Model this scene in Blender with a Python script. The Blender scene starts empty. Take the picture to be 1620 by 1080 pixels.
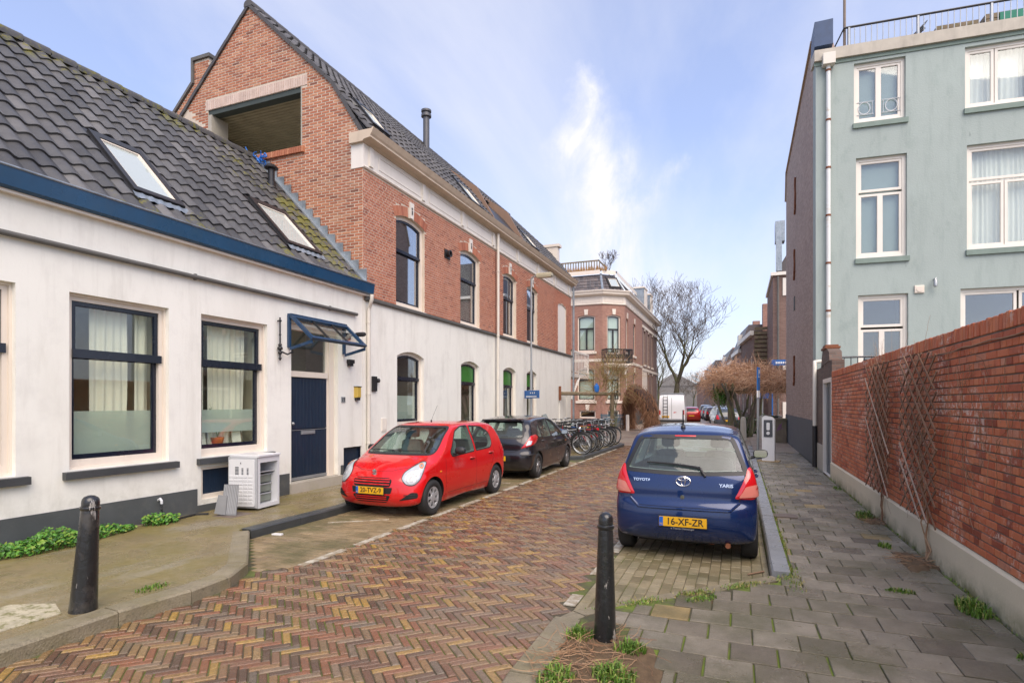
import bpy, bmesh, math, random
import numpy as np
from mathutils import Vector, Matrix
from mathutils.bvhtree import BVHTree
from mathutils.geometry import tessellate_polygon
R = math.radians
SC = bpy.context.scene
COL = SC.collection
rng = random.Random(7)

# ---------------------------------------------------------------- camera
YAW = math.atan(360 / 900)
cam_d = bpy.data.cameras.new('camera')
cam = bpy.data.objects.new('camera', cam_d)
COL.objects.link(cam)
cam.location = (0, 0, 1.8)
cam.rotation_euler = (R(90), 0, YAW)
cam_d.sensor_width = 36
cam_d.lens = 20.0
cam_d.shift_y = 98 / 1620
cam_d.clip_start = 0.05
cam_d.clip_end = 2000
SC.camera = cam

# ---------------------------------------------------------------- exposure
SC.view_settings.view_transform = 'Standard'
SC.view_settings.look = 'None'
SC.view_settings.gamma = 1
SC.view_settings.exposure = 1.3
SC.view_settings.use_curve_mapping = False

# ---------------------------------------------------------------- sky and sun
SUN_EL, SUN_AZ = R(52), R(140)          # azimuth clockwise from +Y: behind the camera, to its right
world = bpy.data.worlds.new('World')
SC.world = world
world.use_nodes = True
wn = world.node_tree.nodes
wl = world.node_tree.links
wn.clear()


def wnode(t, **kw):
 n = wn.new(t)
 for k, v in kw.items():
  setattr(n, k, v)
 return n


def wmath(op, a, b=None, clamp=False):
 n = wn.new('ShaderNodeMath')
 n.operation = op
 n.use_clamp = clamp
 for i, v in enumerate((a, b)):
  if v is None:
   continue
  if isinstance(v, (int, float)):
   n.inputs[i].default_value = v
  else:
   wl.new(v, n.inputs[i])
 return n.outputs[0]


def build_sky():
 sky = wnode('ShaderNodeTexSky', sky_type='NISHITA', sun_disc=False, sun_elevation=SUN_EL, sun_rotation=SUN_AZ,
    altitude=0, air_density=1.0, dust_density=2.0, ozone_density=1.6)
 hsv = wnode('ShaderNodeMixRGB', blend_type='MULTIPLY')
 hsv.inputs[0].default_value = 1
 hsv.inputs[2].default_value = (0.100, 0.102, 0.122, 1)
 wl.new(sky.outputs[0], hsv.inputs[1])
 tc = wnode('ShaderNodeTexCoord')
 sep = wnode('ShaderNodeSeparateXYZ')
 wl.new(tc.outputs['Generated'], sep.inputs[0])
 x, y, z = sep.outputs
 # a cloud sheet seen in perspective: direction divided by (height + small)
 zz = wmath('ADD', wmath('MAXIMUM', z, 0.0), 0.22)
 comb = wnode('ShaderNodeCombineXYZ')
 wl.new(wmath('DIVIDE', x, zz), comb.inputs[0])
 wl.new(wmath('DIVIDE', y, zz), comb.inputs[1])
 mp = wnode('ShaderNodeMapping')
 mp.inputs['Scale'].default_value = (1.0, 0.45, 1)
 mp.inputs['Rotation'].default_value = (0, 0, 0.35)
 wl.new(comb.outputs[0], mp.inputs[0])
 n1 = wnode('ShaderNodeTexNoise')
 n1.inputs['Scale'].default_value = 1.3
 n1.inputs['Detail'].default_value = 9
 n1.inputs['Roughness'].default_value = 0.56
 n1.inputs['Distortion'].default_value = 0.35
 wl.new(mp.outputs[0], n1.inputs['Vector'])
 r1 = wnode('ShaderNodeMapRange')
 r1.inputs[1].default_value = 0.42
 r1.inputs[2].default_value = 0.78
 wl.new(n1.outputs['Fac'], r1.inputs[0])
 # plume: an upright wisp of cirrus straight up the street, bent by noise
 yy = wmath('MAXIMUM', y, 0.05)
 gx = wmath('DIVIDE', x, yy)
 gz = wmath('DIVIDE', z, yy)
 n2 = wnode('ShaderNodeTexNoise')
 n2.inputs['Scale'].default_value = 5.0
 n2.inputs['Detail'].default_value = 8
 n2.inputs['Roughness'].default_value = 0.62
 wl.new(tc.outputs['Generated'], n2.inputs['Vector'])
 sepn = wnode('ShaderNodeSeparateColor')
 wl.new(n2.outputs['Color'], sepn.inputs[0])
 gx = wmath('ADD', gx, wmath('MULTIPLY', wmath('SUBTRACT', sepn.outputs[0], 0.5), 0.17))
 gz2 = wmath('ADD', gz, wmath('MULTIPLY', wmath('SUBTRACT', sepn.outputs[1], 0.5), 0.25))

 def seg(ax, az, bx, bz, w0, w1, amp):
  # soft capsule from a to b in (x/y, z/y), width w0 to w1
  dx, dz = bx - ax, bz - az
  l2 = dx * dx + dz * dz
  px = wmath('SUBTRACT', gx, ax)
  pz = wmath('SUBTRACT', gz2, az)
  t = wmath('DIVIDE', wmath('ADD', wmath('MULTIPLY', px, dx), wmath('MULTIPLY', pz, dz)), l2)
  t = wmath('MINIMUM', wmath('MAXIMUM', t, 0.0), 1.0)
  ex = wmath('SUBTRACT', px, wmath('MULTIPLY', t, dx))
  ez = wmath('SUBTRACT', pz, wmath('MULTIPLY', t, dz))
  d = wmath('SQRT', wmath('ADD', wmath('MULTIPLY', ex, ex), wmath('MULTIPLY', ez, ez)))
  w = wmath('ADD', w0, wmath('MULTIPLY', t, w1 - w0))
  f = wmath('SUBTRACT', 1.0, wmath('DIVIDE', d, w), clamp=True)
  return wmath('MULTIPLY', wmath('POWER', f, 1.15), amp * 1.25)
 plume = wmath('MAXIMUM', seg(-0.265, 0.60, -0.26, 0.46, 0.035, 0.07, 0.7), seg(-0.26, 0.46, -0.17, 0.12, 0.08, 0.13, 1.0))
 n3 = wnode('ShaderNodeTexNoise')
 n3.inputs['Scale'].default_value = 9.0
 n3.inputs['Detail'].default_value = 9
 n3.inputs['Roughness'].default_value = 0.68
 n3.inputs['Distortion'].default_value = 0.6
 mp3 = wnode('ShaderNodeMapping')
 mp3.inputs['Scale'].default_value = (1.6, 1.6, 0.6)
 wl.new(tc.outputs['Generated'], mp3.inputs[0])
 wl.new(mp3.outputs[0], n3.inputs['Vector'])
 feather = wnode('ShaderNodeMapRange')
 feather.inputs[1].default_value = 0.36
 feather.inputs[2].default_value = 0.66
 feather.inputs[3].default_value = 0.05
 feather.inputs[4].default_value = 0.95
 wl.new(n3.outputs['Fac'], feather.inputs[0])
 plume = wmath('MAXIMUM', plume, seg(-0.20, 0.28, -0.10, 0.375, 0.07, 0.035, 0.7))
 plume = wmath('MULTIPLY', plume, feather.outputs[0], True)
 cloud = wmath('ADD', wmath('MULTIPLY', r1.outputs[0], 0.8), wmath('MULTIPLY', plume, 0.95), clamp=True)
 # haze of thin cloud thickening to the horizon
 hz = wnode('ShaderNodeMapRange')
 hz.inputs[1].default_value = 0.0
 hz.inputs[2].default_value = 0.42
 hz.inputs[3].default_value = 0.60
 hz.inputs[4].default_value = 0.24
 wl.new(z, hz.inputs[0])
 fac = wmath('SUBTRACT', 1.0, wmath('MULTIPLY', wmath('SUBTRACT', 1.0, cloud), wmath('SUBTRACT', 1.0, hz.outputs[0])), clamp=True)
 mix = wnode('ShaderNodeMixRGB')
 mix.inputs[2].default_value = (0.41, 0.41, 0.445, 1)
 wl.new(fac, mix.inputs[0])
 wl.new(hsv.outputs[0], mix.inputs[1])
 bg = wnode('ShaderNodeBackground')
 bg.inputs[1].default_value = 1.0
 wl.new(mix.outputs[0], bg.inputs[0])
 out = wnode('ShaderNodeOutputWorld')
 wl.new(bg.outputs[0], out.inputs[0])


build_sky()
sun_d = bpy.data.lights.new('sun', 'SUN')
sun_d.energy = 1.5
sun_d.angle = R(60)
sun_d.color = (1.0, 0.85, 0.66)
sun = bpy.data.objects.new('sun', sun_d)
COL.objects.link(sun)
sdir = Vector((math.sin(SUN_AZ) * math.cos(SUN_EL), math.cos(SUN_AZ) * math.cos(SUN_EL), math.sin(SUN_EL)))
sun.rotation_euler = sdir.to_track_quat('Z', 'Y').to_euler()
sun.location = (0, 0, 30)

# ---------------------------------------------------------------- materials
MATS = {}


class NT:
 """small helper to write node trees"""
 def __init__(s, m):
  s.n = m.node_tree.nodes
  s.l = m.node_tree.links

 def new(s, t, **kw):
  n = s.n.new(t)
  for k, v in kw.items():
   setattr(n, k, v)
  return n

 def math(s, op, a, b=None, clamp=False):
  n = s.n.new('ShaderNodeMath')
  n.operation = op
  n.use_clamp = clamp
  for i, v in enumerate((a, b)):
   if v is None:
    continue
   if isinstance(v, (int, float)):
    n.inputs[i].default_value = v
   else:
    s.l.new(v, n.inputs[i])
  return n.outputs[0]

 def mix(s, fac, a, b, blend='MIX'):
  n = s.n.new('ShaderNodeMixRGB')
  n.blend_type = blend
  for i, v in enumerate((fac, a, b)):
   if isinstance(v, (int, float)):
    n.inputs[i].default_value = v
   elif isinstance(v, tuple):
    n.inputs[i].default_value = (*v[:3], 1)
   else:
    s.l.new(v, n.inputs[i])
  return n.outputs[0]

 def noise(s, vec, scale, detail=4, rough=0.55, col=False, stretch=None):
  if stretch:
   m = s.n.new('ShaderNodeMapping')
   m.inputs['Scale'].default_value = stretch
   s.l.new(vec, m.inputs[0])
   vec = m.outputs[0]
  n = s.n.new('ShaderNodeTexNoise')
  n.inputs['Scale'].default_value = scale
  n.inputs['Detail'].default_value = detail
  n.inputs['Roughness'].default_value = rough
  s.l.new(vec, n.inputs['Vector'])
  return n.outputs['Color' if col else 'Fac']

 def ramp(s, fac, lo, hi, a=0.0, b=1.0):
  n = s.n.new('ShaderNodeMapRange')
  n.inputs[1].default_value = lo
  n.inputs[2].default_value = hi
  n.inputs[3].default_value = a
  n.inputs[4].default_value = b
  s.l.new(fac, n.inputs[0])
  return n.outputs[0]

 def colramp(s, fac, cols, const=False):
  n = s.n.new('ShaderNodeValToRGB')
  cr = n.color_ramp
  if const:
   cr.interpolation = 'CONSTANT'
  while len(cr.elements) < len(cols):
   cr.elements.new(0.5)
  for i, c in enumerate(cols):
   cr.elements[i].position = i / max(1, len(cols) - (0 if const else 1))
   cr.elements[i].color = (*c, 1)
  s.l.new(fac, n.inputs[0])
  return n.outputs[0]


def mat(name, col=(0.5, 0.5, 0.5), rough=0.6, metal=0.0, var=0.12, vscale=3.0, bump=0.0, bscale=60.0, tints=None,
  spec=0.5, coat=0.0, stain=None, stretch=None, rvar=0.0, emit=None, extra=None, subs=0.0, fine=0.0):
 """procedural material. var: broad value mottling. tints: colour ramp driven by the per-face 'tint' attribute.
 stain: list of (colour, scale, lo, hi, amount, stretch) noise patches in world position."""
 m = bpy.data.materials.new(name)
 m.use_nodes = True
 t = NT(m)
 b = t.n['Principled BSDF']
 geo = t.new('ShaderNodeNewGeometry')
 pos = geo.outputs['Position']
 if tints:
  a = t.new('ShaderNodeAttribute')
  a.attribute_name = 'tint'
  c = t.colramp(a.outputs['Fac'], tints)
 else:
  r = t.new('ShaderNodeRGB')
  r.outputs[0].default_value = (*col, 1)
  c = r.outputs[0]
 if var:
  n = t.noise(pos, vscale, 5, 0.6, stretch=stretch)
  c = t.mix(1.0, c, t.colramp(n, [(1 - var * 1.6,) * 3, (1 - var * .6,) * 3, (1 + var * .4,) * 3, (1 + var,) * 3]), 'MULTIPLY')
 if fine:
  n = t.noise(pos, 90, 3, 0.7)
  c = t.mix(1.0, c, t.colramp(n, [(1 - fine * 1.5,) * 3, (1,) * 3, (1 + fine * 1.5,) * 3]), 'MULTIPLY')
 for st in (stain or []):
  scol, sc, lo, hi, amt, strch = st
  n = t.noise(pos, sc, 6, 0.65, stretch=strch)
  c = t.mix(t.math('MULTIPLY', t.ramp(n, lo, hi), amt, True), c, scol)
 if extra:
  c = extra(t, pos, c)
 t.l.new(c, b.inputs['Base Color'])
 b.inputs['Roughness'].default_value = rough
 if rvar:
  n = t.noise(pos, 2.2, 5, 0.6)
  t.l.new(t.ramp(n, 0.35, 0.65, max(0.05, rough - rvar), min(1, rough + rvar)), b.inputs['Roughness'])
 b.inputs['Metallic'].default_value = metal
 b.inputs['Specular IOR Level'].default_value = spec
 b.inputs['Coat Weight'].default_value = coat
 b.inputs['Coat Roughness'].default_value = 0.04
 if subs:
  b.inputs['Subsurface Weight'].default_value = subs
 if emit:
  b.inputs['Emission Color'].default_value = (*emit[0], 1)
  b.inputs['Emission Strength'].default_value = emit[1]
 if bump:
  n = t.noise(pos, bscale, 5, 0.65)
  bp = t.new('ShaderNodeBump')
  bp.inputs['Strength'].default_value = bump
  bp.inputs['Distance'].default_value = 0.01
  t.l.new(n, bp.inputs['Height'])
  t.l.new(bp.outputs[0], b.inputs['Normal'])
 MATS[name] = m
 return m


def glass(name, tint=(0.8, 0.85, 0.82), alpha=0.8, rough=0.02, f0=0.08, dirt=0.0):
 """thin pane: fresnel mix of a mirror and a tinted see-through"""
 m = bpy.data.materials.new(name)
 m.use_nodes = True
 t = NT(m)
 t.n.remove(t.n['Principled BSDF'])
 tr = t.new('ShaderNodeBsdfTransparent')
 tr.inputs[0].default_value = (*[v * alpha for v in tint], 1)
 gl = t.new('ShaderNodeBsdfGlossy')
 gl.inputs[0].default_value = (0.95, 0.97, 1, 1)
 gl.inputs['Roughness'].default_value = rough
 lw = t.new('ShaderNodeLayerWeight')
 lw.inputs[0].default_value = 0.35
 f = t.math('ADD', t.math('MULTIPLY', t.math('POWER', lw.outputs['Facing'], 2.5), 0.8), f0, True)
 mx = t.new('ShaderNodeMixShader')
 t.l.new(f, mx.inputs[0])
 t.l.new(tr.outputs[0], mx.inputs[1])
 t.l.new(gl.outputs[0], mx.inputs[2])
 last = mx.outputs[0]
 if dirt:  # pale diffuse share; in sky_glass a painted sky reflection
  df = t.new('ShaderNodeBsdfDiffuse')
  df.inputs[0].default_value = (0.62, 0.68, 0.64, 1)
  m2 = t.new('ShaderNodeMixShader')
  m2.inputs[0].default_value = dirt
  t.l.new(last, m2.inputs[1])
  t.l.new(df.outputs[0], m2.inputs[2])
  last = m2.outputs[0]
 t.l.new(last, t.n['Material Output'].inputs[0])
 MATS[name] = m
 return m


# ---------------------------------------------------------------- mesh builder
class MB:
 def __init__(s):
  s.v = []
  s.f = []
  s.m = []
  s.t = []

 def add(s, vs, fs, mi=0, tint=0.5):
  o = len(s.v)
  s.v.extend([tuple(v) for v in vs])
  for f in fs:
   s.f.append(tuple(i + o for i in f))
   s.m.append(mi)
   s.t.append(tint)
  return s

 def box(s, x0, x1, y0, y1, z0, z1, mi=0, tint=0.5):
  v = [(x, y, z) for z in (z0, z1) for y in (y0, y1) for x in (x0, x1)]
  return s.add(v, [(0, 2, 3, 1), (4, 5, 7, 6), (0, 1, 5, 4), (2, 6, 7, 3), (0, 4, 6, 2), (1, 3, 7, 5)], mi, tint)

 def fbox(s, fr, u0, u1, v0, v1, n0, n1, mi=0, tint=0.5, back=True):
  """box in a frame (origin, U, V, N)"""
  v = [fr.p(u, vv, n) for n in (n0, n1) for vv in (v0, v1) for u in (u0, u1)]
  fs = [(4, 5, 7, 6), (0, 1, 5, 4), (2, 6, 7, 3), (0, 4, 6, 2), (1, 3, 7, 5)]
  if back:
   fs.append((0, 2, 3, 1))
  return s.add(v, fs, mi, tint)

 def fbevel(s, fr, u0, u1, v0, v1, n0, n1, b, mi=0, tint=0.5, j=0.0, rn=rng):
  """block standing n0..n1 whose face edges are bevelled by b; j jitters the face; no back"""
  q = lambda: rn.uniform(-j, j)
  v = [fr.p(u, vv, n0) for vv in (v0, v1) for u in (u0, u1)]
  v += [fr.p(u, vv, n1 - b + q() * .5) for vv in (v0, v1) for u in (u0, u1)]
  v += [fr.p(u, vv, n1 + q()) for vv in (v0 + b, v1 - b) for u in (u0 + b, u1 - b)]
  fs = [(8, 9, 11, 10)]
  for a, c in ((0, 4), (4, 8)):
   fs += [(a, a + 1, c + 1, c), (a + 1, a + 3, c + 3, c + 1), (a + 3, a + 2, c + 2, c + 3), (a + 2, a, c, c + 2)]
  return s.add(v, fs, mi, tint)

 def tube(s, pts, r, seg=8, mi=0, cap=True, tint=0.5):
  pts = [Vector(p) for p in pts]
  n = len(pts)
  rs = r if isinstance(r, (list, tuple)) else [r] * n
  vs = []
  up = None
  for i, p in enumerate(pts):
   d = (pts[min(i + 1, n - 1)] - pts[max(i - 1, 0)])
   d = d.normalized() if d.length > 1e-9 else Vector((0, 0, 1))
   if up is None:
    up = Vector((0, 0, 1)) if abs(d.z) < 0.9 else Vector((1, 0, 0))
   a = (up - d * up.dot(d))
   if a.length < 1e-5:
    a = Vector((1, 0, 0)) - d * d.x
   a.normalize()
   up = a
   b = d.cross(a)
   for k in range(seg):
    an = 2 * math.pi * k / seg
    vs.append(p + (a * math.cos(an) + b * math.sin(an)) * rs[i])
  fs = []
  for i in range(n - 1):
   for k in range(seg):
    k2 = (k + 1) % seg
    fs.append((i * seg + k, i * seg + k2, (i + 1) * seg + k2, (i + 1) * seg + k))
  if cap:
   fs.append(tuple(range(seg - 1, -1, -1)))
   fs.append(tuple((n - 1) * seg + k for k in range(seg)))
  return s.add(vs, fs, mi, tint)

 def lathe(s, prof, seg=24, mi=0, axis='z', o=(0, 0, 0), close=False, cap=True):
  """prof: (r, h) pairs about the axis"""
  vs = []
  for r, h in prof:
   for k in range(seg):
    a = 2 * math.pi * k / seg
    c, sn = math.cos(a) * r, math.sin(a) * r
    p = (c, sn, h) if axis == 'z' else ((c, h, sn) if axis == 'y' else (h, c, sn))
    vs.append((p[0] + o[0], p[1] + o[1], p[2] + o[2]))
  fs = []
  n = len(prof)
  for i in range(n - 1 + (1 if close else 0)):
   i2 = (i + 1) % n
   for k in range(seg):
    k2 = (k + 1) % seg
    fs.append((i * seg + k, i * seg + k2, i2 * seg + k2, i2 * seg + k))
  if not close and cap:
   fs.append(tuple(range(seg - 1, -1, -1)))
   fs.append(tuple((n - 1) * seg + k for k in range(seg)))
  return s.add(vs, fs, mi)

 def prism(s, poly, fr, n0, n1, mi=0, tint=0.5):
  """closed 2D polygon (u,v) in a frame, extruded n0..n1"""
  k = len(poly)
  v = [fr.p(a, b, n0) for a, b in poly] + [fr.p(a, b, n1) for a, b in poly]
  fs = [(i, (i + 1) % k, k + (i + 1) % k, k + i) for i in range(k)]
  if k <= 4:
   fs += [tuple(range(k - 1, -1, -1)), tuple(range(k, 2 * k))]
  else:
   for tr in tessellate_polygon([[Vector((a, b, 0)) for a, b in poly]]):
    fs += [tuple(tr), tuple(i + k for i in tr)]
  return s.add(v, fs, mi, tint)

 def sweep(s, prof, p0, p1, out, mi=0, up=(0, 0, 1), closed=True):
  """straight moulding: profile (out, up) pairs run from p0 to p1"""
  p0, p1, out, up = Vector(p0), Vector(p1), Vector(out), Vector(up)
  k = len(prof)
  v = [p + out * a + up * b for p in (p0, p1) for a, b in prof]
  fs = [(i, (i + 1) % k, k + (i + 1) % k, k + i) for i in range(k if closed else k - 1)]
  if closed:
   for tr in tessellate_polygon([[Vector((a, b, 0)) for a, b in prof]]):
    fs += [tuple(tr), tuple(i + k for i in tr)]
  return s.add(v, fs, mi)

 def mesh(s, name, mats, smooth=False, recalc=True):
  me = bpy.data.meshes.new(name)
  me.from_pydata(s.v, [], s.f)
  for m in (mats if isinstance(mats, (list, tuple)) else [mats]):
   me.materials.append(m)
  if len(s.f):
   me.polygons.foreach_set('material_index', s.m)
  a = me.attributes.new('tint', 'FLOAT', 'FACE')
  a.data.foreach_set('value', s.t)
  if recalc:
   bm = bmesh.new()
   bm.from_mesh(me)
   bmesh.ops.recalc_face_normals(bm, faces=bm.faces)
   bm.to_mesh(me)
   bm.free()
  if smooth:
   me.polygons.foreach_set('use_smooth', [True] * len(me.polygons))
   if smooth is not True:
    me.set_sharp_from_angle(angle=R(smooth))
  return me

 def build(s, name, mats, parent=None, smooth=False, recalc=True, **props):
  return link(name, s.mesh(name, mats, smooth, recalc), parent, **props)


def link(name, data, parent=None, loc=None, **props):
 o = bpy.data.objects.new(name, data)
 COL.objects.link(o)
 if parent is not None:
  o.parent = parent
  if loc is None:          # geometry written in world coordinates
   o.matrix_parent_inverse = wmat(parent).inverted()
 if loc is not None:
  o.location = loc
 for k, v in props.items():
  o[k] = v
 return o


def wmat(o):
 m = Matrix.LocRotScale(o.location, o.rotation_euler, o.scale)
 if o.parent:
  return wmat(o.parent) @ o.matrix_parent_inverse @ m
 return m


def thing(name, label, cat, loc=(0, 0, 0), rz=0.0, group=None):
 o = bpy.data.objects.new(name, None)
 COL.objects.link(o)
 o.empty_display_size = 0.2
 o.location = loc
 o.rotation_euler = (0, 0, rz)
 o['label'] = label
 o['category'] = cat
 if group:
  o['group'] = group
 return o


def tag(o, label=None, cat=None, group=None, kind=None):
 for k, v in (('label', label), ('category', cat), ('group', group), ('kind', kind)):
  if v:
   o[k] = v
 return o


def dup(o, parent=None):
 c = o.copy()
 COL.objects.link(c)
 if parent is not None:
  c.parent = parent
 for ch in KIDS(o):
  dup(ch, c)
 return c


def KIDS(o):
 return [c for c in bpy.data.objects if c.parent == o]


class Frame:
 """plane frame: origin, U along, V up, N outwards"""
 def __init__(s, o, u, v, n):
  s.o, s.u, s.v, s.n = Vector(o), Vector(u).normalized(), Vector(v).normalized(), Vector(n).normalized()

 def p(s, a, b, c=0.0):
  return s.o + s.u * a + s.v * b + s.n * c


def arc_rect(u0, u1, v0, v1, rise=0.0, k=8):
 """rectangle whose head is a segmental arch of the given rise (v1 is the springing)"""
 if rise <= 0:
  return [(u0, v0), (u1, v0), (u1, v1), (u0, v1)]
 w = (u1 - u0) / 2
 rad = (w * w + rise * rise) / (2 * rise)
 cu, cv = (u0 + u1) / 2, v1 + rise - rad
 a0 = math.asin(w / rad)
 pts = [(u0, v0), (u1, v0)]
 for i in range(k + 1):
  a = a0 - 2 * a0 * i / k
  pts.append((cu + rad * math.sin(a), cv + rad * math.cos(a)))
 return pts


def wall_mesh(mb, fr, outer, holes, thick, mi=0, back=True):
 """wall slab with openings: face at n=0, body behind it, reveals round every opening"""
 loops = [outer] + holes
 flat = [p for lp in loops for p in lp]
 tris = tessellate_polygon([[Vector((a, b, 0)) for a, b in lp] for lp in loops])
 n = len(flat)
 v = [fr.p(a, b, 0) for a, b in flat] + [fr.p(a, b, -thick) for a, b in flat]
 fs = []
 for tr in tris:
  a, b, c = [Vector((*flat[i], 0)) for i in tr]
  if abs((b - a).cross(c - a).z) < 1e-9:
   continue
  fs.append(tuple(tr))
  if back:
   fs.append(tuple(i + n for i in reversed(tr)))
 o = 0
 for lp in loops:
  k = len(lp)
  for i in range(k):
   a, b = o + i, o + (i + 1) % k
   fs.append((a, b, b + n, a + n))
  o += k
 mb.add(v, fs, mi)
 return mb


def inside(poly, a, b):
 c = False
 n = len(poly)
 for i in range(n):
  x0, y0 = poly[i]
  x1, y1 = poly[(i + 1) % n]
  if (y0 > b) != (y1 > b) and a < (x1 - x0) * (b - y0) / (y1 - y0) + x0:
   c = not c
 return c


def spans(poly, v):
 """u-intervals of a polygon at height v"""
 xs = []
 n = len(poly)
 for i in range(n):
  x0, y0 = poly[i]
  x1, y1 = poly[(i + 1) % n]
  if (y0 > v) != (y1 > v):
   xs.append((x1 - x0) * (v - y0) / (y1 - y0) + x0)
 xs.sort()
 return [(xs[i], xs[i + 1]) for i in range(0, len(xs) - 1, 2)]


def subtract(ivs, cut):
 out = []
 for a, b in ivs:
  if cut[1] <= a or cut[0] >= b:
   out.append((a, b))
   continue
  if cut[0] > a:
   out.append((a, cut[0]))
  if cut[1] < b:
   out.append((cut[1], b))
 return out


def brick_list(outer, holes, v0, v1, L=0.21, Hh=0.054, pitch=0.0625, joint=0.01, bond='cross', pad=0.0):
 """rectangles (u0,u1,v0,v1) of every brick of a wall region, cut at the openings"""
 out = []
 k = 0
 v = v0
 while v + Hh <= v1 + 1e-6:
  ivs = []
  lo, hi = spans(outer, v + 0.004), spans(outer, v + Hh - 0.004)
  for a in lo:
   for b in hi:
    x, y = max(a[0], b[0]), min(a[1], b[1])
    if y - x > 0.03:
     ivs.append((x, y))
  for h in holes:
   for vv in (v + 0.002, v + Hh * .5, v + Hh - 0.002):
    for sp in spans(h, vv):
     ivs = subtract(ivs, (sp[0] - pad, sp[1] + pad))
  if bond == 'cross':
   if k % 2:
    bl, off = (L - joint) / 2, -(L + joint) / 4 + joint / 2
   else:
    bl, off = L, 0.0 if (k // 2) % 2 == 0 else (L + joint) / 2
   seq = [bl]
  else:
   off = 0.0 if k % 2 else (L + joint) / 2
   seq = [L]
  for a, b in ivs:
   bl = seq[0]
   st = bl + joint
   u = a - ((a - off) % st)
   while u < b:
    s0, s1 = max(u, a), min(u + bl, b)
    if s1 - s0 > 0.025:
     out.append((s0, s1, v, v + Hh))
    u += st
  v += pitch
  k += 1
 return out


def lay_bricks(wall, fr, rects, material, name='brick', near=None, limit=300, proud=0.008, bev=0.003, tintf=None, stuff='brickwork', jit=0.0015):
 """the nearest `limit` bricks become objects, the rest one joined part"""
 rn = random.Random(len(rects))
 items = []
 for r in rects:
  t = tintf(r, rn) if tintf else rn.random()
  c = fr.p((r[0] + r[1]) / 2, (r[2] + r[3]) / 2)
  items.append((((c - near).length if near is not None else 0), r, t, c))
 items.sort(key=lambda q: q[0])
 cache = {}
 mrot = Matrix((fr.u, fr.v, fr.n)).transposed().to_4x4()
 inv = wmat(wall).inverted()
 for d, r, t, c in items[:limit]:
  w, h = round((r[1] - r[0]) / 0.008) * 0.008, round(r[3] - r[2], 3)
  q = int(t * 12)
  key = (w, h, q)
  if key not in cache:
   mb = MB()
   f0 = Frame((0, 0, 0), (1, 0, 0), (0, 1, 0), (0, 0, 1))
   mb.fbevel(f0, -w / 2, w / 2, -h / 2, h / 2, -0.002, proud, bev, 0, (q + .5) / 12, jit, rn)
   cache[key] = mb.mesh(name, material, False, True)
  o = bpy.data.objects.new(name, cache[key])
  COL.objects.link(o)
  o.parent = wall
  o.matrix_parent_inverse = inv
  o.matrix_basis = Matrix.Translation(c + fr.n * rn.uniform(-0.001, 0.0015)) @ mrot
 rest = items[limit:]
 if rest:
  mb = MB()
  for d, r, t, c in rest:
   j = rn.uniform(-0.001, 0.002)
   if d < 14:
    mb.fbevel(fr, r[0], r[1], r[2], r[3], 0.0, proud + j, bev, 0, t, jit, rn)
   else:
    mb.fbox(fr, r[0], r[1], r[2], r[3], 0.0, proud + j, 0, t, back=False)
  mb.build(stuff, material, wall, kind='stuff')


def text_mesh(s, size, mat_, name, parent, loc, rot, extrude=0.001, align='CENTER', sx=1.0, bold=0.0, **props):
 cu = bpy.data.curves.new(name, 'FONT')
 cu.body = s
 cu.size = size
 cu.extrude = extrude
 cu.offset = bold
 cu.align_x = align
 cu.align_y = 'CENTER'
 cu.resolution_u = 3
 tmp = bpy.data.objects.new('tmp', cu)
 COL.objects.link(tmp)
 dg = bpy.context.evaluated_depsgraph_get()
 me = bpy.data.meshes.new_from_object(tmp.evaluated_get(dg))
 bpy.data.objects.remove(tmp)
 bpy.data.curves.remove(cu)
 me.materials.clear()
 me.materials.append(mat_)
 o = bpy.data.objects.new(name, me)
 COL.objects.link(o)
 o.parent = parent
 o.location = loc
 o.rotation_euler = rot
 o.scale = (sx, 1, 1)
 for k, v in props.items():
  o[k] = v
 return o
# ---------------------------------------------------------------- material library
MOSS = (0.10, 0.115, 0.02)


def moss_extra(cells):
 """moss patches; cells = list of (y0, y1, z0, z1, lo): soft box masks in world position, lo = noise threshold there"""
 def f(t, pos, c):
  sp = t.new('ShaderNodeSeparateXYZ')
  t.l.new(pos, sp.inputs[0])
  n = t.noise(pos, 2.6, 6, 0.7)
  n2 = t.noise(pos, 14, 4, 0.7)
  nn = t.math('ADD', t.math('MULTIPLY', n, 0.6), t.math('MULTIPLY', n2, 0.4))
  tot = None
  for y0, y1, z0, z1, lo in cells:
   my = t.math('MULTIPLY', t.ramp(sp.outputs[1], y0 - .3, y0), t.ramp(sp.outputs[1], y1 + .3, y1))
   mz = t.math('MULTIPLY', t.ramp(sp.outputs[2], z0 - .2, z0), t.ramp(sp.outputs[2], z1 + .2, z1))
   k = t.math('MULTIPLY', t.math('MULTIPLY', my, mz), t.ramp(nn, lo, lo + 0.07), True)
   tot = k if tot is None else t.math('MAXIMUM', tot, k)
  col = t.colramp(n2, [(0.04, 0.055, 0.01), (0.085, 0.10, 0.015), (0.16, 0.14, 0.015), (0.11, 0.10, 0.03)])
  return t.mix(t.math('MULTIPLY', tot, 0.85), c, col)
 return f


def joint_moss(t, pos, c):
 n = t.noise(pos, 1.7, 6, 0.7)
 return t.mix(t.ramp(n, 0.46, 0.58), c, (0.10, 0.125, 0.022))


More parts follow.
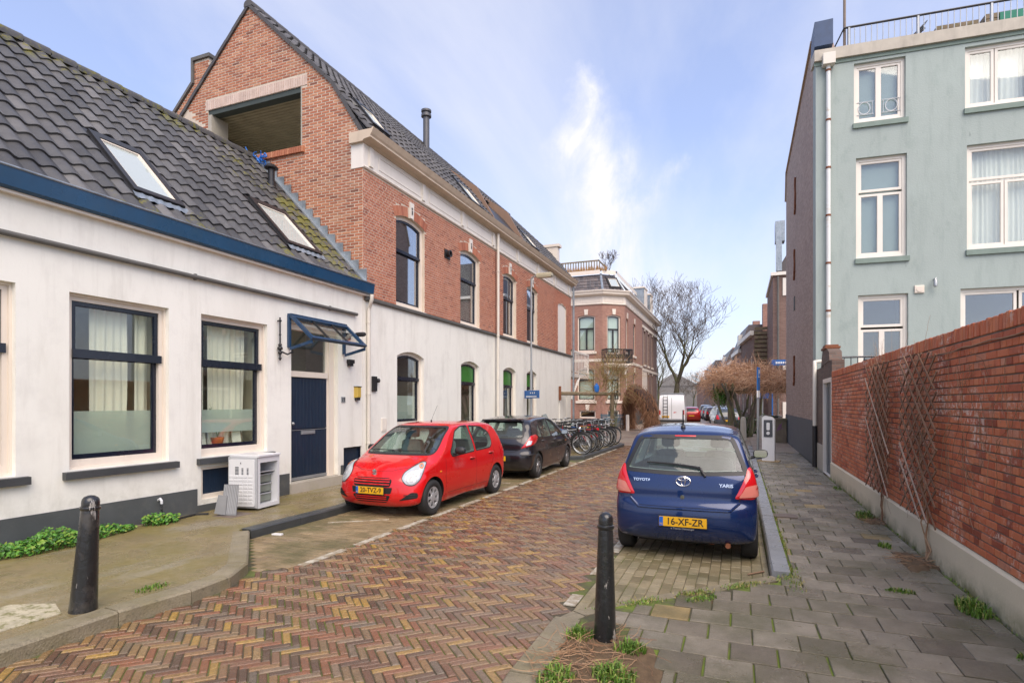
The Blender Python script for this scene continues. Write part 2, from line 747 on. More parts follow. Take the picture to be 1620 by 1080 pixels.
def pave_moss(t, pos, c):
 """green-brown film of algae on the pavement, strongest along the wall foot and the near end"""
 sp = t.new('ShaderNodeSeparateXYZ')
 t.l.new(pos, sp.inputs[0])
 n = t.noise(pos, 1.1, 7, 0.65)
 n2 = t.noise(pos, 9, 5, 0.7)
 c = t.mix(t.math('MULTIPLY', t.ramp(n, 0.42, 0.62), 0.75), c, (0.17, 0.14, 0.034))
 c = t.mix(t.math('MULTIPLY', t.ramp(n2, 0.5, 0.72), 0.45), c, (0.075, 0.085, 0.018))
 c = t.mix(t.math('MULTIPLY', t.ramp(t.noise(pos, 2.3, 6, 0.6, stretch=(1, .35, 1)), 0.56, 0.66), 0.6), c, (0.27, 0.24, 0.18))
 c = t.mix(t.math('MULTIPLY', t.ramp(t.noise(pos, 70, 2, 0.6), 0.6, 0.7), 0.35), c, (0.3, 0.27, 0.2))
 return c


def streaks(col, amt, sc=1.4):
 return (col, sc, 0.5, 0.72, amt, (2.2, 2.2, 0.35))


def brick_efflo(t, pos, c):
 n = t.noise(pos, 1.2, 5, 0.6, stretch=(1, 1, 2.2))
 n2 = t.noise(pos, 16, 5, 0.75)
 k = t.math('MULTIPLY', t.ramp(n, 0.52, 0.62), t.ramp(n2, 0.5, 0.58))
 c = t.mix(t.math('MULTIPLY', k, 0.85), c, (0.70, 0.56, 0.46))
 return c


def low_dirt(t, pos, c):
 sp = t.new('ShaderNodeSeparateXYZ')
 t.l.new(pos, sp.inputs[0])
 k = t.math('MULTIPLY', t.ramp(sp.outputs[2], 0.85, 0.12), t.ramp(t.noise(pos, 5, 6, .7), .38, .62))
 c = t.mix(t.math('MULTIPLY', k, 0.55), c, (0.36, 0.35, 0.27))
 m = t.new('ShaderNodeMapping')
 m.inputs['Scale'].default_value = (1, 5, .25)
 t.l.new(pos, m.inputs[0])
 return t.mix(t.math('MULTIPLY', t.ramp(t.noise(m.outputs[0], 1.6, 6, .7), .6, .75), .18), c, (0.40, 0.38, 0.32))


mat('white_render', (0.81, 0.795, 0.72), 0.75, var=0.035, vscale=0.9, bump=0.22, bscale=35, fine=0.015,
 stain=[streaks((0.46, 0.43, 0.36), 0.36), ((0.62, 0.60, 0.55), 2.5, 0.5, 0.75, 0.4, None), ((0.55, 0.51, 0.42), 0.7, 0.52, 0.75, 0.22, (1.5, 1.5, .5))], extra=low_dirt)
mat('plinth_grey', (0.075, 0.082, 0.082), 0.6, var=0.25, vscale=2, bump=0.3, bscale=45, stain=[((0.13, 0.13, 0.11), 3.5, 0.5, 0.7, 0.5, None)])
mat('cream_paint', (0.74, 0.66, 0.56), 0.45, var=0.05, fine=0.01, stain=[streaks((0.4, 0.34, 0.27), 0.15)])
mat('white_paint', (0.76, 0.71, 0.63), 0.4, var=0.05, stain=[streaks((0.42, 0.36, 0.28), 0.15)])
mat('blue_gutter', (0.008, 0.060, 0.140), 0.3, var=0.25, vscale=2.5, rvar=0.1, coat=0.2, stain=[((0.03, 0.07, 0.11), 3, 0.55, 0.75, 0.35, None)])
mat('navy_paint', (0.006, 0.010, 0.022), 0.25, var=0.2, rvar=0.08, coat=0.25, stain=[((0.05, 0.06, 0.08), 14, 0.62, 0.75, 0.4, None)])
mat('door_blue', (0.008, 0.020, 0.044), 0.4, var=0.3, vscale=6, stretch=(6, 6, 0.5), bump=0.35, bscale=30, coat=0.15,
 stain=[((0.016, 0.034, 0.058), 5, 0.48, 0.7, 0.6, (8, 8, 0.4))])
mat('dark_sill', (0.05, 0.053, 0.055), 0.55, var=0.3, bump=0.4, bscale=40)
mat('grey_ledge', (0.12, 0.115, 0.105), 0.65, var=0.3, vscale=5, bump=0.3, stain=[((0.06, 0.055, 0.05), 2.5, 0.5, 0.7, 0.5, None)])
mat('zinc', (0.30, 0.34, 0.37), 0.42, metal=0.55, var=0.3, vscale=6, bump=0.15, stain=[((0.52, 0.55, 0.57), 7, 0.5, 0.7, 0.5, (1, 1, .4)), ((0.12, 0.15, 0.17), 5, 0.55, 0.7, 0.5, None)])
mat('dark_metal', (0.03, 0.03, 0.032), 0.4, metal=0.3, var=0.2)
mat('roof_tile', rough=0.5, var=0.3, vscale=7, bump=0.35, bscale=90, spec=0.45, coat=0.05,
 tints=[(0.034, 0.034, 0.036), (0.06, 0.06, 0.061), (0.09, 0.088, 0.087), (0.14, 0.136, 0.132)],
 stain=[((0.17, 0.165, 0.155), 30, 0.62, 0.72, 0.5, None)],
 extra=moss_extra([(8.9, 11, 6.4, 8.2, 0.53), (9.75, 11, 4.0, 6.4, 0.46), (-5, 8.9, 7.45, 8.3, 0.51), (5.2, 6.5, 4.2, 4.75, 0.53), (8.2, 9.6, 4.2, 4.75, 0.54)]))
mat('roof_tile_far', rough=0.55, var=0.25, vscale=4, bump=0.3, bscale=60,
 tints=[(0.050, 0.047, 0.046), (0.075, 0.070, 0.066), (0.095, 0.09, 0.085), (0.12, 0.112, 0.104)],
 stain=[((0.14, 0.13, 0.07), 2.5, 0.58, 0.7, 0.4, None)])
mat('brick_gable', rough=0.8, var=0.16, vscale=2.2, bump=0.5, bscale=110, fine=0.06,
 tints=[(0.20, 0.075, 0.045), (0.35, 0.12, 0.062), (0.43, 0.155, 0.078), (0.47, 0.195, 0.10), (0.52, 0.26, 0.15)],
 stain=[((0.16, 0.10, 0.08), 0.8, 0.52, 0.72, 0.35, None)])
mat('brick_facade', rough=0.8, var=0.12, vscale=2.2, bump=0.5, bscale=110, fine=0.05,
 tints=[(0.27, 0.09, 0.055), (0.38, 0.13, 0.075), (0.44, 0.16, 0.088), (0.48, 0.19, 0.11), (0.42, 0.17, 0.11)])
mat('mortar_light', (0.60, 0.51, 0.41), 0.9, var=0.18, bump=0.6, bscale=80)
mat('mortar_dark', (0.19, 0.155, 0.12), 0.95, var=0.3, bump=0.7, bscale=80, stain=[((0.36, 0.33, 0.29), 1.6, 0.52, 0.66, 0.5, None)])
mat('brick_red', rough=0.7, var=0.14, vscale=4, bump=0.35, bscale=90, fine=0.05,
 tints=[(0.30, 0.07, 0.032), (0.46, 0.115, 0.05), (0.55, 0.15, 0.062), (0.60, 0.195, 0.08), (0.52, 0.175, 0.09), (0.55, 0.24, 0.14)],
 stain=[((0.16, 0.05, 0.04), 6, 0.55, 0.7, 0.4, None)], extra=brick_efflo)
mat('brick_brown', rough=0.75, var=0.2, vscale=1.5, bump=0.5, bscale=90,
 tints=[(0.085, 0.055, 0.05), (0.13, 0.08, 0.068), (0.17, 0.10, 0.082), (0.21, 0.13, 0.10)])
mat('mortar_brown', (0.21, 0.18, 0.16), 0.9, var=0.25, bump=0.5)
mat('concrete', (0.40, 0.37, 0.31), 0.8, var=0.12, vscale=2, bump=0.4, bscale=40, fine=0.05,
 stain=[((0.24, 0.24, 0.13), 1.6, 0.55, 0.75, 0.35, None), streaks((0.28, 0.26, 0.20), 0.3)])
mat('wall_base', (0.68, 0.60, 0.43), 0.8, var=0.08, vscale=1.3, bump=0.3, bscale=30, fine=0.03,
 extra=lambda t, pos, c: t.mix(t.math('MULTIPLY', t.ramp((lambda sp: (t.l.new(pos, sp.inputs[0]), sp.outputs[2])[1])(t.new('ShaderNodeSeparateXYZ')), 0.30, 0.09),
              t.ramp(t.noise(pos, 3, 5, .7), .35, .6)), c, (0.17, 0.17, 0.07)))
mat('green_render', (0.33, 0.385, 0.36), 0.7, var=0.06, vscale=0.7, bump=0.55, bscale=26, fine=0.02,
 stain=[((0.19, 0.25, 0.225), 1.8, 0.56, 0.72, 0.4, (1.6, 1.6, .8)), ((0.13, 0.16, 0.14), 3.2, 0.66, 0.74, 0.5, (1.5, 1.5, .5)), ((0.37, 0.44, 0.41), 0.5, 0.45, 0.7, 0.4, None), streaks((0.22, 0.27, 0.25), 0.45, 2.0)])
mat('green_sill', (0.20, 0.26, 0.225), 0.75, var=0.2, bump=0.4)
mat('road_bed', (0.075, 0.062, 0.038), 0.85, var=0.3, vscale=6, bump=0.8, bscale=50, extra=joint_moss)
ROADC = [(0.05, 0.034, 0.027), (0.14, 0.055, 0.03), (0.23, 0.078, 0.035), (0.18, 0.088, 0.055), (0.23, 0.13, 0.062), (0.29, 0.165, 0.052), (0.115, 0.10, 0.08), (0.22, 0.155, 0.10), (0.42, 0.25, 0.04)]


def road_extra(t, pos, c):
 # paler and greyer towards the right, redder bricks to the left, dirt film
 sp = t.new('ShaderNodeSeparateXYZ')
 t.l.new(pos, sp.inputs[0])
 n = t.noise(pos, 0.5, 5, 0.6)
 k = t.math('MULTIPLY', t.ramp(t.math('ADD', sp.outputs[0], t.math('MULTIPLY', t.math('SUBTRACT', n, 0.5), 2.2)), -3.2, -1.6), 0.30)
 c = t.mix(k, c, (0.27, 0.22, 0.17))
 k = t.math('MULTIPLY', t.ramp(t.noise(pos, 3.5, 6, 0.7), 0.5, 0.68), 0.35)
 c = t.mix(k, c, (0.16, 0.13, 0.065))
 c = t.mix(0.2, c, (0.21, 0.13, 0.06))
 return t.mix(t.math('MULTIPLY', t.ramp(t.noise(pos, 40, 5, 0.75), 0.5, 0.66), 0.5), c, (0.10, 0.075, 0.05))


mat('road_brick', rough=0.24, var=0.4, vscale=26, bump=0.9, bscale=60, tints=ROADC, rvar=0.14, spec=0.6, fine=0.1, extra=road_extra)


def far_paving(t, pos, c):
 m = t.new('ShaderNodeMapping')
 m.inputs['Rotation'].default_value = (0, 0, R(45))
 t.l.new(pos, m.inputs[0])
 b = t.new('ShaderNodeTexBrick')
 b.inputs['Scale'].default_value = 1.0
 b.inputs['Brick Width'].default_value = 0.21
 b.inputs['Row Height'].default_value = 0.09
 b.inputs['Mortar Size'].default_value = 0.006
 b.inputs['Color1'].default_value = (0.21, 0.145, 0.11, 1)
 b.inputs['Color2'].default_value = (0.29, 0.215, 0.16, 1)
 b.inputs['Mortar'].default_value = (0.12, 0.10, 0.07, 1)
 t.l.new(m.outputs[0], b.inputs['Vector'])
 n = t.noise(pos, 0.35, 5, 0.6)
 return t.mix(t.ramp(n, 0.4, 0.65), b.outputs[0], (0.27, 0.225, 0.17))


mat('square_paving', (0.25, 0.2, 0.16), 0.5, var=0.15, vscale=0.8, bump=0.3, rvar=0.15, extra=far_paving)
mat('ground', (0.17, 0.15, 0.11), 0.85, var=0.3, vscale=0.4)
def slab_lines(t, pos, c):
 c = pave_moss(t, pos, c)
 b = t.new('ShaderNodeTexBrick')
 b.inputs['Scale'].default_value = 1
 b.inputs['Brick Width'].default_value = .3
 b.inputs['Row Height'].default_value = .3
 b.inputs['Mortar Size'].default_value = .006
 b.inputs['Mortar Smooth'].default_value = .5
 b.inputs['Color1'].default_value = (.86, .86, .84, 1)
 b.inputs['Color2'].default_value = (1.1, 1.1, 1.08, 1)
 b.inputs['Mortar'].default_value = (.62, .64, .5, 1)
 w = t.mix(.06, pos, t.noise(pos, 3, 3, .6, col=True))
 t.l.new(w, b.inputs['Vector'])
 k = t.ramp(t.noise(pos, .9, 5, .6), .42, .6, .15, .9)
 c = t.mix(1.0, c, t.mix(k, (1, 1, 1), b.outputs[0]), 'MULTIPLY')
 g = t.noise(pos, 26, 6, .8)
 c = t.mix(t.math('MULTIPLY', t.ramp(g, .56, .68), .5), c, (.06, .05, .03))
 return t.mix(t.math('MULTIPLY', t.ramp(t.noise(pos, 34, 5, .8, stretch=(1, 1, 1)), .60, .68), .6), c, (.38, .34, .26))


mat('pavement_left', (0.22, 0.17, 0.085), 0.34, var=0.2, vscale=1.5, bump=0.5, bscale=55, rvar=0.22, extra=slab_lines, fine=0.25)
mat('slab', rough=0.38, var=0.32, vscale=5, bump=0.9, bscale=100, rvar=0.18, fine=0.3,
 tints=[(0.115, 0.096, 0.066), (0.175, 0.15, 0.108), (0.225, 0.196, 0.145), (0.285, 0.25, 0.19), (0.20, 0.178, 0.135), (0.33, 0.235, 0.085)],
 stain=[((0.10, 0.095, 0.045), 1.3, 0.46, 0.62, 0.7, None), ((0.36, 0.33, 0.27), 55, 0.60, 0.70, 0.5, None), ((0.055, 0.05, 0.035), 38, 0.60, 0.70, 0.5, None)])
mat('slab_joint', (0.075, 0.07, 0.04), 0.95, var=0.3, vscale=4, bump=0.8, bscale=50,
 stain=[((0.13, 0.18, 0.02), 1.6, 0.42, 0.54, 0.95, None)])
mat('bay_paver', rough=0.5, var=0.22, vscale=5, bump=0.9, bscale=90, rvar=0.15, fine=0.28,
 tints=[(0.17, 0.14, 0.075), (0.225, 0.185, 0.105), (0.27, 0.225, 0.135), (0.31, 0.265, 0.17)],
 stain=[((0.10, 0.10, 0.045), 1.5, 0.48, 0.66, 0.6, None)])
mat('bay_left', rough=0.5, var=0.22, vscale=3, bump=0.7, bscale=100, rvar=0.18, fine=0.12,
 tints=[(0.20, 0.15, 0.08), (0.25, 0.185, 0.10), (0.30, 0.225, 0.13)],
 stain=[((0.075, 0.075, 0.025), 1.1, 0.46, 0.62, 0.7, None), ((0.25, 0.18, 0.14), 1.9, 0.55, 0.7, 0.45, None)])
mat('kerb', (0.24, 0.205, 0.135), 0.55, var=0.25, vscale=6, bump=1.0, bscale=60, rvar=0.15, fine=0.25,
 stain=[((0.15, 0.13, 0.045), 1.7, 0.48, 0.68, 0.6, None), ((0.07, 0.06, 0.04), 22, 0.56, 0.68, 0.55, None), ((0.36, 0.32, 0.24), 30, 0.6, 0.7, 0.5, None)])
mat('kerb_blue', (0.24, 0.25, 0.255), 0.3, var=0.2, vscale=4, bump=0.5, bscale=60, rvar=0.14, fine=0.08)
mat('kerb_dark', (0.05, 0.055, 0.055), 0.4, var=0.3, vscale=4, bump=0.5, bscale=60, fine=0.08)
mat('road_paint', (0.46, 0.43, 0.35), 0.6, var=0.2, vscale=8, bump=0.4, stain=[((0.24, 0.19, 0.12), 9, 0.44, 0.56, 0.85, None)])
mat('soil', (0.13, 0.085, 0.045), 0.95, var=0.4, vscale=14, bump=1.0, bscale=60)
mat('bollard_black', (0.014, 0.015, 0.016), 0.25, var=0.3, vscale=10, bump=0.5, bscale=22, coat=0.35,
 stain=[((0.36, 0.34, 0.31), 9, 0.62, 0.64, 0.85, (1.6, 1.6, .45)), ((0.07, 0.062, 0.052), 4, 0.54, 0.66, 0.5, None)])
mat('grass', rough=0.6, var=0.3, vscale=9, tints=[(0.05, 0.11, 0.010), (0.10, 0.20, 0.018), (0.17, 0.29, 0.03), (0.34, 0.29, 0.10)], subs=0.0)
mat('leaf', rough=0.5, var=0.25, vscale=9, tints=[(0.02, 0.075, 0.008), (0.045, 0.16, 0.012), (0.085, 0.25, 0.018), (0.20, 0.26, 0.03)])
mat('dry_stem', rough=0.85, var=0.3, vscale=8, tints=[(0.20, 0.10, 0.05), (0.30, 0.17, 0.09), (0.40, 0.26, 0.15), (0.17, 0.10, 0.065)])
mat('bark', (0.105, 0.09, 0.07), 0.9, var=0.4, vscale=5, bump=1.0, bscale=25, stain=[((0.13, 0.15, 0.045), 1.6, 0.42, 0.6, 0.8, None)])
mat('twig', (0.085, 0.06, 0.042), 0.9, var=0.3, vscale=2)
mat('dry_hedge', rough=0.9, var=0.3, vscale=5, tints=[(0.13, 0.06, 0.03), (0.21, 0.10, 0.05), (0.28, 0.15, 0.08)])
mat('trellis_wood', rough=0.8, var=0.3, vscale=9, tints=[(0.17, 0.085, 0.045), (0.27, 0.155, 0.09), (0.50, 0.38, 0.28)], bump=0.4)
mat('curtain', (0.82, 0.77, 0.64), 0.9, var=0.08, vscale=2)
mat('curtain_white', (0.70, 0.69, 0.68), 0.9, var=0.05, vscale=2)
mat('blind_grey', (0.25, 0.30, 0.31), 0.8, var=0.05)
mat('blind_pale', (0.50, 0.56, 0.52), 0.8, var=0.05)
mat('green_glass', (0.012, 0.16, 0.018), 0.3, var=0.1, coat=0.4)
mat('frosted', (0.50, 0.56, 0.47), 0.35, var=0.03)
mat('interior', (0.22, 0.19, 0.14), 0.9, var=0.3, vscale=1.2)
mat('interior_light', (0.70, 0.62, 0.45), 0.9, var=0.25, vscale=1.1)
mat('orange_wall', (0.55, 0.25, 0.05), 0.8, var=0.1)
mat('loggia_wood', (0.40, 0.36, 0.25), 0.85, var=0.25, vscale=3, bump=0.3)
mat('loggia_wall', (0.60, 0.57, 0.48), 0.85, var=0.2, vscale=2)
mat('loggia_dark', (0.05, 0.065, 0.06), 0.8, var=0.2)
mat('black_plastic', (0.02, 0.02, 0.021), 0.45, var=0.1)
mat('rubber', (0.018, 0.018, 0.018), 0.75, var=0.25, vscale=9, bump=0.3)
mat('fridge_white', (0.62, 0.63, 0.64), 0.3, var=0.02, coat=0.3)
mat('fridge_trim', (0.36, 0.37, 0.38), 0.4, var=0.1)
mat('box_yellow', (0.55, 0.38, 0.07), 0.35)
mat('sign_blue', (0.01, 0.11, 0.36), 0.3, var=0.05)
mat('sign_white', (0.8, 0.8, 0.8), 0.4)
mat('galvanised', (0.36, 0.38, 0.39), 0.4, metal=0.5, var=0.15)
mat('pipe_cream', (0.66, 0.62, 0.54), 0.4, var=0.08, stain=[((0.35, 0.25, 0.12), 3, 0.62, 0.72, 0.5, (3, 3, 1))])
mat('wood_weathered', (0.22, 0.17, 0.11), 0.85, var=0.35, vscale=6, bump=0.6, stain=[((0.10, 0.12, 0.03), 4, 0.5, 0.65, 0.6, None)])
mat('brown_panel', (0.24, 0.15, 0.10), 0.6, var=0.15, vscale=5)
mat('blue_plastic', (0.02, 0.16, 0.55), 0.4, var=0.2)
mat('drawer_grey', (.17, .19, .16), .3, coat=.3)
mat('rust', (0.20, 0.07, 0.03), 0.8, var=0.3)
mat('terracotta', (0.42, 0.13, 0.03), 0.6)
mat('purple_paint', (0.20, 0.03, 0.22), 0.6)
glass('window_glass', (0.97, 1.0, 0.97), 1.0, f0=0.07)
glass('dark_glass', (0.8, 0.86, 0.85), 0.9, f0=0.16)
glass('reflect_glass', (0.8, 0.86, 0.88), 0.9, f0=0.34)
glass('sky_glass', (0.8, 0.85, 0.85), 0.9, f0=0.35, dirt=0.45)  # pale diffuse share paints in the sky reflected by the roof windows
# ---------------------------------------------------------------- ground, road, bays, pavements
Z = Vector((0, 0, 1))
FLAT = Frame((0, 0, 0), (1, 0, 0), (0, 1, 0), (0, 0, 1))


def slab_poly(name, poly, z0, z1, material, **props):
 mb = MB()
 mb.prism(poly, FLAT, z0, z1)
 return mb.build(name, material, None, kind='structure', **props)


slab_poly('ground', [(-400, -40), (400, -40), (400, 900), (-400, 900)], -0.3, -0.10, MATS['ground'])
road = slab_poly('road', [(-4.9, -3), (-1.0, -3), (-1.0, 4.6), (-1.36, 4.7), (-1.36, 24.6), (-4.5, 24.6), (-4.5, 5.0), (-4.9, 4.6)], -0.09, -0.010, MATS['road_bed'])
slab_poly('square', [(-60, 24.604), (60, 24.604), (60, 39.0), (0.6, 39.0), (0.6, 200), (-5.0, 200), (-5.0, 39.0), (-60, 39.0)], -0.09, -0.003, MATS['square_paving'])
REGION = [(-4.69, 1.6), (-1.22, 1.6), (-1.38, 3.3), (-1.39, 4.5), (-1.47, 4.9), (-1.47, 24.5), (-4.57, 24.5), (-4.57, 5.1), (-4.75, 4.6), (-4.64, 4.1), (-4.62, 3.7), (-4.69, 3.0)]


def herringbone():
 L, W, j = 0.205, 0.062, 0.0085
 c = math.sqrt(.5)
 U, V = Vector((c, c, 0)), Vector((-c, c, 0))
 rn = random.Random(3)
 items = []
 N = 420
 for a in range(-N, N):
  for b in range(-90, 90):
   for k in (0, 1):
    if k == 0:
     u, v, w, h = -a * W + b * L, a * W + b * L, L - j, W - j
    else:
     u, v, w, h = L - a * W + b * L, a * W + b * L, W - j, L - j
    cc = U * (u + w / 2) + V * (v + h / 2)
    if not (-5.2 < cc.x < -1.1 and 1.5 < cc.y < 24.6) or not inside(REGION, cc.x, cc.y):
     continue
    # clusters of like colour, as relaid patches have
    n = math.sin(cc.x * 1.9 + 3.1 * math.sin(cc.y * .8)) * .5 + .5
    t = rn.random() ** 1.3
    if rn.random() < 0.05 + 0.12 * (1 - n) * (cc.y < 7):
     t = rn.choice([0.95, 0.99, 0.66, .7, .5])
    items.append(((cc - Vector((-1.6, 2.0, 0))).length, cc, w, h, t * 0.999))
 items.sort(key=lambda q: q[0])
 fr = Frame((0, 0, 0), U, V, Z)
 cache = {}
 inv = Matrix.Identity(4)
 # the nearest 300 visible ones as parts
 n_ind = 0
 mb = MB()
 sint, cost = math.sin(YAW), math.cos(YAW)
 for d, cc, w, h, t in items:
  fwd = -sint * cc.x + cost * cc.y
  rt = cost * cc.x + sint * cc.y
  vis = fwd > 0 and 810 + 900 * rt / fwd > 0 and 638 + 900 * 1.8 / fwd < 1085
  q = int(t * 18)
  tl = (rn.uniform(-.012, .012), rn.uniform(-.012, .012), rn.uniform(-.03, .03))
  dz = rn.uniform(-.004, .003)
  if vis and n_ind < 300:
   key = (w > h, q)
   if key not in cache:
    m2 = MB()
    m2.fbevel(FLAT, -w / 2, w / 2, -h / 2, h / 2, -0.02, 0.0, 0.006, 0, (q + .5) / 18, 0.001, rn)
    cache[key] = m2.mesh('brick', MATS['road_brick'], False, True)
   o = bpy.data.objects.new('brick', cache[key])
   COL.objects.link(o)
   o.parent = road
   o.location = (cc.x, cc.y, dz)
   o.rotation_euler = (tl[0], tl[1], R(45) + tl[2] * .6)
   n_ind += 1
  elif cc.y < 16:
   f2 = Frame((cc.x, cc.y, dz), U + Vector((0, 0, tl[0])) + V * tl[2] * .6, V + Vector((0, 0, tl[1])) - U * tl[2] * .6, Z)
   mb.fbevel(f2, -w / 2, w / 2, -h / 2, h / 2, -0.02, 0, 0.006, 0, t, 0.001, rn)
  else:
   f2 = Frame((cc.x, cc.y, dz * .6), U, V, Z)
   mb.fbox(f2, -w / 2, w / 2, -h / 2, h / 2, -0.02, 0, 0, t, back=False)
 mb.build('brickwork', MATS['road_brick'], road, kind='stuff')


herringbone()


def pavers(parent, poly, wx, wy, stagger, z, material, near, name='paver', j=0.006, limit=300, thick=0.02, bev=0.006, tilt=0.006, tintf=None, seed=5, deep=0.0):
 """rectangular paving units clipped to a polygon; stagger 'x': rows along x, 'y': columns along y"""
 rn = random.Random(seed)
 xs = [p[0] for p in poly]
 ys = [p[1] for p in poly]
 items = []
 nx, ny = int((max(xs) - min(xs)) / wx) + 3, int((max(ys) - min(ys)) / wy) + 3
 for a in range(-1, nx):
  for b in range(-1, ny):
   x = min(xs) + a * wx + (wx / 2 if stagger == 'x' and b % 2 else 0)
   y = min(ys) + b * wy + (wy / 2 if stagger == 'y' and a % 2 else 0)
   x0, x1, y0, y1 = x + j / 2, x + wx - j / 2, y + j / 2, y + wy - j / 2
   # trim to the polygon along the running direction
   sp = spans(poly, (y0 + y1) / 2)
   if not sp:
    continue
   a0, a1 = sp[0]
   x0, x1 = max(x0, a0), min(x1, a1)
   if x1 - x0 < 0.03:
    continue
   if not inside(poly, (x0 + x1) / 2, y0 + 0.01) or not inside(poly, (x0 + x1) / 2, y1 - 0.01):
    ysp = spans([(q, p) for p, q in poly], (x0 + x1) / 2)
    if not ysp:
     continue
    y0, y1 = max(y0, ysp[0][0]), min(y1, ysp[0][1])
    if y1 - y0 < 0.03:
     continue
   items.append((x0, x1, y0, y1))
 items.sort(key=lambda r: ((r[0] + r[1]) / 2 - near[0]) ** 2 + ((r[2] + r[3]) / 2 - near[1]) ** 2)
 cache = {}
 mb = MB()
 for i, (x0, x1, y0, y1) in enumerate(items):
  t = tintf(x0, y0, rn) if tintf else rn.random()
  w, h = round(x1 - x0, 2), round(y1 - y0, 2)
  w, h = min(w, x1 - x0 + .004), min(h, y1 - y0 + .004)
  tl = (rn.uniform(-tilt, tilt), rn.uniform(-tilt, tilt), rn.uniform(-tilt, tilt))
  dz = rn.uniform(-.003, .003)
  cx, cy = (x0 + x1) / 2, (y0 + y1) / 2
  if i < limit:
   q = int(t * 14)
   key = (round(w, 2), round(h, 2), q)
   if key not in cache:
    m2 = MB()
    m2.fbevel(FLAT, -w / 2, w / 2, -h / 2, h / 2, -thick, 0, bev, 0, (q + .5) / 14, .001, rn)
    cache[key] = m2.mesh(name, material, False, True)
   o = bpy.data.objects.new(name, cache[key])
   COL.objects.link(o)
   o.parent = parent
   o.location = (cx, cy, z + dz)
   o.rotation_euler = tl
  else:
   f2 = Frame((cx, cy, z + dz), (1, tl[2], tl[0]), (-tl[2], 1, tl[1]), Z)
   mb.fbevel(f2, -w / 2, w / 2, -h / 2, h / 2, -thick, 0, bev, 0, t, .001, rn)
 if mb.v:
  mb.build('paving', material, parent, kind='stuff')


# right-hand parking bay, block pavers in columns
bayR = slab_poly('parking_bay', [(-1.356, 4.6), (-1.0, 4.85), (0.33, 6.3), (0.33, 24.6), (-1.356, 24.6)], -0.09, -0.008, MATS['road_bed'])
pavers(bayR, [(-1.35, 4.62), (-1.10, 4.86), (0.29, 6.35), (0.29, 16.5), (-1.35, 16.5)], 0.105, 0.21, 'y', 0.0, MATS['bay_paver'], (-0.6, 5.8), seed=8)
# left-hand parking bay
bayL = slab_poly('parking_bay', [(-6.2, 5.6), (-4.8, 4.4), (-4.504, 4.9), (-4.504, 24.6), (-4.7, 24.6), (-4.7, 18), (-6.2, 17)], -0.09, -0.008, MATS['road_bed'])
pavers(bayL, [(-6.04, 5.75), (-4.85, 4.66), (-4.58, 4.9), (-4.58, 16.9), (-6.04, 16.9)], 0.21, 0.105, 'x', 0.0, MATS['bay_left'], (-5.3, 6.5), seed=9, j=0.004)

# painted dashes along both bays, and the bay dividers
lines = MB()
rn = random.Random(2)


def dash(x0, x1, y0, y1, z=0.006):
 lines.fbox(FLAT, x0, x1, y0, y1, -0.004, z)


paint = []
for i in range(18):
 y0 = 5.0 + i * 0.98
 lines = MB()
 dash(-4.575, -4.475, y0, y0 + 0.74)
 paint.append(lines.build('road_marking', MATS['road_paint'], road))
for i in range(14):
 y0 = 4.90 + i * 0.98
 lines = MB()
 dash(-1.465, -1.355, y0, y0 + (0.30 if i == 0 else 0.74))
 paint.append(lines.build('road_marking', MATS['road_paint'], road))
for y0 in (6.75, 11.95, 17.0):
 lines = MB()
 f2 = Frame((-6.0, y0, 0), (1, -0.06 if y0 > 7 else .75, 0), (0.06 if y0 > 7 else -.75, 1, 0), Z)
 lines.fbox(f2, 0.3, 1.2, 0, 0.05, -0.004, 0.004)
 paint.append(lines.build('road_marking', MATS['road_paint'], road))

# pavements
PL = [(-7.8, -3), (-4.8, -3), (-4.8, 3.0), (-4.74, 3.7), (-4.76, 4.2), (-4.95, 4.55), (-6.22, 5.72), (-6.2, 7.6), (-6.2, 16.7), (-5.7, 17.35), (-4.72, 18.0),
  (-4.66, 24.0), (-5.4, 25.4), (-7.8, 26.6)]
paveL = slab_poly('left_pavement', PL, -0.09, 0.11, MATS['pavement_left'])
PRb = [(1.9, -3), (-1.0, -3), (-1.05, 1.2), (-1.12, 2.4), (-1.20, 3.4), (-1.25, 4.3), (-0.95, 4.8), (0.34, 6.0), (0.46, 6.35), (0.46, 22.0), (1.9, 22.0)]
paveR = slab_poly('right_pavement', PRb, -0.09, 0.088, MATS['slab_joint'])
slab_poly('far_pavement', [(0.46, 22.004), (6, 22.004), (6, 38.5), (2, 39.0), (0.9, 39), (0.9, 33), (0.46, 31)], -0.09, 0.09, MATS['square_paving'])
slab_poly('far_pavement', [(-5.2, 37.5), (-5.2, 200), (-7.66, 200), (-7.66, 41.2), (-9.1, 40.2), (-40, 40.2), (-40, 38.2), (-7, 38.2)], -0.09, 0.09, MATS['square_paving'])
slab_poly('far_pavement', [(0.9, 39.1), (6, 39.1), (6, 200), (0.9, 200)], -0.09, 0.08, MATS['square_paving'])


def slabtint(x, y, rn):
 if rn.random() < 0.05:
  return 0.97
 return min(0.8, max(0, rn.gauss(0.38, 0.2)))


SLABS = [(1.88, 1.6), (1.88, 22.0), (0.50, 22.0), (0.50, 6.35), (0.36, 6.0), (-0.85, 4.76), (-0.98, 4.5), (-0.62, 3.98), (-0.40, 3.7), (-0.60, 3.2), (-0.62, 1.6)]
pavers(paveR, SLABS, 0.305, 0.305, 'x', 0.104, MATS['slab'], (0.9, 3.0), name='paving_slab', j=0.010, tilt=0.014, tintf=slabtint, seed=21, bev=0.005)


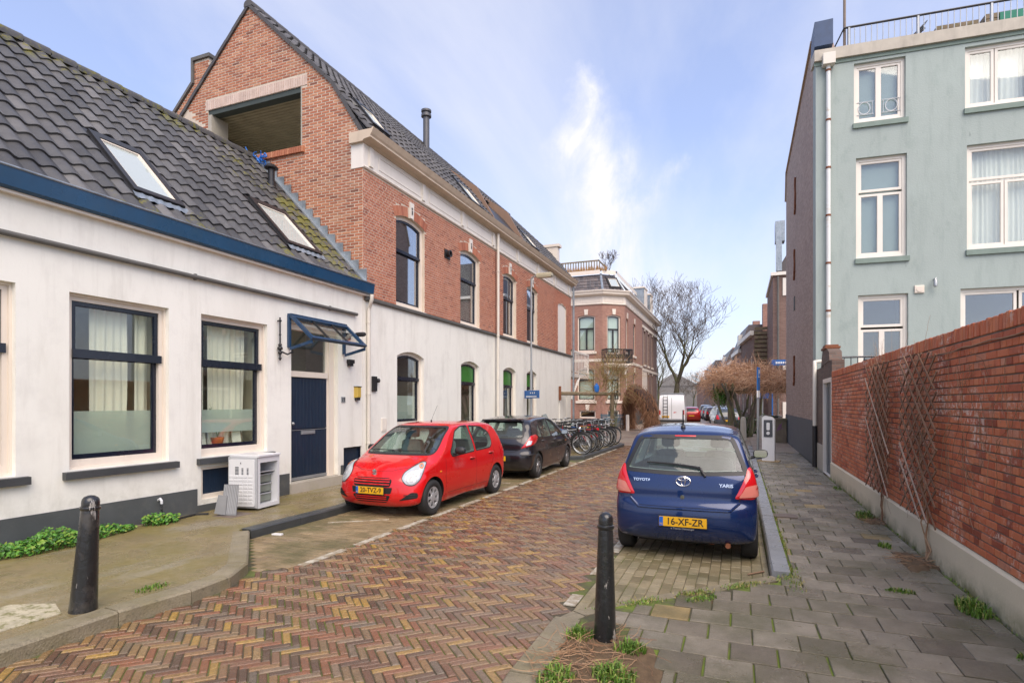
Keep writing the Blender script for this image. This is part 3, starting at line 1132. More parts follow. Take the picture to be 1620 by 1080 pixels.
def kerb(path, width, z1, material, material2=None, length=1.0, z0=-0.06, name='kerb_stone', parent=None, inner=1):
 """kerb stones laid along a path; the path is the road-side edge, the stone lies to its left (inner=1) or right"""
 pts = [Vector((*p, 0)) for p in path]
 dirs = [(pts[i + 1] - pts[i]).normalized() for i in range(len(pts) - 1)]
 nor = [Vector((-d.y, d.x, 0)) * inner for d in dirs]
 mit = []
 for i in range(len(pts)):
  a, b = nor[max(0, i - 1)], nor[min(i, len(nor) - 1)]
  m = (a + b).normalized()
  mit.append(m / max(.4, m.dot(a)))
 for i in range(len(pts) - 1):
  a, b = pts[i], pts[i + 1]
  L = (b - a).length
  n = max(1, round(L / length))
  for k in range(n):
   mb = MB()
   g = 0.003 / L
   b_ = 0.018
   dz = rng.uniform(-.004, .004)
   prof = [(0, z0), (0, z1 - b_ + dz), (b_, z1 + dz), (width, z1 + dz), (width, z0)]
   v = []
   for s in (k / n + g, (k + 1) / n - g):
    p, m = a.lerp(b, s), mit[i].lerp(mit[i + 1], s)
    v += [p + m * w + Z * h for w, h in prof]
   fs = [(q, (q + 1) % 5, 5 + (q + 1) % 5, 5 + q) for q in range(5)] + [(0, 1, 2, 3, 4), (9, 8, 7, 6, 5)]
   mb.add(v, fs)
   mb.build(name, material, parent)


kerb([(-4.68, -1.0), (-4.68, 1.0), (-4.68, 2.3), (-4.68, 3.1), (-4.60, 3.7), (-4.63, 4.15), (-4.86, 4.58), (-6.06, 5.74)], 0.2, 0.118, MATS['kerb'], parent=paveL)
kerb([(-6.06, 5.76), (-6.05, 7.6), (-6.05, 16.6), (-5.6, 17.2), (-4.62, 17.85), (-4.50, 24.0), (-5.2, 25.5), (-7.8, 26.8)], 0.18, 0.118, MATS['kerb_dark'], parent=paveL)
kerb([(0.30, 6.28), (0.30, 24.6)], 0.17, 0.125, MATS['kerb_blue'], inner=-1, parent=paveR)
kerb([(-1.16, -1), (-1.22, 1.2), (-1.30, 2.4), (-1.37, 3.35), (-1.38, 4.35)], 0.22, 0.105, MATS['kerb'], inner=-1, parent=paveR)
kerb([(-1.38, 4.36), (-1.30, 4.58), (-1.05, 4.86), (0.28, 6.24)], 0.16, 0.085, MATS['kerb'], inner=-1, parent=paveR)


# earth patches where slabs are missing
def patch(name, cx, cy, rx, ry, z, h, material, parent=None, seed=0, **props):
 rn = random.Random(seed)
 mb = MB()
 n, m = 22, 5
 vs = [(cx, cy, z + h)]
 for k in range(1, m + 1):
  for i in range(n):
   a = 2 * math.pi * i / n
   w = 1 + 0.22 * math.sin(3 * a + seed) + 0.15 * math.sin(7 * a + seed * 2)
   r = k / m
   vs.append((cx + rx * r * w * math.cos(a), cy + ry * r * w * math.sin(a), z + h * (1 - r * r) + rn.uniform(0, h * .4) * (k < m) - (0.012 if k == m else 0)))
 fs = [(0, 1 + i, 1 + (i + 1) % n) for i in range(n)]
 for k in range(m - 1):
  for i in range(n):
   fs.append((1 + k * n + i, 1 + (k + 1) * n + i, 1 + (k + 1) * n + (i + 1) % n, 1 + k * n + (i + 1) % n))
 mb.add(vs, fs)
 return mb.build(name, material, parent, smooth=True, **props)


patch('soil', -0.88, 3.65, 0.38, 0.85, 0.09, 0.022, MATS['soil'], seed=1, kind='stuff')
patch('soil', 1.74, 7.25, 0.16, 0.42, 0.104, 0.03, MATS['soil'], seed=2, kind='stuff')
patch('soil', 1.80, 9.6, 0.12, 0.4, 0.104, 0.03, MATS['soil'], seed=3, kind='stuff')
patch('soil', -0.35, 5.28, 0.18, 0.14, 0.088, 0.012, MATS['soil'], seed=4, kind='stuff')
# ---------------------------------------------------------------- building helpers
def inset_arc(u0, u1, v0, v1, rise, w, wb=None):
 wb = w if wb is None else wb
 if rise <= 0:
  return (u0 + w, u1 - w, v0 + wb, v1 - w, 0)
 k = ((u1 - u0 - 2 * w) / (u1 - u0)) ** 2
 r2 = rise * k
 return (u0 + w, u1 - w, v0 + wb, v1 + rise - w - r2, r2)


def ring(mb, fr, a, b, n0, n1, mi=0):
 """frame between two polygons of equal count"""
 k = len(a)
 v = [fr.p(x, y, n) for n in (n0, n1) for x, y in a] + [fr.p(x, y, n) for n in (n0, n1) for x, y in b]
 fs = []
 for i in range(k):
  j = (i + 1) % k
  fs += [(i, j, k + j, k + i), (2 * k + i, 3 * k + i, 3 * k + j, 2 * k + j), (k + i, k + j, 3 * k + j, 3 * k + i), (i, 2 * k + i, 2 * k + j, j)]
 mb.add(v, fs, mi)


def fill(mb, fr, poly, n0, n1, mi=0):
 mb.prism(poly, fr, n0, n1, mi)


def curtain_mesh(mb, fr, u0, u1, v0, v1, n, amp=0.03, per=0.11, mi=0, seed=0, gather=0.0):
 rn = random.Random(seed)
 k = max(8, int((u1 - u0) / per * 6))
 vs = []
 ph = rn.random() * 6
 for r in range(6):
  v = v0 + (v1 - v0) * r / 5
  sq = 1 - gather * (1 - r / 5) * 0.5
  for i in range(k + 1):
   u = u0 + (u1 - u0) * (i / k * sq)
   w = math.sin(2 * math.pi * u / per + ph + math.sin(u * 9 + r * .3) * 1.2) * amp * (0.7 + .3 * math.sin(u * 17 + ph))
   vs.append(fr.p(u, v, n + w))
 fs = [(r * (k + 1) + i, r * (k + 1) + i + 1, (r + 1) * (k + 1) + i + 1, (r + 1) * (k + 1) + i) for r in range(5) for i in range(k)]
 mb.add(vs, fs, mi)


def window(house, fr, u0, u1, v0, v1, rise=0.0, casing=0.08, cmat='cream_paint', smat='navy_paint', pmat='window_glass',
   n_out=-0.05, depth=0.10, lights=None, sash=0.05, rooms=None, room_mat=None, curtains=(), name='window', sill=None, bottom=None,
   plabel=None, room_depth=1.6, blind=None, pane_mats=None):
 """one window in its own opening. lights: list of (a0,a1,b0,b1) as fractions/metres inside the casing (None = whole)."""
 mb = MB()
 outer = arc_rect(u0, u1, v0, v1, rise)
 iu0, iu1, iv0, iv1, ir = inset_arc(u0, u1, v0, v1, rise, casing, bottom)
 ring(mb, fr, outer, arc_rect(iu0, iu1, iv0, iv1, ir), n_out - depth, n_out)
 w = mb.build(name, MATS[cmat], house)
 if plabel:
  w['label'] = plabel
 if lights is None:
  lights = [(iu0, iu1, iv0, iv1 + ir, 0)]
 for li, lt in enumerate(lights):
  a0, a1, b0, b1 = lt[:4]
  back = lt[4] if len(lt) > 4 else 0.0
  top = abs(b1 - (iv1 + ir)) < 1e-3
  r = ir if top and a1 - a0 > (iu1 - iu0) * .8 else 0
  bb1 = b1 - ir if r else b1
  if top and not r and ir:
   b1 = bb1 = b1 - ir * .35
  sb = MB()
  no = n_out - 0.02 - back
  o2 = arc_rect(a0, a1, b0, bb1, r)
  q = inset_arc(a0, a1, b0, bb1, r, sash)
  in2 = arc_rect(q[0], q[1], q[2], q[3], q[4])
  if sash > 0:
   ring(sb, fr, o2, in2, no - 0.045, no)
   # glazing bead
   q2 = inset_arc(q[0], q[1], q[2], q[3], q[4], 0.008)
   ring(sb, fr, in2, arc_rect(*q2[:4], q2[4]), no - 0.03, no - 0.012)
   s = sb.build('sash', MATS[smat], w)
  pb = MB()
  fill(pb, fr, in2, no - 0.032, no - 0.027)
  pb.build('pane', MATS[(pane_mats or {}).get(li, pmat)], w)
 nb = n_out - depth
 if blind:
  cb = MB()
  for (a0, a1, b0, b1, m_) in blind:
   cb = MB()
   cb.fbox(fr, a0, a1, b0, b1, nb - 0.05, nb - 0.045)
   cb.build('blind', MATS[m_], w)
 for i, (a0, a1, m_, g) in enumerate(curtains):
  cb = MB()
  curtain_mesh(cb, fr, a0, a1, iv0 - .05, iv1 + ir + .02, nb - 0.14, seed=i + int(u0 * 10), gather=g)
  cb.build('curtain', MATS[m_], w, smooth=True)
 if room_mat:
  rb = MB()
  e = 0.05
  d = nb - room_depth
  x0, x1, y0, y1 = u0 - e, u1 + e, v0 - e, v1 + rise + e
  P = [fr.p(a, b, c) for c in (nb - 0.02, d) for b in (y0, y1) for a in (x0, x1)]
  rb.add(P, [(4, 5, 7, 6), (0, 1, 5, 4), (2, 6, 7, 3), (0, 4, 6, 2), (1, 3, 7, 5)])
  rb.build('room_lining', MATS[room_mat], w, recalc=False)
 if sill:
  su0, su1, sv0, sv1, sn, sm = sill
  sbm = MB()
  P = [fr.p(a, b, c) for a in (su0, su1) for b, c in ((sv0, n_out - .1), (sv0, sn), (sv1 - .015, sn), (sv1, n_out - .1))]
  sbm.add(P, [(0, 1, 2, 3), (7, 6, 5, 4), (0, 4, 5, 1), (1, 5, 6, 2), (2, 6, 7, 3), (3, 7, 4, 0)])
  sbm.build('sill', MATS[sm], w)
 return w, (iu0, iu1, iv0, iv1 + ir)


def tile_proto(w, ln, rise=0.05, seg=8, thick=0.014):
 """interlocking clay tile: rolls across u, up the slope in s; local frame u, s, n"""
 vs, fs = [], []
 hs = []
 for i in range(seg + 1):
  t = i / seg
  h = rise * (0.5 - 0.5 * math.cos(2 * math.pi * min(1, t * 1.02))) ** 0.8
  hs.append(h)
 hs[-1] = 0.004
 for s, lift in ((0, 0.03), (ln, 0.0)):
  for i in range(seg + 1):
   vs.append((w * i / seg * 1.03, s, hs[i] + lift + 0.006))
 n = seg + 1
 for i in range(seg + 1):
  vs.append((w * i / seg * 1.03, 0, hs[i] + 0.03 + 0.006 - thick - 0.012))
 for i in range(seg):
  fs.append((i, i + 1, n + i + 1, n + i))
  fs.append((2 * n + i, 2 * n + i + 1, i + 1, i))
 # right side edge
 vs.append((w * 1.03, ln, -0.01))
 fs.append((seg, 2 * n + seg, len(vs) - 1, n + seg))
 vs.append((0, ln, -0.01))
 fs.append((0, n, len(vs) - 1, 2 * n))
 return vs, fs


def tile_roof(roof, fr, L, S, material, w=0.3, gauge=0.34, holes=(), near=None, limit=300, edge=None, rise=0.05, seg=8, seed=1):
 """fr: origin at the eave start, U along the eave, V up the slope, N out. holes: (u0,u1,s0,s1)"""
 rn = random.Random(seed)
 ns = int(round(S / gauge))
 g = S / ns
 nu = int(round(L / w))
 w = L / nu
 items = []
 for a in range(nu):
  for b in range(ns):
   u, s = a * w, b * g
   if any(h[0] < u + w * .5 < h[1] and h[2] < s + g * .55 < h[3] for h in holes):
    continue
   if edge and not edge(u + w / 2, s + g / 2):
    continue
   c = fr.p(u + w / 2, s + g / 2)
   items.append(((c - near).length if near is not None else 0, u, s, min(.999, max(0, rn.gauss(.45, .22)))))
 items.sort()
 mrot = Matrix((fr.u, fr.v, fr.n)).transposed().to_4x4()
 inv = wmat(roof).inverted()
 cache = {}
 vs, fs = tile_proto(w, g + 0.05, rise, seg)
 mb = MB()
 for i, (d, u, s, t) in enumerate(items):
  if i < limit:
   q = int(t * 10)
   if q not in cache:
    m2 = MB()
    m2.add(vs, fs, 0, (q + .5) / 10)
    cache[q] = m2.mesh('roof_tile', material, 60, False)
   o = bpy.data.objects.new('roof_tile', cache[q])
   COL.objects.link(o)
   o.parent = roof
   o.matrix_parent_inverse = inv
   o.matrix_basis = Matrix.Translation(fr.p(u + rn.uniform(-.004, .004), s + rn.uniform(-.005, .005), rn.uniform(0, .004))) @ mrot @ Matrix.Rotation(rn.uniform(-.008, .008), 4, 'Z')
  else:
   dz = rn.uniform(0, .005)
   mb.add([fr.p(u + p[0], s + p[1], p[2] + dz) for p in vs], fs, 0, t)
 if mb.v:
  mb.build('roof_tiling', material, roof, smooth=60, recalc=False, kind='stuff')


def roof_window(house, fr, u0, u1, s0, s1, label=None, frame_mat='dark_metal', apron=True):
 mb = MB()
 o = arc_rect(u0, u1, s0, s1)
 i = arc_rect(u0 + .09, u1 - .09, s0 + .10, s1 - .15)
 ring(mb, fr, o, i, -0.02, 0.10)
 ring(mb, fr, arc_rect(u0 - .05, u1 + .05, s0 - .05, s1 + .05), o, -0.02, 0.06)
 w = mb.build('roof_window', MATS[frame_mat], house)
 mb = MB()
 ring(mb, fr, arc_rect(u0 + .092, u1 - .092, s0 + .102, s1 - .152), arc_rect(u0 + .12, u1 - .12, s0 + .13, s1 - .18), 0.0, 0.085)
 mb.build('sash', MATS['cream_paint'], w)
 mb = MB()
 fill(mb, fr, arc_rect(u0 + .12, u1 - .12, s0 + .13, s1 - .18), 0.055, 0.062)
 mb.build('pane', MATS['sky_glass'], w)
 mb = MB()
 fill(mb, fr, arc_rect(u0 + .1, u1 - .1, s0 + .11, s1 - .16), -0.02, -0.012)
 mb.build('blind', MATS['blind_pale'], w)
 if apron:
  mb = MB()
  n = max(3, int((u1 - u0) / .12))
  vs = []
  for k in range(n * 3 + 1):
   u = u0 - .03 + (u1 - u0 + .06) * k / (n * 3)
   h = 0.05 + 0.010 * math.cos(2 * math.pi * k / 3)
   vs += [fr.p(u, s0 - .12, h), fr.p(u, s0 - .02, h * .8 + .03)]
  fs = [(2 * k, 2 * k + 2, 2 * k + 3, 2 * k + 1) for k in range(n * 3)]
  mb.add(vs, fs)
  mb.build('flashing', MATS['zinc'], w, smooth=True)
 return w


# ================================================================ the low white house
WX = -7.8
house1 = thing('white_house', 'low white plastered house with black pantile roof, blue gutter and dark blue front door', 'house', (WX, 4, 0.1))
F1 = Frame((WX, 0, 0), (0, 1, 0), (0, 0, 1), (1, 0, 0))
BW = F1    # same plane further on
win1 = [(2.65, 3.99), (4.56, 5.90), (6.44, 7.78)]
h1_holes = [arc_rect(a, b, 0.96, 3.2) for a, b in win1]
h1_holes.append(arc_rect(8.36, 9.70, 0.22, 3.32))
h1_holes.append(arc_rect(6.44, 7.5, 0.30, 0.80))
h1_holes.append(arc_rect(9.88, 10.5, 0.32, 0.86))
mb = MB()
wall_mesh(mb, F1, [(-4, 0.0), (10.535, 0.0), (10.535, 4.26), (-4, 4.26)], h1_holes, 0.35)
wall1 = mb.build('wall', MATS['white_render'], house1)
# plinth in three stretches, standing 2 cm proud
mb = MB()
for a, b, top in ((-4, 6.36, 0.48), (7.58, 8.30, 0.50), (9.78, 9.86, 0.50), (10.52, 10.535, 0.5)):
 mb.fbox(F1, a, b, 0.0, top, 0.001, 0.02)
mb.fbox(F1, 6.36, 7.58, 0.0, 0.22, 0.001, 0.021)
mb.fbox(F1, 9.86, 10.52, 0.0, 0.26, 0.001, 0.021)
mb.build('plinth', MATS['plinth_grey'], house1)

for wi, (a, b) in enumerate(win1):
 n = 'window'
 cz = 0.085
 iu0, iu1, iv0, iv1 = a + cz, b - cz, 0.96 + 0.12, 3.2 - cz
 mid = 2.44
 cur = [((iu0 + .36, iu1 - .42, 'curtain', 0.05), (iu1 - .36, iu1, 'curtain', 0.0)),
   ((iu0 + .36, iu1 - .30, 'curtain', 0.12), (iu1 - .20, iu1, 'curtain', 0)),
   ((iu0 - .02, iu0 + .24, 'curtain', 0.0), (iu0 + .30, iu1 - .12, 'curtain', 0.08))][wi]
 w, inn = window(house1, F1, a, b, 0.96, 3.2, 0, casing=cz, bottom=0.12, n_out=-0.10, lights=[(iu0, iu1, mid, iv1, 0), (iu0, iu1, iv0, mid, 0.035)],
     sash=0.055, curtains=cur, room_mat='interior_light', room_depth=2.2, pmat='window_glass',
     sill=(a - .08, b + .12, 0.85, 0.955, 0.075, 'dark_sill'),
     plabel=['large two-light window cut by the left edge of the photo', 'large window with pulled curtain and frosted lower band', 'window with closed curtains and an orange pot on its ledge'][wi])
 mb = MB()
 mb.fbox(F1, iu0 - .002, iu1 + .03, mid - .055, mid + .055, -0.135, -0.075)
 mb.build('transom', MATS['navy_paint'], w)
 # the cream inner moulding of the casing
 mb = MB()
 ring(mb, F1, arc_rect(a + .001, b - .001, .961, 3.199), arc_rect(a + .03, b - .03, .99, 3.17), -0.099, -0.07)
 mb.build('moulding', MATS['cream_paint'], w)
 # frosted film on the inside of the lower pane
 mb = MB()
 mb.fbox(F1, iu0 + .05, iu1 - .05, iv0 + (.06 if wi == 1 else .25), iv0 + .62, -0.205, -0.20)
 mb.build('frosted_film', MATS['frosted_film'] if 'frosted_film' in MATS else glass('frosted_film', (0.9, 0.94, 0.82), 0.9, f0=0.03, dirt=0.5), w)
 # brick-on-edge texture of the sill: joints between its units
# things behind the panes
win_things = []


def flower_pot():
 t = thing('flower_pot', 'orange flower pot with a leafy twig on the window ledge beside the front door', 'flower pot', (-8.08, 6.98, 1.12))
 mb = MB()
 mb.lathe([(0.075, 0), (0.10, 0.09), (0.105, 0.12), (0.09, 0.12), (0.085, 0.05)], 20)
 p = mb.build('pot', MATS['terracotta'], t, smooth=40)
 p.matrix_parent_inverse.identity()
 mb = MB()
 rn = random.Random(4)
 for i in range(7):
  a = rn.uniform(0, 6.28)
  h = rn.uniform(.3, .55)
  q = [(0, 0, .1), (.04 * math.cos(a), .04 * math.sin(a), .1 + h * .5), (.08 * math.cos(a), .12 * math.sin(a), .1 + h)]
  mb.tube(q, [.004, .003, .002], 5)
  for k in range(6):
   c = Vector(q[1]).lerp(Vector(q[2]), k / 5)
   d = Vector((rn.uniform(-1, 1), rn.uniform(-1, 1), rn.uniform(-.3, 1))).normalized() * .045
   s = d.cross(Z).normalized() * .016
   mb.add([c, c + d * .5 + s, c + d, c + d * .5 - s], [(0, 1, 2, 3)], 0, rn.random())
 p = mb.build('plant', MATS['leaf'], t)
 p.matrix_parent_inverse.identity()
 return t


flower_pot()
for i, (yy, lab) in enumerate(((6.68, 'small framed picture standing left of the orange pot behind the window'), (7.36, 'framed picture leaning right of the orange pot behind the window'))):
 t = thing('picture_frame', lab, 'picture frame', (-8.07, yy, 1.10), 0.2 - i * .3)
 mb = MB()
 fr = Frame((0, 0, 0), (0, 1, 0), (-0.15, 0, 1), (1, 0, .15))
 ring(mb, fr, arc_rect(-.11, .11, 0, .24), arc_rect(-.09, .09, .02, .22), 0, .015)
 p = mb.build('frame', MATS['wood_weathered'], t)
 p.matrix_parent_inverse.identity()
 mb = MB()
 fill(mb, fr, arc_rect(-.09, .09, .02, .22), 0.002, .008)
 p = mb.build('picture', MATS['curtain'], t)
 p.matrix_parent_inverse.identity()

# front door -------------------------------------------------------
mb = MB()
dF = Frame((WX, 0, 0), (0, 1, 0), (0, 0, 1), (1, 0, 0))
ring(mb, F1, arc_rect(8.36, 9.70, 0.30, 3.32), arc_rect(8.40, 9.46, 0.31, 3.20), -0.16, -0.10)
mb.fbox(F1, 9.50, 9.62, 0.305, 3.25, -0.098, -0.07)
mb.fbox(F1, 8.40, 9.46, 2.31, 2.42, -0.158, -0.06)
mb.fbox(F1, 8.37, 9.69, 3.205, 3.31, -0.098, -0.06)
door = mb.build('door_frame', MATS['cream_paint'], house1)
mb = MB()
rn = random.Random(5)
mb.fbox(F1, 8.405, 9.455, 0.33, 1.285, -0.155, -0.105)
mb.fbox(F1, 8.405, 9.455, 1.31, 2.305, -0.155, -0.105)
mb.fbox(F1, 8.405, 9.455, 1.285, 1.31, -0.155, -0.118)
dl = mb.build('door', MATS['door_blue'], door)
for k in range(11):
 a = 8.41 + k * .0952
 for b0, b1 in ((0.40, 1.275), (1.32, 2.295)):
  mb = MB()
  mb.fbevel(F1, a + .003, a + .092, b0, b1, -0.105, -0.097, .003)
  mb.build('board', MATS['door_blue'], door)
mb = MB()
mb.fbox(F1, 8.405, 9.455, 0.33, .385, -0.105, -0.088)
mb.fbox(F1, 8.405, 9.455, 1.283, 1.292, -0.105, -0.085)
mb.build('weather_strip', MATS['galvanised'], door)
mb = MB()
mb.fbox(F1, 8.72, 9.10, 1.20, 1.27, -0.105, -0.08)
mb.fbox(F1, 8.75, 9.07, 1.215, 1.25, -0.08, -0.074)
mb.build('letter_slot', MATS['galvanised'], door)
mb = MB()
mb.lathe([(0.012, 0), (0.012, .03), (.028, .035), (.03, .05), (.02, .065)], 14, axis='x', o=(WX - .1, 8.47, 1.42))
mb.build('knob', MATS['galvanised'], door, smooth=40)
mb = MB()
mb.fbox(F1, 8.40, 9.46, 2.42, 3.2, -0.15, -0.145)
mb.build('pane', MATS['dark_glass'], door)
mb = MB()
mb.fbox(F1, 8.3, 9.75, 2.3, 3.35, -1.2, -0.9)
mb.build('room_lining', MATS['interior_light'], door)
mb = MB()
mb.fbox(F1, 8.30, 9.78, 0.09, 0.30, -0.2, 0.06)
mb.fbox(F1, 8.36, 9.70, 0.30, 0.315, -0.2, 0.0)
mb.build('doorstep', MATS['concrete'], house1)
# basement lights
for a, b, c, d, lab in ((6.44, 7.5, 0.30, 0.80, None), (9.88, 10.5, 0.32, 0.86, None)):
 big = a < 8
 mb = MB()
 ring(mb, F1, arc_rect(a, b, c, d), arc_rect(a + .05, b - .05, c + .07, d - .04) if big else arc_rect(a + .02, b - .02, c + .02, d - .02), -0.12, -0.03)
 w = mb.build('basement_window', MATS['cream_paint' if big else 'navy_paint'], house1)
 mb = MB()
 fill(mb, F1, arc_rect(a + .05, b - .05, c + .07, d - .04) if big else arc_rect(a + .02, b - .02, c + .02, d - .02), -0.09, -0.075)
 mb.build('panel', MATS['door_blue'], w)
# fan light standing open on its hinges: a glazed awning sash
aw = MB()
top, bot = Vector((-7.72, 8.26, 3.42)), Vector((-7.22, 8.26, 2.98))
fA = Frame(bot, (0, 1, 0), (top - bot), Vector((1, 0, 1)))
ln = (top - bot).length
AW = 1.62
ring(aw, fA, arc_rect(0, AW, 0, ln), arc_rect(.055, AW - .055, .06, ln - .06), -0.03, 0.03)
awn = aw.build('awning_sash', MATS['navy_blue'] if 'navy_blue' in MATS else mat('navy_blue', (0.008, 0.04, 0.10), 0.3, coat=.3), house1)
aw = MB()
for u in (AW / 3, 2 * AW / 3):
 aw.fbox(fA, u - .012, u + .012, .06, ln - .06, -0.02, 0.02)
aw.build('glazing_bar', MATS['dark_metal'], awn)
aw = MB()
fill(aw, fA, arc_rect(.055, AW - .055, .06, ln - .06), -0.004, 0.004)
aw.build('pane', MATS['window_glass'], awn)
aw = MB()
fS = Frame((WX, 8.28, 0), (1, 0, 0), (0, 0, 1), (0, -1, 0))
for yy in (8.28, 9.86):
 fS = Frame((WX, yy, 0), (1, 0, 0), (0, 0, 1), (0, -1, 0))
 aw.fbox(fS, 0.0, .055, 2.84, 3.44, -0.025, 0.025)
 aw.add([fS.p(.055, 2.84, q) for q in (-.02, .02)] + [fS.p(.56, 2.96, q) for q in (-.02, .02)] + [fS.p(.56, 2.90, q) for q in (-.02, .02)] + [fS.p(.055, 2.79, q) for q in (-.02, .02)],
   [(0, 1, 3, 2), (2, 3, 5, 4), (4, 5, 7, 6), (6, 7, 1, 0), (0, 2, 4, 6), (1, 7, 5, 3)])
aw.fbox(F1, 8.26, 9.88, 3.42, 3.47, 0.0, .09)
aw.build('awning_bracket', MATS['navy_blue'], awn)

# ornamental iron bracket left of the awning, lamp under it at the right
mb = MB()
for z0, z1, r in ((2.58, 3.36, .014),):
 mb.tube([(WX + .06, 8.02, z0), (WX + .06, 8.02, z1)], r, 8)
for z0, r in ((2.62, .03), (2.80, .05), (2.86, .035), (3.05, .022), (3.30, .03), (2.72, .04)):
 mb.lathe([(0.001, -r), (r * .8, -r * .5), (r, 0), (r * .8, r * .5), (0.001, r)], 10, o=(WX + .06, 8.02, z0))
mb.tube([(WX + .06, 8.02, 2.75), (WX + .1, 8.16, 2.70), (WX + .1, 8.30, 2.76)], .015, 8)
mb.tube([(WX, 8.02, 3.3), (WX + .06, 8.02, 3.3)], .012, 8)
o = mb.build('iron_bracket', MATS['dark_metal'], None, smooth=40)
tag(o, 'ornate black iron bracket on the white wall left of the open fanlight', 'bracket')
mb = MB()
mb.fbox(F1, 9.93, 10.05, 3.16, 3.30, 0.0, 0.06)
mb.tube([(WX + .05, 9.99, 3.24), (WX + .22, 10.0, 3.26)], .02, 8)
mb.lathe([(0.03, 0), (.05, .05), (.05, .22), (.035, .26)], 12, axis='x', o=(WX + .2, 10.0, 3.26))
tag(mb.build('wall_spotlight', MATS['dark_metal'], None, smooth=40), 'black spotlight on the wall at the right end of the awning', 'spotlight')
mb = MB()
mb.fbox(F1, 9.98, 10.14, 2.66, 2.74, 0.0, 0.09)
mb.fbox(F1, 10.0, 10.12, 2.60, 2.66, 0.0, 0.07)
tag(mb.build('door_camera', MATS['dark_metal'], None), 'small dark box fixed under the right end of the awning', 'wall box')
t = thing('wall_light', 'yellow and black wall light beside the blue front door', 'wall light', (WX, 10.3, 1.9))
mb = MB()
mb.fbevel(Frame((0, 0, 0), (0, 1, 0), (0, 0, 1), (1, 0, 0)), -.07, .07, .03, .26, 0.0, .09, .012)
mb.build('lamp_cover', MATS['box_yellow'], t).matrix_parent_inverse.identity()
mb = MB()
mb.fbox(Frame((0, 0, 0), (0, 1, 0), (0, 0, 1), (1, 0, 0)), -.05, .06, -.03, .03, 0.0, .07)
mb.fbox(Frame((0, 0, 0), (0, 1, 0), (0, 0, 1), (1, 0, 0)), -.08, .08, .26, .275, 0.0, .10)
mb.build('lamp_base', MATS['black_plastic'], t).matrix_parent_inverse.identity()
t = thing('house_number', 'small grey house number plate reading 19 right of the door', 'number plate', (WX, 9.86, 1.88))
mb = MB()
mb.fbox(Frame((0, 0, 0), (0, 1, 0), (0, 0, 1), (1, 0, 0)), -.065, .065, -.06, .06, 0.0, .012)
mb.build('plate', MATS['galvanised'], t).matrix_parent_inverse.identity()
text_mesh('19', .12, MATS['black_plastic'], 'numerals', t, (.014, 0, 0), (R(90), 0, R(90)))
mb = MB()
mb.fbox(F1, 10.86, 11.02, 2.08, 2.42, 0.0, 0.05)
mb.lathe([(0.05, 0), (.05, .07), (.02, .09)], 12, axis='x', o=(WX, 11.06, 2.33))
tag(mb.build('wall_box', MATS['dark_metal'], None), 'dark grey electric box on the white wall right of the downpipe', 'wall box')
mb = MB()
mb.fbox(F1, 11.25, 11.45, 1.15, 1.45, 0.0, 0.02)
for k in range(2):
 mb.fbox(F1, 11.28 + k * .09, 11.34 + k * .09, 1.19, 1.41, 0.02, 0.026)
tag(mb.build('meter_hatch', MATS['white_paint'], None), 'small white meter hatch in the wall above the red car', 'meter hatch')

# tube awning casing below the gutter
mb = MB()
mb.tube([(WX + .05, -4, 3.74), (WX + .05, 10.27, 3.74)], .035, 10)
for yy in (0.5, 3.4, 6.3, 9.4):
 mb.fbox(F1, yy, yy + .03, 3.70, 3.79, 0, .05)
mb.build('conduit', MATS['grey_ledge'], house1, smooth=40)
# gutter and fascia
mb = MB()
mb.sweep([(-0.02, 4.20), (0.085, 4.20), (0.085, 4.235), (0.0, 4.26), (-0.02, 4.26)], (WX, -4, 0), (WX, 10.70, 0), (1, 0, 0))
mb.build('soffit', MATS['cream_paint'], house1)
mb = MB()
mb.sweep([(0.02, 4.241), (0.11, 4.236), (0.15, 4.26), (0.18, 4.46), (0.15, 4.47), (0.12, 4.30), (0.02, 4.30)], (WX, -4, 0), (WX, 10.74, 0), (1, 0, 0))
mb.build('gutter', MATS['blue_gutter'], house1)
mb = MB()
mb.tube([(WX + .18, -4, 4.475), (WX + .18, 10.74, 4.475)], .016, 8)
mb.build('gutter_lip', MATS['zinc'], house1, smooth=True)
# roof
RS = 3.22
roof_dx, roof_dz = -3.20, 3.26
f_roof = Frame((WX + .12, -4, 4.42), (0, 1, 0), (roof_dx, 0, roof_dz), (roof_dz, 0, -roof_dx))
SL = math.hypot(roof_dx, roof_dz)
mb = MB()
x0, x1 = WX + .12, WX + .12 + roof_dx
mb.prism([(x0, 4.41), (x1, 4.41 + roof_dz), (x1 + roof_dx, 4.41), (x1 + roof_dx, 4.3), (x0 - .1, 4.3)], Frame((0, -4, 0), (1, 0, 0), (0, 0, 1), (0, 1, 0)), 0, 14.53)
roof1 = mb.build('roof', MATS['dark_metal'], house1)
vel = [(5.50 + 4, 6.30 + 4, 0.50, 1.95), (8.50 + 4, 9.45 + 4, 0.55, 1.98)]
tile_roof(roof1, f_roof, 14.40, SL - 0.02, MATS['roof_tile'], 0.245, 0.345, holes=[(a - .05, b + .05, c - .12, d + .12) for a, b, c, d in vel], near=Vector((-7.5, 7.4, 5.2)), seed=2)
for (a, b, c, d), lab in zip(vel, ('large roof window in the black tiles', 'smaller roof window beside the vent pipe')):
 w = roof_window(house1, f_roof, a, b, c, d)
 w['label'] = lab
rn = random.Random(11)
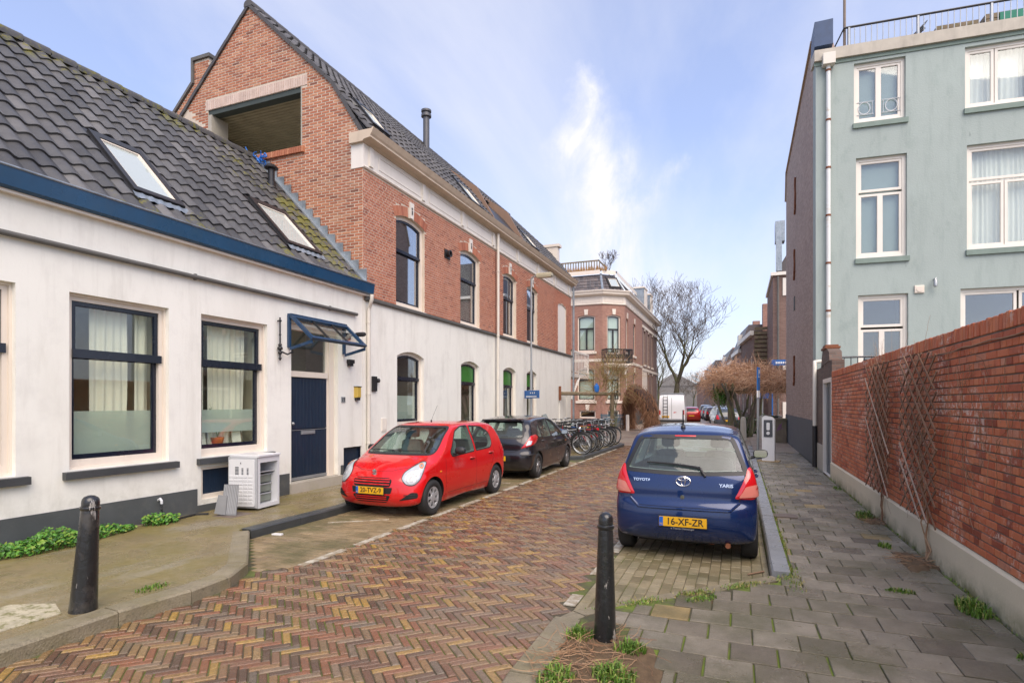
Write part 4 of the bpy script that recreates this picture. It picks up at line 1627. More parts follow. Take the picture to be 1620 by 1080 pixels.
for k in range(36):
 y0 = -4 + k * .4
 mb = MB()
 prof = [(0.14 * math.cos(a), 0.10 * math.sin(a)) for a in [math.pi * q / 6 for q in range(7)]] + [(-.14, -.06), (.14, -.06)]
 mb.sweep([(p[0], p[1] + .0) for p in prof], (x1, y0, 4.40 + roof_dz + .03 + rn.uniform(-.004, .004)), (x1, y0 + .41, 4.40 + roof_dz + .045), (1, 0, 0))
 o = mb.build('ridge_tile', MATS['roof_tile'], roof1, smooth=40)
# stepped lead flashing against the gable
ns = 15
for k in range(ns):
 s0 = SL * k / ns
 p = f_roof.p(14.45, s0, 0.02)
 mb = MB()
 ff = Frame((p.x, 10.515, p.z), (-1, 0, 0), (0, 0, 1), (0, -1, 0))
 w_ = abs(roof_dx) / ns
 mb.add([ff.p(0, -.12, 0), ff.p(w_ * 1.1, -.12 + w_, 0), ff.p(w_ * 1.1, .36, 0), ff.p(0.01, .34 + rn.uniform(-.02, .02), 0)] +
   [ff.p(0, -.12, .012), ff.p(w_ * 1.1, -.12 + w_, .012), ff.p(w_ * 1.1, .36, .012 + k % 2 * .004), ff.p(0.01, .34, .02)], [(4, 5, 6, 7), (0, 1, 5, 4), (1, 2, 6, 5), (2, 3, 7, 6), (3, 0, 4, 7)])
 mb.build('lead_flashing', MATS['zinc'], roof1)
mb = MB()
mb.fbox(f_roof, 14.38, 14.50, 0, SL, 0.0, 0.075)
mb.build('verge_gutter', MATS['zinc'], roof1)
# vent pipe through the tiles
p = f_roof.p(14.05, 3.25, 0)
mb = MB()
mb.tube([(p.x, p.y, p.z - .15), (p.x, p.y, p.z + .12)], .10, 14)
mb.tube([(p.x, p.y, p.z + .12), (p.x, p.y, p.z + .42)], .075, 14)
mb.lathe([(.10, 0), (.15, .01), (.155, .03), (.10, .09), (.04, .12)], 16, o=(p.x, p.y, p.z + .42))
mb.build('vent_pipe', MATS['dark_metal'], roof1, smooth=40)
# left gable end wall of the house closes it out of the frame
# downpipe with swan neck
mb = MB()
mb.tube([(WX + .2, 10.60, 4.22), (WX + .2, 10.60, 4.12), (WX + .16, 10.62, 4.05), (WX + .08, 10.68, 3.97), (WX + .06, 10.68, 3.88), (WX + .06, 10.68, 0.1)], .042, 12)
for z_ in (3.6, 2.0, .9):
 mb.tube([(WX + .06, 10.68, z_), (WX + .06, 10.68, z_ + .03)], .052, 12)
mb.build('downpipe', MATS['pipe_cream'], house1, smooth=40)
# blue debris on the ridge by the gable
mb = MB()
rn = random.Random(6)
for k in range(14):
 c = Vector((-10.65 + rn.uniform(-.2, .2), 10.38 + rn.uniform(-.08, .05), 7.62 + rn.uniform(-.12, .08)))
 q = [c]
 for j in range(5):
  q.append(q[-1] + Vector((rn.uniform(-.12, .12), rn.uniform(-.05, .05), rn.uniform(-.07, .09))))
 mb.tube(q, .014, 5)
tag(mb.build('plastic_netting', MATS['blue_plastic'], None), 'tangle of blue plastic rope on the roof ridge under the loggia opening', 'rope')

# ================================================================ brick house
GY = 10.54
HE = 27.38
house2 = thing('brick_house', 'tall red brick house with a gable loggia over a white plastered ground floor', 'house', (WX, 18, 0.1))
gx = lambda x: WX - x          # u runs to the left along the gable: u = -7.8 - x
FG = Frame((WX, GY, 0), (-1, 0, 0), (0, 0, 1), (0, -1, 0))
gable = [(0.004, 0.0), (6.66, 0.0), (6.66, 8.3), (5.83, 9.05), (3.33, 11.50), (0.83, 9.10), (0.10, 7.90), (0.004, 7.75)]
op = (1.71, 4.72, 7.80, 9.22)
mb = MB()
wall_mesh(mb, FG, gable, [arc_rect(*op)], 0.24)
gwall = mb.build('gable_wall', MATS['mortar_light'], house2)
lint = arc_rect(1.55, 4.80, 9.22, 9.47)
rects = brick_list(gable, [arc_rect(op[0], op[1], op[2] - .1, op[3]), lint], 4.3, 11.5, L=0.212, Hh=0.049, pitch=0.066, joint=0.018, bond='run')
# hidden behind the low roof: leave out what the photo shows nothing of
rects = [r for r in rects if r[2] > 4.42 + (r[0] - 0.3) * 0.98 and r[2] > 4.3]


def gt(r, rn):
 return min(.99, max(0, rn.gauss(0.55, 0.24)))


lay_bricks(gwall, FG, rects, MATS['brick_gable'], near=FG.p(1.5, 8.6), tintf=gt, proud=0.006)
# soldier lintel and sill of the loggia
n = 46
for k in range(n):
 a = 1.55 + 3.25 * k / n
 mb = MB()
 mb.fbevel(FG, a + .005, a + 3.25 / n - .005, 9.225, 9.465, 0, .012, .003, 0, 0.4 + .35 * rn.random(), .002)
 mb.build('lintel_brick', MATS['lintel_brick'] if 'lintel_brick' in MATS else mat('lintel_brick', rough=.85, var=.2, vscale=5, tints=[(0.46, 0.32, 0.26), (0.56, 0.43, 0.36), (0.62, 0.50, 0.43)], bump=.4), gwall)
for k in range(34):
 a = 1.62 + 2.4 * k / 34
 mb = MB()
 mb.fbevel(FG, a + .005, a + 2.4 / 34 - .005, 7.66, 7.80, -0.02, .07, .004, 0, .3 + .5 * rn.random(), .002)
 mb.build('sill_brick', MATS['brick_gable'], gwall)
# loggia lining: boarded ceiling and walls, concrete jamb, dark beam
mb = MB()
x0, x1, y0, y1 = WX - op[1], WX - op[0], GY + .24, GY + 2.6
mb.box(x0 - .6, x1 + .02, y1, y1 + .1, 7.3, 9.3)
mb.box(x1, x1 + .1, GY + .241, y1, 7.3, 9.3)
mb.box(x0 - .7, x0 - .6, GY + .241, y1, 7.3, 8.9)
mb.box(x0 - .6, x1, GY + .241, y1, 7.2, 7.3)
mb.build('loggia_lining', MATS['loggia_wall'], house2)
for k in range(24):
 mb = MB()
 yb = GY + .245 + k * .098
 mb.box(x0 - .6, x1 - .001, yb, yb + .092, 9.20 - k * 0.012, 9.22 - k * .012)
 mb.build('ceiling_board', MATS['loggia_wood'], house2)
mb = MB()
mb.box(x0, x1 + .001, GY + .02, GY + .235, 9.10, 9.218)
mb.build('beam', MATS['loggia_dark'], house2)
mb = MB()
mb.box(x0 + .001, x0 + .12, GY - .004, GY + .5, 7.6, 9.10)
mb.box(x1 - .03, x1 + .012, GY - .006, GY + .2, 7.8, 9.218)
mb.build('jamb', MATS['concrete'], house2)
# verge: dark tiles over the gable edge
pr = [(5.83, 9.05), (3.33, 11.50), (0.83, 9.10), (0.02, 7.86)]
for i in range(3):
 a, b = Vector((*pr[i], 0)), Vector((*pr[i + 1], 0))
 L_ = (b - a).length
 d = (b - a) / L_
 k = int(L_ / .33)
 nrm = Vector((-d.y, d.x, 0))
 nrm = nrm if nrm.y > 0 else -nrm
 for q in range(k):
  c = a + d * (L_ * q / k)
  fv = Frame(FG.p(c.x, c.y), FG.u * d.x + FG.v * d.y, FG.u * nrm.x + FG.v * nrm.y, FG.n)
  mb = MB()
  mb.fbox(fv, 0, L_ / k + .05, -0.02, 0.06, 0.0, .05 if q % 2 else .055, 0, .3)
  mb.build('verge_tile', MATS['roof_tile_far'], house2)
# facade: white ground floor
wg = [(12.0, 13.1, 1.35, 2.98), (15.45, 16.55, 0.55, 2.98), (18.75, 19.80, 0.55, 2.98), (21.15, 22.15, 0.55, 2.98)]
wu = [(11.95, 13.05, 4.30, 6.38), (15.40, 16.50, 4.30, 6.38), (18.74, 19.76, 4.30, 6.38), (21.17, 22.15, 4.30, 6.38)]
RISE = 0.13
mb = MB()
wall_mesh(mb, F1, [(10.545, 0), (HE, 0), (HE, 4.10), (10.545, 4.10)], [arc_rect(a - .09, b + .09, c - .12, d, RISE) for a, b, c, d in wg], 0.35)
gw = mb.build('ground_floor_wall', MATS['white_render'], house2)
mb = MB()
wall_mesh(mb, F1, [(10.545, 4.2), (HE, 4.2), (HE, 7.06), (10.545, 7.06)], [arc_rect(a - .09, b + .17, c - .08, d, RISE) for a, b, c, d in wu] + [arc_rect(25.2, 26.55, 4.2, 6.35, .12)], 0.35)
uw = mb.build('wall', MATS['mortar_light'], house2)
# brick arches over the upper windows
arch_regions = []
for a, b, c, d in wu:
 a, b = a - .09, b + .17
 arch_regions.append(arc_rect(a - .08, b + .08, d - .02, d + .25, RISE))
rects = brick_list([(10.545, 4.215), (HE, 4.215), (HE, 7.05), (10.545, 7.05)], [arc_rect(a - .09, b + .17, c - .08, d, RISE) for a, b, c, d in wu] + arch_regions + [arc_rect(25.2, 26.55, 4.2, 6.35, .12)],
     4.215, 7.05, L=0.212, Hh=0.050, pitch=0.064, joint=0.015, bond='cross')
lay_bricks(uw, F1, rects, MATS['brick_facade'], near=F1.p(10.6, 6.2), proud=0.006, tintf=gt)
for (a, b, c, d) in wu:
 a, b = a - .09, b + .17
 w_ = (b - a) / 2
 cu = (a + b) / 2
 rad = (w_ * w_ + RISE * RISE) / (2 * RISE)
 cv = d + RISE - rad
 a0 = math.asin((w_ + .06) / rad)
 k = 22
 for q in range(k):
  t0, t1 = -a0 + 2 * a0 * q / k + .002, -a0 + 2 * a0 * (q + 1) / k - .002
  if abs((t0 + t1) / 2) < .075:
   continue
  mb = MB()
  pl = [(cu + (rad + r_) * math.sin(tt), cv + (rad + r_) * math.cos(tt)) for r_, tt in ((.004, t0), (.004, t1), (.245, t1), (.245, t0))]
  mb.prism(pl, F1, 0, .009, 0, rn.random() * .8 + .1)
  mb.build('arch_brick', MATS['brick_facade'], uw)
 mb = MB()
 mb.prism([(cu - .07, d + RISE + .0), (cu + .07, d + RISE + .0), (cu + .10, d + RISE + .40), (cu - .10, d + RISE + .40)], F1, 0, .04)
 ks = mb.build('keystone', MATS['white_paint'], uw)
 mb = MB()
 mb.lathe([(.001, .055), (.03, .05), (.035, .04)], 10, axis='x', o=(WX, cu, d + RISE + .25))
 mb.fbox(F1, cu - .025, cu + .025, d + RISE + .10, d + RISE + .2, .04, .052)
 mb.build('ornament', MATS['grey_ledge'], ks)
# upper windows
for i, (a, b, c, d) in enumerate(wu):
 a2, b2 = a - .09, b + .17
 mid = 5.60
 w, inn = window(house2, F1, a2, b2, c - .08, d, RISE, casing=0.09, cmat='cream_paint', n_out=-0.08, sash=0.05, bottom=.10,
     lights=[(a2 + .09, b2 - .09, mid, d + RISE - .09, 0), (a2 + .09, b2 - .09, c + .02, mid, 0.03)], smat='navy_paint', pmat='reflect_glass',
     room_mat='interior', room_depth=1.2, curtains=[((a2 + .05, b2 - .05, 'curtain', 0),), ((a2 + .05, b2 - .05, 'curtain', 0),), (), ()][i] if i == 1 else (),
     sill=(a2 - .02, b2 + .02, c - .16, c - .075, 0.05, 'white_paint'))
 mb = MB()
 mb.fbox(F1, a2 + .09, b2 - .09, mid - .03, mid + .03, -0.14, -0.085)
 mb.build('transom', MATS['navy_paint'], w)
# ground floor windows
for i, (a, b, c, d) in enumerate(wg):
 a2, b2 = a - .09, b + .09
 mid = 2.42
 w, inn = window(house2, F1, a2, b2, c - .12, d, RISE, casing=0.085, n_out=-0.10, sash=0.05, bottom=.11,
     lights=[(a2 + .085, b2 - .085, mid, d + RISE - .085, 0), (a2 + .085, b2 - .085, c, mid, 0.03)], smat='navy_paint', pmat='window_glass',
     pane_mats={0: 'green_glass'} if i else None, room_mat='interior', room_depth=1.5,
     sill=(a2 - .06, b2 + .32, c - .22, c - .11, .08, 'dark_sill') if i == 0 else (a2 - .02, b2 + .06, c - .2, c - .11, .06, 'dark_sill'),
     plabel=None if i else 'ground floor window with clear upper pane')
 mb = MB()
 mb.fbox(F1, a2 + .085, b2 - .085, mid - .035, mid + .035, -0.15, -0.10)
 mb.build('transom', MATS['navy_paint'], w)
 mb = MB()
 mb.fbox(F1, a2 + .14, b2 - .14, c + .05, c + .65, -0.205, -0.2)
 mb.build('frosted_film', MATS['frosted_film'], w)
 if i:
  # lattice of lead in the green pane
  mb = MB()
  lw_ = b2 - a2 - .27
  for k in range(-6, 9):
   for sg in (1, -1):
    u_ = k * .12
    pts = []
    for s_ in range(0, 9):
     vv = s_ / 8 * .66
     uu = u_ + sg * vv
     if 0 <= uu <= lw_:
      pts.append(F1.p(a2 + .135 + uu, mid + .06 + vv, -0.145))
    if len(pts) > 1:
     mb.tube(pts, .004, 4)
  mb.build('lead_lattice', MATS['leaf'], w)
# blind white window and the small niche
mb = MB()
fill(mb, F1, arc_rect(25.2, 26.55, 4.2, 6.35, .12), -.06, -.03)
mb.build('blind_window', MATS['white_paint'], house2)
mb = MB()
fill(mb, F1, arc_rect(25.45, 26.6, 0.6, 2.15, .12), .0, .012)
ring(mb, F1, arc_rect(25.40, 26.65, .6, 2.2, .13), arc_rect(25.45, 26.6, .6, 2.15, .12), .0, .03)
mb.build('blind_window', MATS['white_render'], house2)
# ledge between the storeys
mb = MB()
mb.sweep([(0, 4.10), (.05, 4.10), (.07, 4.13), (.07, 4.19), (0.0, 4.212)], (WX, 10.60, 0), (WX, HE + .06, 0), (1, 0, 0))
mb.build('ledge', MATS['grey_ledge'], house2)
# frieze and cornice
mb = MB()
mb.sweep([(-.3, 7.062), (.035, 7.062), (.055, 7.09), (.035, 7.12), (.03, 7.60), (-.3, 7.6)], (WX, GY - .02, 0), (WX, HE + .03, 0), (1, 0, 0))
mb.build('frieze', MATS['white_paint'], house2)
for k in range(7):
 mb = MB()
 a = 11.1 + k * 2.3
 ring(mb, F1, arc_rect(a, a + 1.9, 7.2, 7.52), arc_rect(a + .03, a + 1.87, 7.23, 7.49), .03, .045)
 mb.build('frieze_panel', MATS['white_paint'], house2)
for k in range(8):
 mb = MB()
 a = 10.72 + k * 2.3
 mb.fbox(F1, a, a + .14, 7.15, 7.58, .03, .07)
 mb.build('corbel', MATS['white_paint'], house2)
mb = MB()
mb.sweep([(-.3, 7.601), (.06, 7.601), (.10, 7.64), (.27, 7.66), (.27, 7.70), (.30, 7.74), (.33, 7.80), (.36, 7.86), (.33, 7.87), (.30, 7.84), (-.3, 7.84)], (WX, GY - .10, 0), (WX, HE + .12, 0), (1, 0, 0))
mb.build('cornice', mat('tan_paint', (.58, .47, .35), .5, var=.1, stain=[streaks((.3, .24, .17), .3)]), house2)
# roof
mb = MB()
RK = (-8.63, 9.10)
RE = (-7.66, 7.88)
RR = (-11.13, 11.52)
mb.prism([(RE[0], RE[1] - .05), (RK[0], RK[1] - .06), (RR[0], RR[1] - .06), (-13.63, 9.0), (-14.4, 7.8), (-14.2, 7.8), (-13.5, 8.9), (RR[0], RR[1] - .22), (RK[0] - .06, RK[1] - .2), (RE[0] - .15, RE[1] - .12)], Frame((0, GY + .02, 0), (1, 0, 0), (0, 0, 1), (0, 1, 0)), 0, HE - GY - .02)
roof2 = mb.build('roof', MATS['dark_metal'], house2)
fl = Frame((RE[0], GY - .05, RE[1]), (0, 1, 0), (RK[0] - RE[0], 0, RK[1] - RE[1]), (RK[1] - RE[1], 0, RE[0] - RK[0]))
fu = Frame((RK[0], GY - .05, RK[1]), (0, 1, 0), (RR[0] - RK[0], 0, RR[1] - RK[1]), (RR[1] - RK[1], 0, RK[0] - RR[0]))
Sl = math.hypot(RK[0] - RE[0], RK[1] - RE[1])
Su = math.hypot(RR[0] - RK[0], RR[1] - RK[1])
LR = HE - GY + .1
rw = [(0.55, 1.25, .45, 1.35), (5.55, 6.45, .25, 1.35), (11.3, 12.2, .35, 1.35)]
dorm = (7.4, 10.3)
tile_roof(roof2, fl, LR, Sl, MATS['roof_tile_far'], .26, .33, holes=[(a - .05, b + .05, c - .1, d + .1) for a, b, c, d in rw] + [(dorm[0], dorm[1], .2, 2)], near=Vector((-7.5, 10.6, 8)), limit=130, seed=5)
tile_roof(roof2, fu, LR, Su, MATS['roof_tile_far'], .26, .33, holes=[(dorm[0], dorm[1], -1, 1.0)], near=Vector((-8.5, 10.6, 9)), limit=170, seed=6)
for (a, b, c, d) in rw:
 roof_window(house2, fl, a, b, c, d, apron=False)
# roof terrace cut into the slope with brown side panels
mb = MB()
for yy in (GY + dorm[0], GY + dorm[1] - .1):
 mb.add([(RE[0] - .1, yy, 8.05), (RK[0] + .12, yy, 9.35), (-9.6, yy, 10.15), (-9.6, yy, 8.0),
   (RE[0] - .1, yy + .1, 8.05), (RK[0] + .12, yy + .1, 9.35), (-9.6, yy + .1, 10.15), (-9.6, yy + .1, 8.0)],
   [(0, 1, 2, 3), (7, 6, 5, 4), (0, 4, 5, 1), (1, 5, 6, 2), (2, 6, 7, 3), (3, 7, 4, 0)])
mb.box(-9.7, -9.6, GY + dorm[0], GY + dorm[1], 8.0, 10.15)
mb.build('terrace_panel', MATS['brown_panel'], house2)
# ridge tiles and the flue
for k in range(int(LR / .4)):
 mb = MB()
 prof = [(0.13 * math.cos(a), 0.10 * math.sin(a)) for a in [math.pi * q / 6 for q in range(7)]] + [(-.13, -.06), (.13, -.06)]
 mb.sweep(prof, (RR[0], GY - .06 + k * .4, RR[1] + .02), (RR[0], GY - .06 + k * .4 + .41, RR[1] + .03), (1, 0, 0))
 mb.build('ridge_tile', MATS['roof_tile_far'], roof2, smooth=40)
mb = MB()
mb.tube([(-10.9, 18.6, 11.2), (-10.9, 18.6, 12.55)], .12, 14)
mb.lathe([(.12, 0), (.19, .02), (.19, .10), (.14, .12), (.14, .18), (.19, .20), (.19, .27), (.05, .30)], 16, o=(-10.9, 18.6, 12.5))
mb.build('flue', MATS['flue'] if 'flue' in MATS else mat('flue', (.10, .10, .105), .45, metal=.3), roof2, smooth=40)
mb = MB()
mb.box(-9.35, -8.35, HE - .45, HE - .1, 7.9, 9.55)
mb.box(-9.45, -8.25, HE - .5, HE - .05, 9.55, 9.68)
mb.build('chimney', MATS['cream_paint'], house2)
# end wall and back are out of sight but close the volume
mb = MB()
mb.box(-14.4, WX - .36, HE - .3, HE - .02, 0, 7.8)
mb.build('end_wall', MATS['brick_facade'], house2)
# downpipes
for yy, top, m_ in ((17.92, 7.6, 'pipe_cream'), (HE + .07, 7.6, 'zinc')):
 mb = MB()
 mb.tube([(WX + .12, yy, top), (WX + .12, yy, 0.1)], .05, 10)
 for z_ in (6.3, 4.1, 2.6, 1.2):
  mb.tube([(WX + .12, yy, z_), (WX + .12, yy, z_ + .04)], .062, 10)
 mb.build('downpipe', MATS[m_], house2, smooth=40)
mb = MB()
mb.fbox(F1, 14.3, 14.62, 5.95, 6.2, 0, .03)
mb.lathe([(.09, .03), (.10, .14), (.07, .14), (.06, .05)], 14, axis='x', o=(WX, 14.45, 6.08))
mb.build('extractor_vent', MATS['dark_metal'], house2, smooth=40)
# the neighbour's stepped brick chimney showing left of the gable
nb = thing('brick_gable_house', 'narrow brick gable rising just left of and behind the red brick gable', 'house', (-15, 14, 0.1))
fN = Frame((-13.2, 11.5, 0), (-1, 0, 0), (0, 0, 1), (0, -1, 0))
poly = [(1.3, 0), (4.5, 0), (4.5, 7.4), (0.98, 10.75), (0.98, 11.36), (.42, 11.36), (.42, 9.6), (1.3, 9.0)]
mb = MB()
mb.prism(poly, fN, -0.5, 0)
nbw = mb.build('wall', MATS['mortar_light'], nb)
rects = brick_list(poly, [], 9.0, 11.35, L=0.215, Hh=0.052, pitch=0.066, joint=0.013, bond='run')
lay_bricks(nbw, fN, rects, MATS['brick_gable'], near=fN.p(0, 11), limit=60, tintf=gt, proud=.006)
mb = MB()
mb.prism([(4.6, 7.42), (1.06, 10.80), (1.06, 11.46), (.36, 11.46), (.36, 11.365), (.985, 11.365), (0.985, 10.76), (4.5, 7.41)], fN, -0.55, .06)
mb.build('coping', MATS['grey_ledge'], nb)
# white timber balcony behind the end of the brick house
bal = thing('white_balcony', 'white timber balcony jutting from the far end of the brick house', 'balcony', (-8.0, HE + 1.6, 3.2))
bx0, bx1, by0, by1 = -10.5, -7.82, HE + .15, HE + 3.7
mb = MB()
mb.box(bx0, bx1, by0, by1, 3.15, 3.35)
mb.build('platform', MATS['white_paint'], bal)
mb = MB()
mb.box(bx0, bx1 + .02, by0, by0 + .06, 4.42, 4.50)
mb.box(bx1 - .05, bx1 + .02, by0, by1, 4.42, 4.50)
mb.box(bx1 - .05, bx1 + .01, by0, by1, 3.40, 3.46)
for yy in (by0, by1 - .08):
 mb.box(bx1 - .07, bx1 + .015, yy, yy + .08, 3.35, 4.5)
mb.build('rail', MATS['white_paint'], bal)
k = 0
yy = by0 + .2
while yy < by1 - .1:
 mb = MB()
 mb.box(bx1 - .03, bx1 - .01, yy, yy + .10, 3.46, 4.42)
 mb.build('baluster', MATS['white_paint'], bal)
 yy += .30
mb = MB()
for yy in (by0 + .3, by1 - .4):
 mb.add([(bx1 - .12, yy, 3.15), (bx1 - .12, yy + .1, 3.15), (bx1 - .02, yy + .1, 3.15), (bx1 - .02, yy, 3.15)], [(0, 1, 2, 3)])
mb.tube([(bx1 - .05, by0 + .1, 2.0), (bx1 - .05, by0 + 1.7, 3.2)], .07, 4)
mb.tube([(bx1 - 1.4, by0 + .1, 2.0), (bx1 - 1.4, by0 + 1.7, 3.2)], .07, 4)
mb.build('brace', MATS['white_paint'], bal)
# street lamp on a tall pole standing against the facade
t = thing('street_lamp', 'slim grey street lamp with a flat yellowish head in front of the brick house', 'street lamp', (-7.45, 20.62, 0.1))
mb = MB()
mb.tube([(0, 0, 0), (0, 0, 3.0)], .05, 12)
mb.tube([(0, 0, 3.0), (0, 0, 6.5)], .035, 12)
mb.tube([(0, 0, 6.5), (0.1, -.02, 6.56), (.35, -.05, 6.58)], .03, 10)
mb.build('pole', MATS['galvanised'], t, smooth=40).matrix_parent_inverse.identity()
mb = MB()
mb.fbevel(Frame((.25, -.05, 6.53), (1, 0, 0), (0, 1, 0), (0, 0, 1)), 0, .62, -.12, .12, 0, .13, .035)
mb.box(.27, .85, -.16, .06, 6.49, 6.53)
mb.build('lamp_head', MATS['box_cream'] if 'box_cream' in MATS else mat('box_cream', (.42, .38, .26), .4), t).matrix_parent_inverse.identity()
t = thing('street_sign', 'blue street name sign with white lettering on the street lamp pole', 'street sign', (-7.40, 20.52, 2.15))
mb = MB()
mb.fbevel(Frame((0, 0, 0), (.78, -.62, 0), (0, 0, 1), (-.62, -.78, 0)), -.52, .56, -.15, .15, 0, .025, .01)
mb.build('panel', MATS['sign_blue'], t).matrix_parent_inverse.identity()
sa = math.atan2(-.62, .78)
for s_, z_, sz in (('W.G. PLEIN', -.06, .13), ('W.G.', .07, .09)):
 pass
mb = MB()
fsg = Frame((0, 0, 0), (.78, -.62, 0), (0, 0, 1), (-.62, -.78, 0))
for k in range(11):
 mb.fbox(fsg, -.36 + k * .07, -.36 + k * .07 + .045, -.11, -.055, .025, .028)
for k in (2, 4, 6):
 mb.fbox(fsg, -.2 + k * .07, -.2 + k * .07 + .05, .03, .08, .025, .028)
mb.build('lettering', MATS['sign_white'], t).matrix_parent_inverse.identity()
# ================================================================ garden wall on the right
RX = 1.95
FR = Frame((RX, 0, 0), (0, -1, 0), (0, 0, 1), (-1, 0, 0))
gwl = thing('garden_wall', 'red brick garden wall on a pale concrete base along the right pavement', 'wall', (RX, 9, 0.1))
mb = MB()
mb.fbox(FR, -14.70, 0.0, 0.0, 2.50, -0.22, 0)
gwm = mb.build('wall', MATS['mortar_dark'], gwl)
mb = MB()
mb.sweep([(-.2, 0.0), (.035, 0.0), (.035, .45), (.0, .475), (-.2, .475)], (RX, 0, 0), (RX, 14.70, 0), (-1, 0, 0))
mb.build('base', MATS['wall_base'], gwl)
outer = [(-14.68, .485), (0, .485), (0, 2.385), (-14.68, 2.385)]
rects = brick_list(outer, [], .485, 2.385, L=.21, Hh=.058, pitch=.0703, joint=.011, bond='cross')
rects = [r for r in rects if r[0] < -2.6]
rn_w = random.Random(77)


def rt(r, rn):
 return min(.99, max(0, rn.gauss(.46, .24)))


lay_bricks(gwm, FR, rects, MATS['brick_red'], near=Vector((RX, 4.6, 1.5)), proud=.010, bev=.004, tintf=rt, jit=.002)
u = -14.68
rn = random.Random(78)
caps = MB()
while u < -2.6:
 if u > -8.5:
  m_ = MB()
  m_.fbevel(FR, u + .004, u + .058, 2.388, 2.515 + rn.uniform(-.006, .006), -.22, .014 + rn.uniform(-.003, .003), .004, 0, rn.random() * .6 + .2, .003, rn)
  m_.build('coping_brick', MATS['brick_red'], gwl)
 else:
  caps.fbevel(FR, u + .004, u + .058, 2.388, 2.515 + rn.uniform(-.006, .006), -.22, .014 + rn.uniform(-.003, .003), .004, 0, rn.random() * .6 + .2, .003, rn)
 u += .0655
caps.build('coping', MATS['brick_red'], gwl, kind='stuff')

# expanding trellises with dead climbers
def trellis(y0, y1, z0, z1, label, seed):
 t = thing('trellis', label, 'trellis', (RX - .05, (y0 + y1) / 2, z0), group='trellises on the red garden wall')
 rn = random.Random(seed)
 W_, H_ = y1 - y0, z1 - z0
 n = 9
 for sg in (1, -1):
  for k in range(-3, n + 1):
   c = k * H_ / n
   pts = []
   # a lattice lath clipped to the panel
   a0, a1 = 0.0, W_
   zb, zt = c, c + W_ * .70
   s0 = max(0, (0 - zb) / (zt - zb))
   s1 = min(1, (H_ - zb) / (zt - zb))
   if s1 - s0 < .25:
    continue
   ya, yb = (W_ * s0, W_ * s1) if sg > 0 else (W_ * (1 - s0), W_ * (1 - s1))
   za, zz = zb + (zt - zb) * s0, zb + (zt - zb) * s1
   d = Vector((0, yb - ya, zz - za)).normalized()
   off = -.062 if sg > 0 else -.050
   A = Vector((off, y0 + ya - (y0 + y1) / 2, za)) - d * rn.uniform(0, .05)
   B_ = Vector((off, y0 + yb - (y0 + y1) / 2, zz)) + d * rn.uniform(0, .05)
   f = Frame(A, d, d.cross(Vector((1, 0, 0))), (-1, 0, 0))
   mb = MB()
   mb.fbox(f, 0, (B_ - A).length, -.012, .012, 0, .010, 0, .95 if rn.random() < .3 and sg > 0 else rn.random() * .5)
   mb.build('lath', MATS['trellis_wood'], t).matrix_parent_inverse.identity()
 return t


trellis(6.95, 8.30, .56, 2.34, 'nearer diamond trellis on the red wall, its bare vine rooted by the loose soil', 3)
trellis(8.9, 10.35, .55, 2.36, 'farther diamond trellis on the red wall, thickly overgrown with dead vine', 4)


def tangle(name, label, cat, pts, n, spread, r, mat_, steps=9, ln=.07, seed=0, flat=True, extra=None, kind=None):
 """wiry dead stems wandering from start points; pts: list of (point, direction)"""
 rn = random.Random(seed)
 mb = MB()
 for k in range(n):
  p, d = rn.choice(pts)
  p, d = Vector(p) + Vector((rn.uniform(-.03, 0), rn.uniform(-1, 1) * spread, rn.uniform(-1, 1) * spread)), Vector(d)
  q = [p]
  for s in range(steps):
   d = (d + Vector((rn.uniform(-.25, .25), rn.uniform(-.6, .6), rn.uniform(-.6, .6)))).normalized()
   nx = q[-1] + d * ln * rn.uniform(.6, 1.4)
   if flat:
    nx.x = min(RX - .018, max(RX - .10, nx.x))
   q.append(nx)
  rr = r * rn.uniform(.5, 1.4)
  mb.tube(q, [rr * (1 - .6 * i / steps) for i in range(steps + 1)], 4, cap=False, tint=rn.random())
 if extra:
  extra(mb, rn)
 if kind:
  o = mb.build(name, MATS[mat_], None, recalc=False)
  return tag(o, label, cat)
 return mb


def wall_vine(label, yroot, ymid, seed, n, group):
 t = thing('climbing_vine', label, 'vine', (RX - .08, yroot, .1), group=group)
 rn = random.Random(seed)
 mb = MB()
 for k in range(3):
  q = [Vector((RX - .09 + rn.uniform(-.02, .02), yroot + rn.uniform(-.04, .04), .09))]
  while q[-1].z < 1.5:
   q.append(Vector((RX - .06 + rn.uniform(-.02, .02), q[-1].y + (ymid - q[-1].y) * .12 + rn.uniform(-.05, .05), q[-1].z + .13)))
  mb.tube(q, [.009 * (1 - .5 * i / len(q)) for i in range(len(q))], 6, tint=rn.random())
 mb.build('stem', MATS['dry_stem'], t)
 st = [((RX - .06, ymid + rn.uniform(-.45, .45), .9 + rn.random() * 1.3), (0, rn.uniform(-1, 1), rn.uniform(-.3, 1))) for _ in range(60)]
 m2 = tangle('', '', '', st, n, .15, .0022, 'dry_stem', seed=seed)
 m2.build('twigs', MATS['dry_stem'], t, recalc=False, kind='stuff')


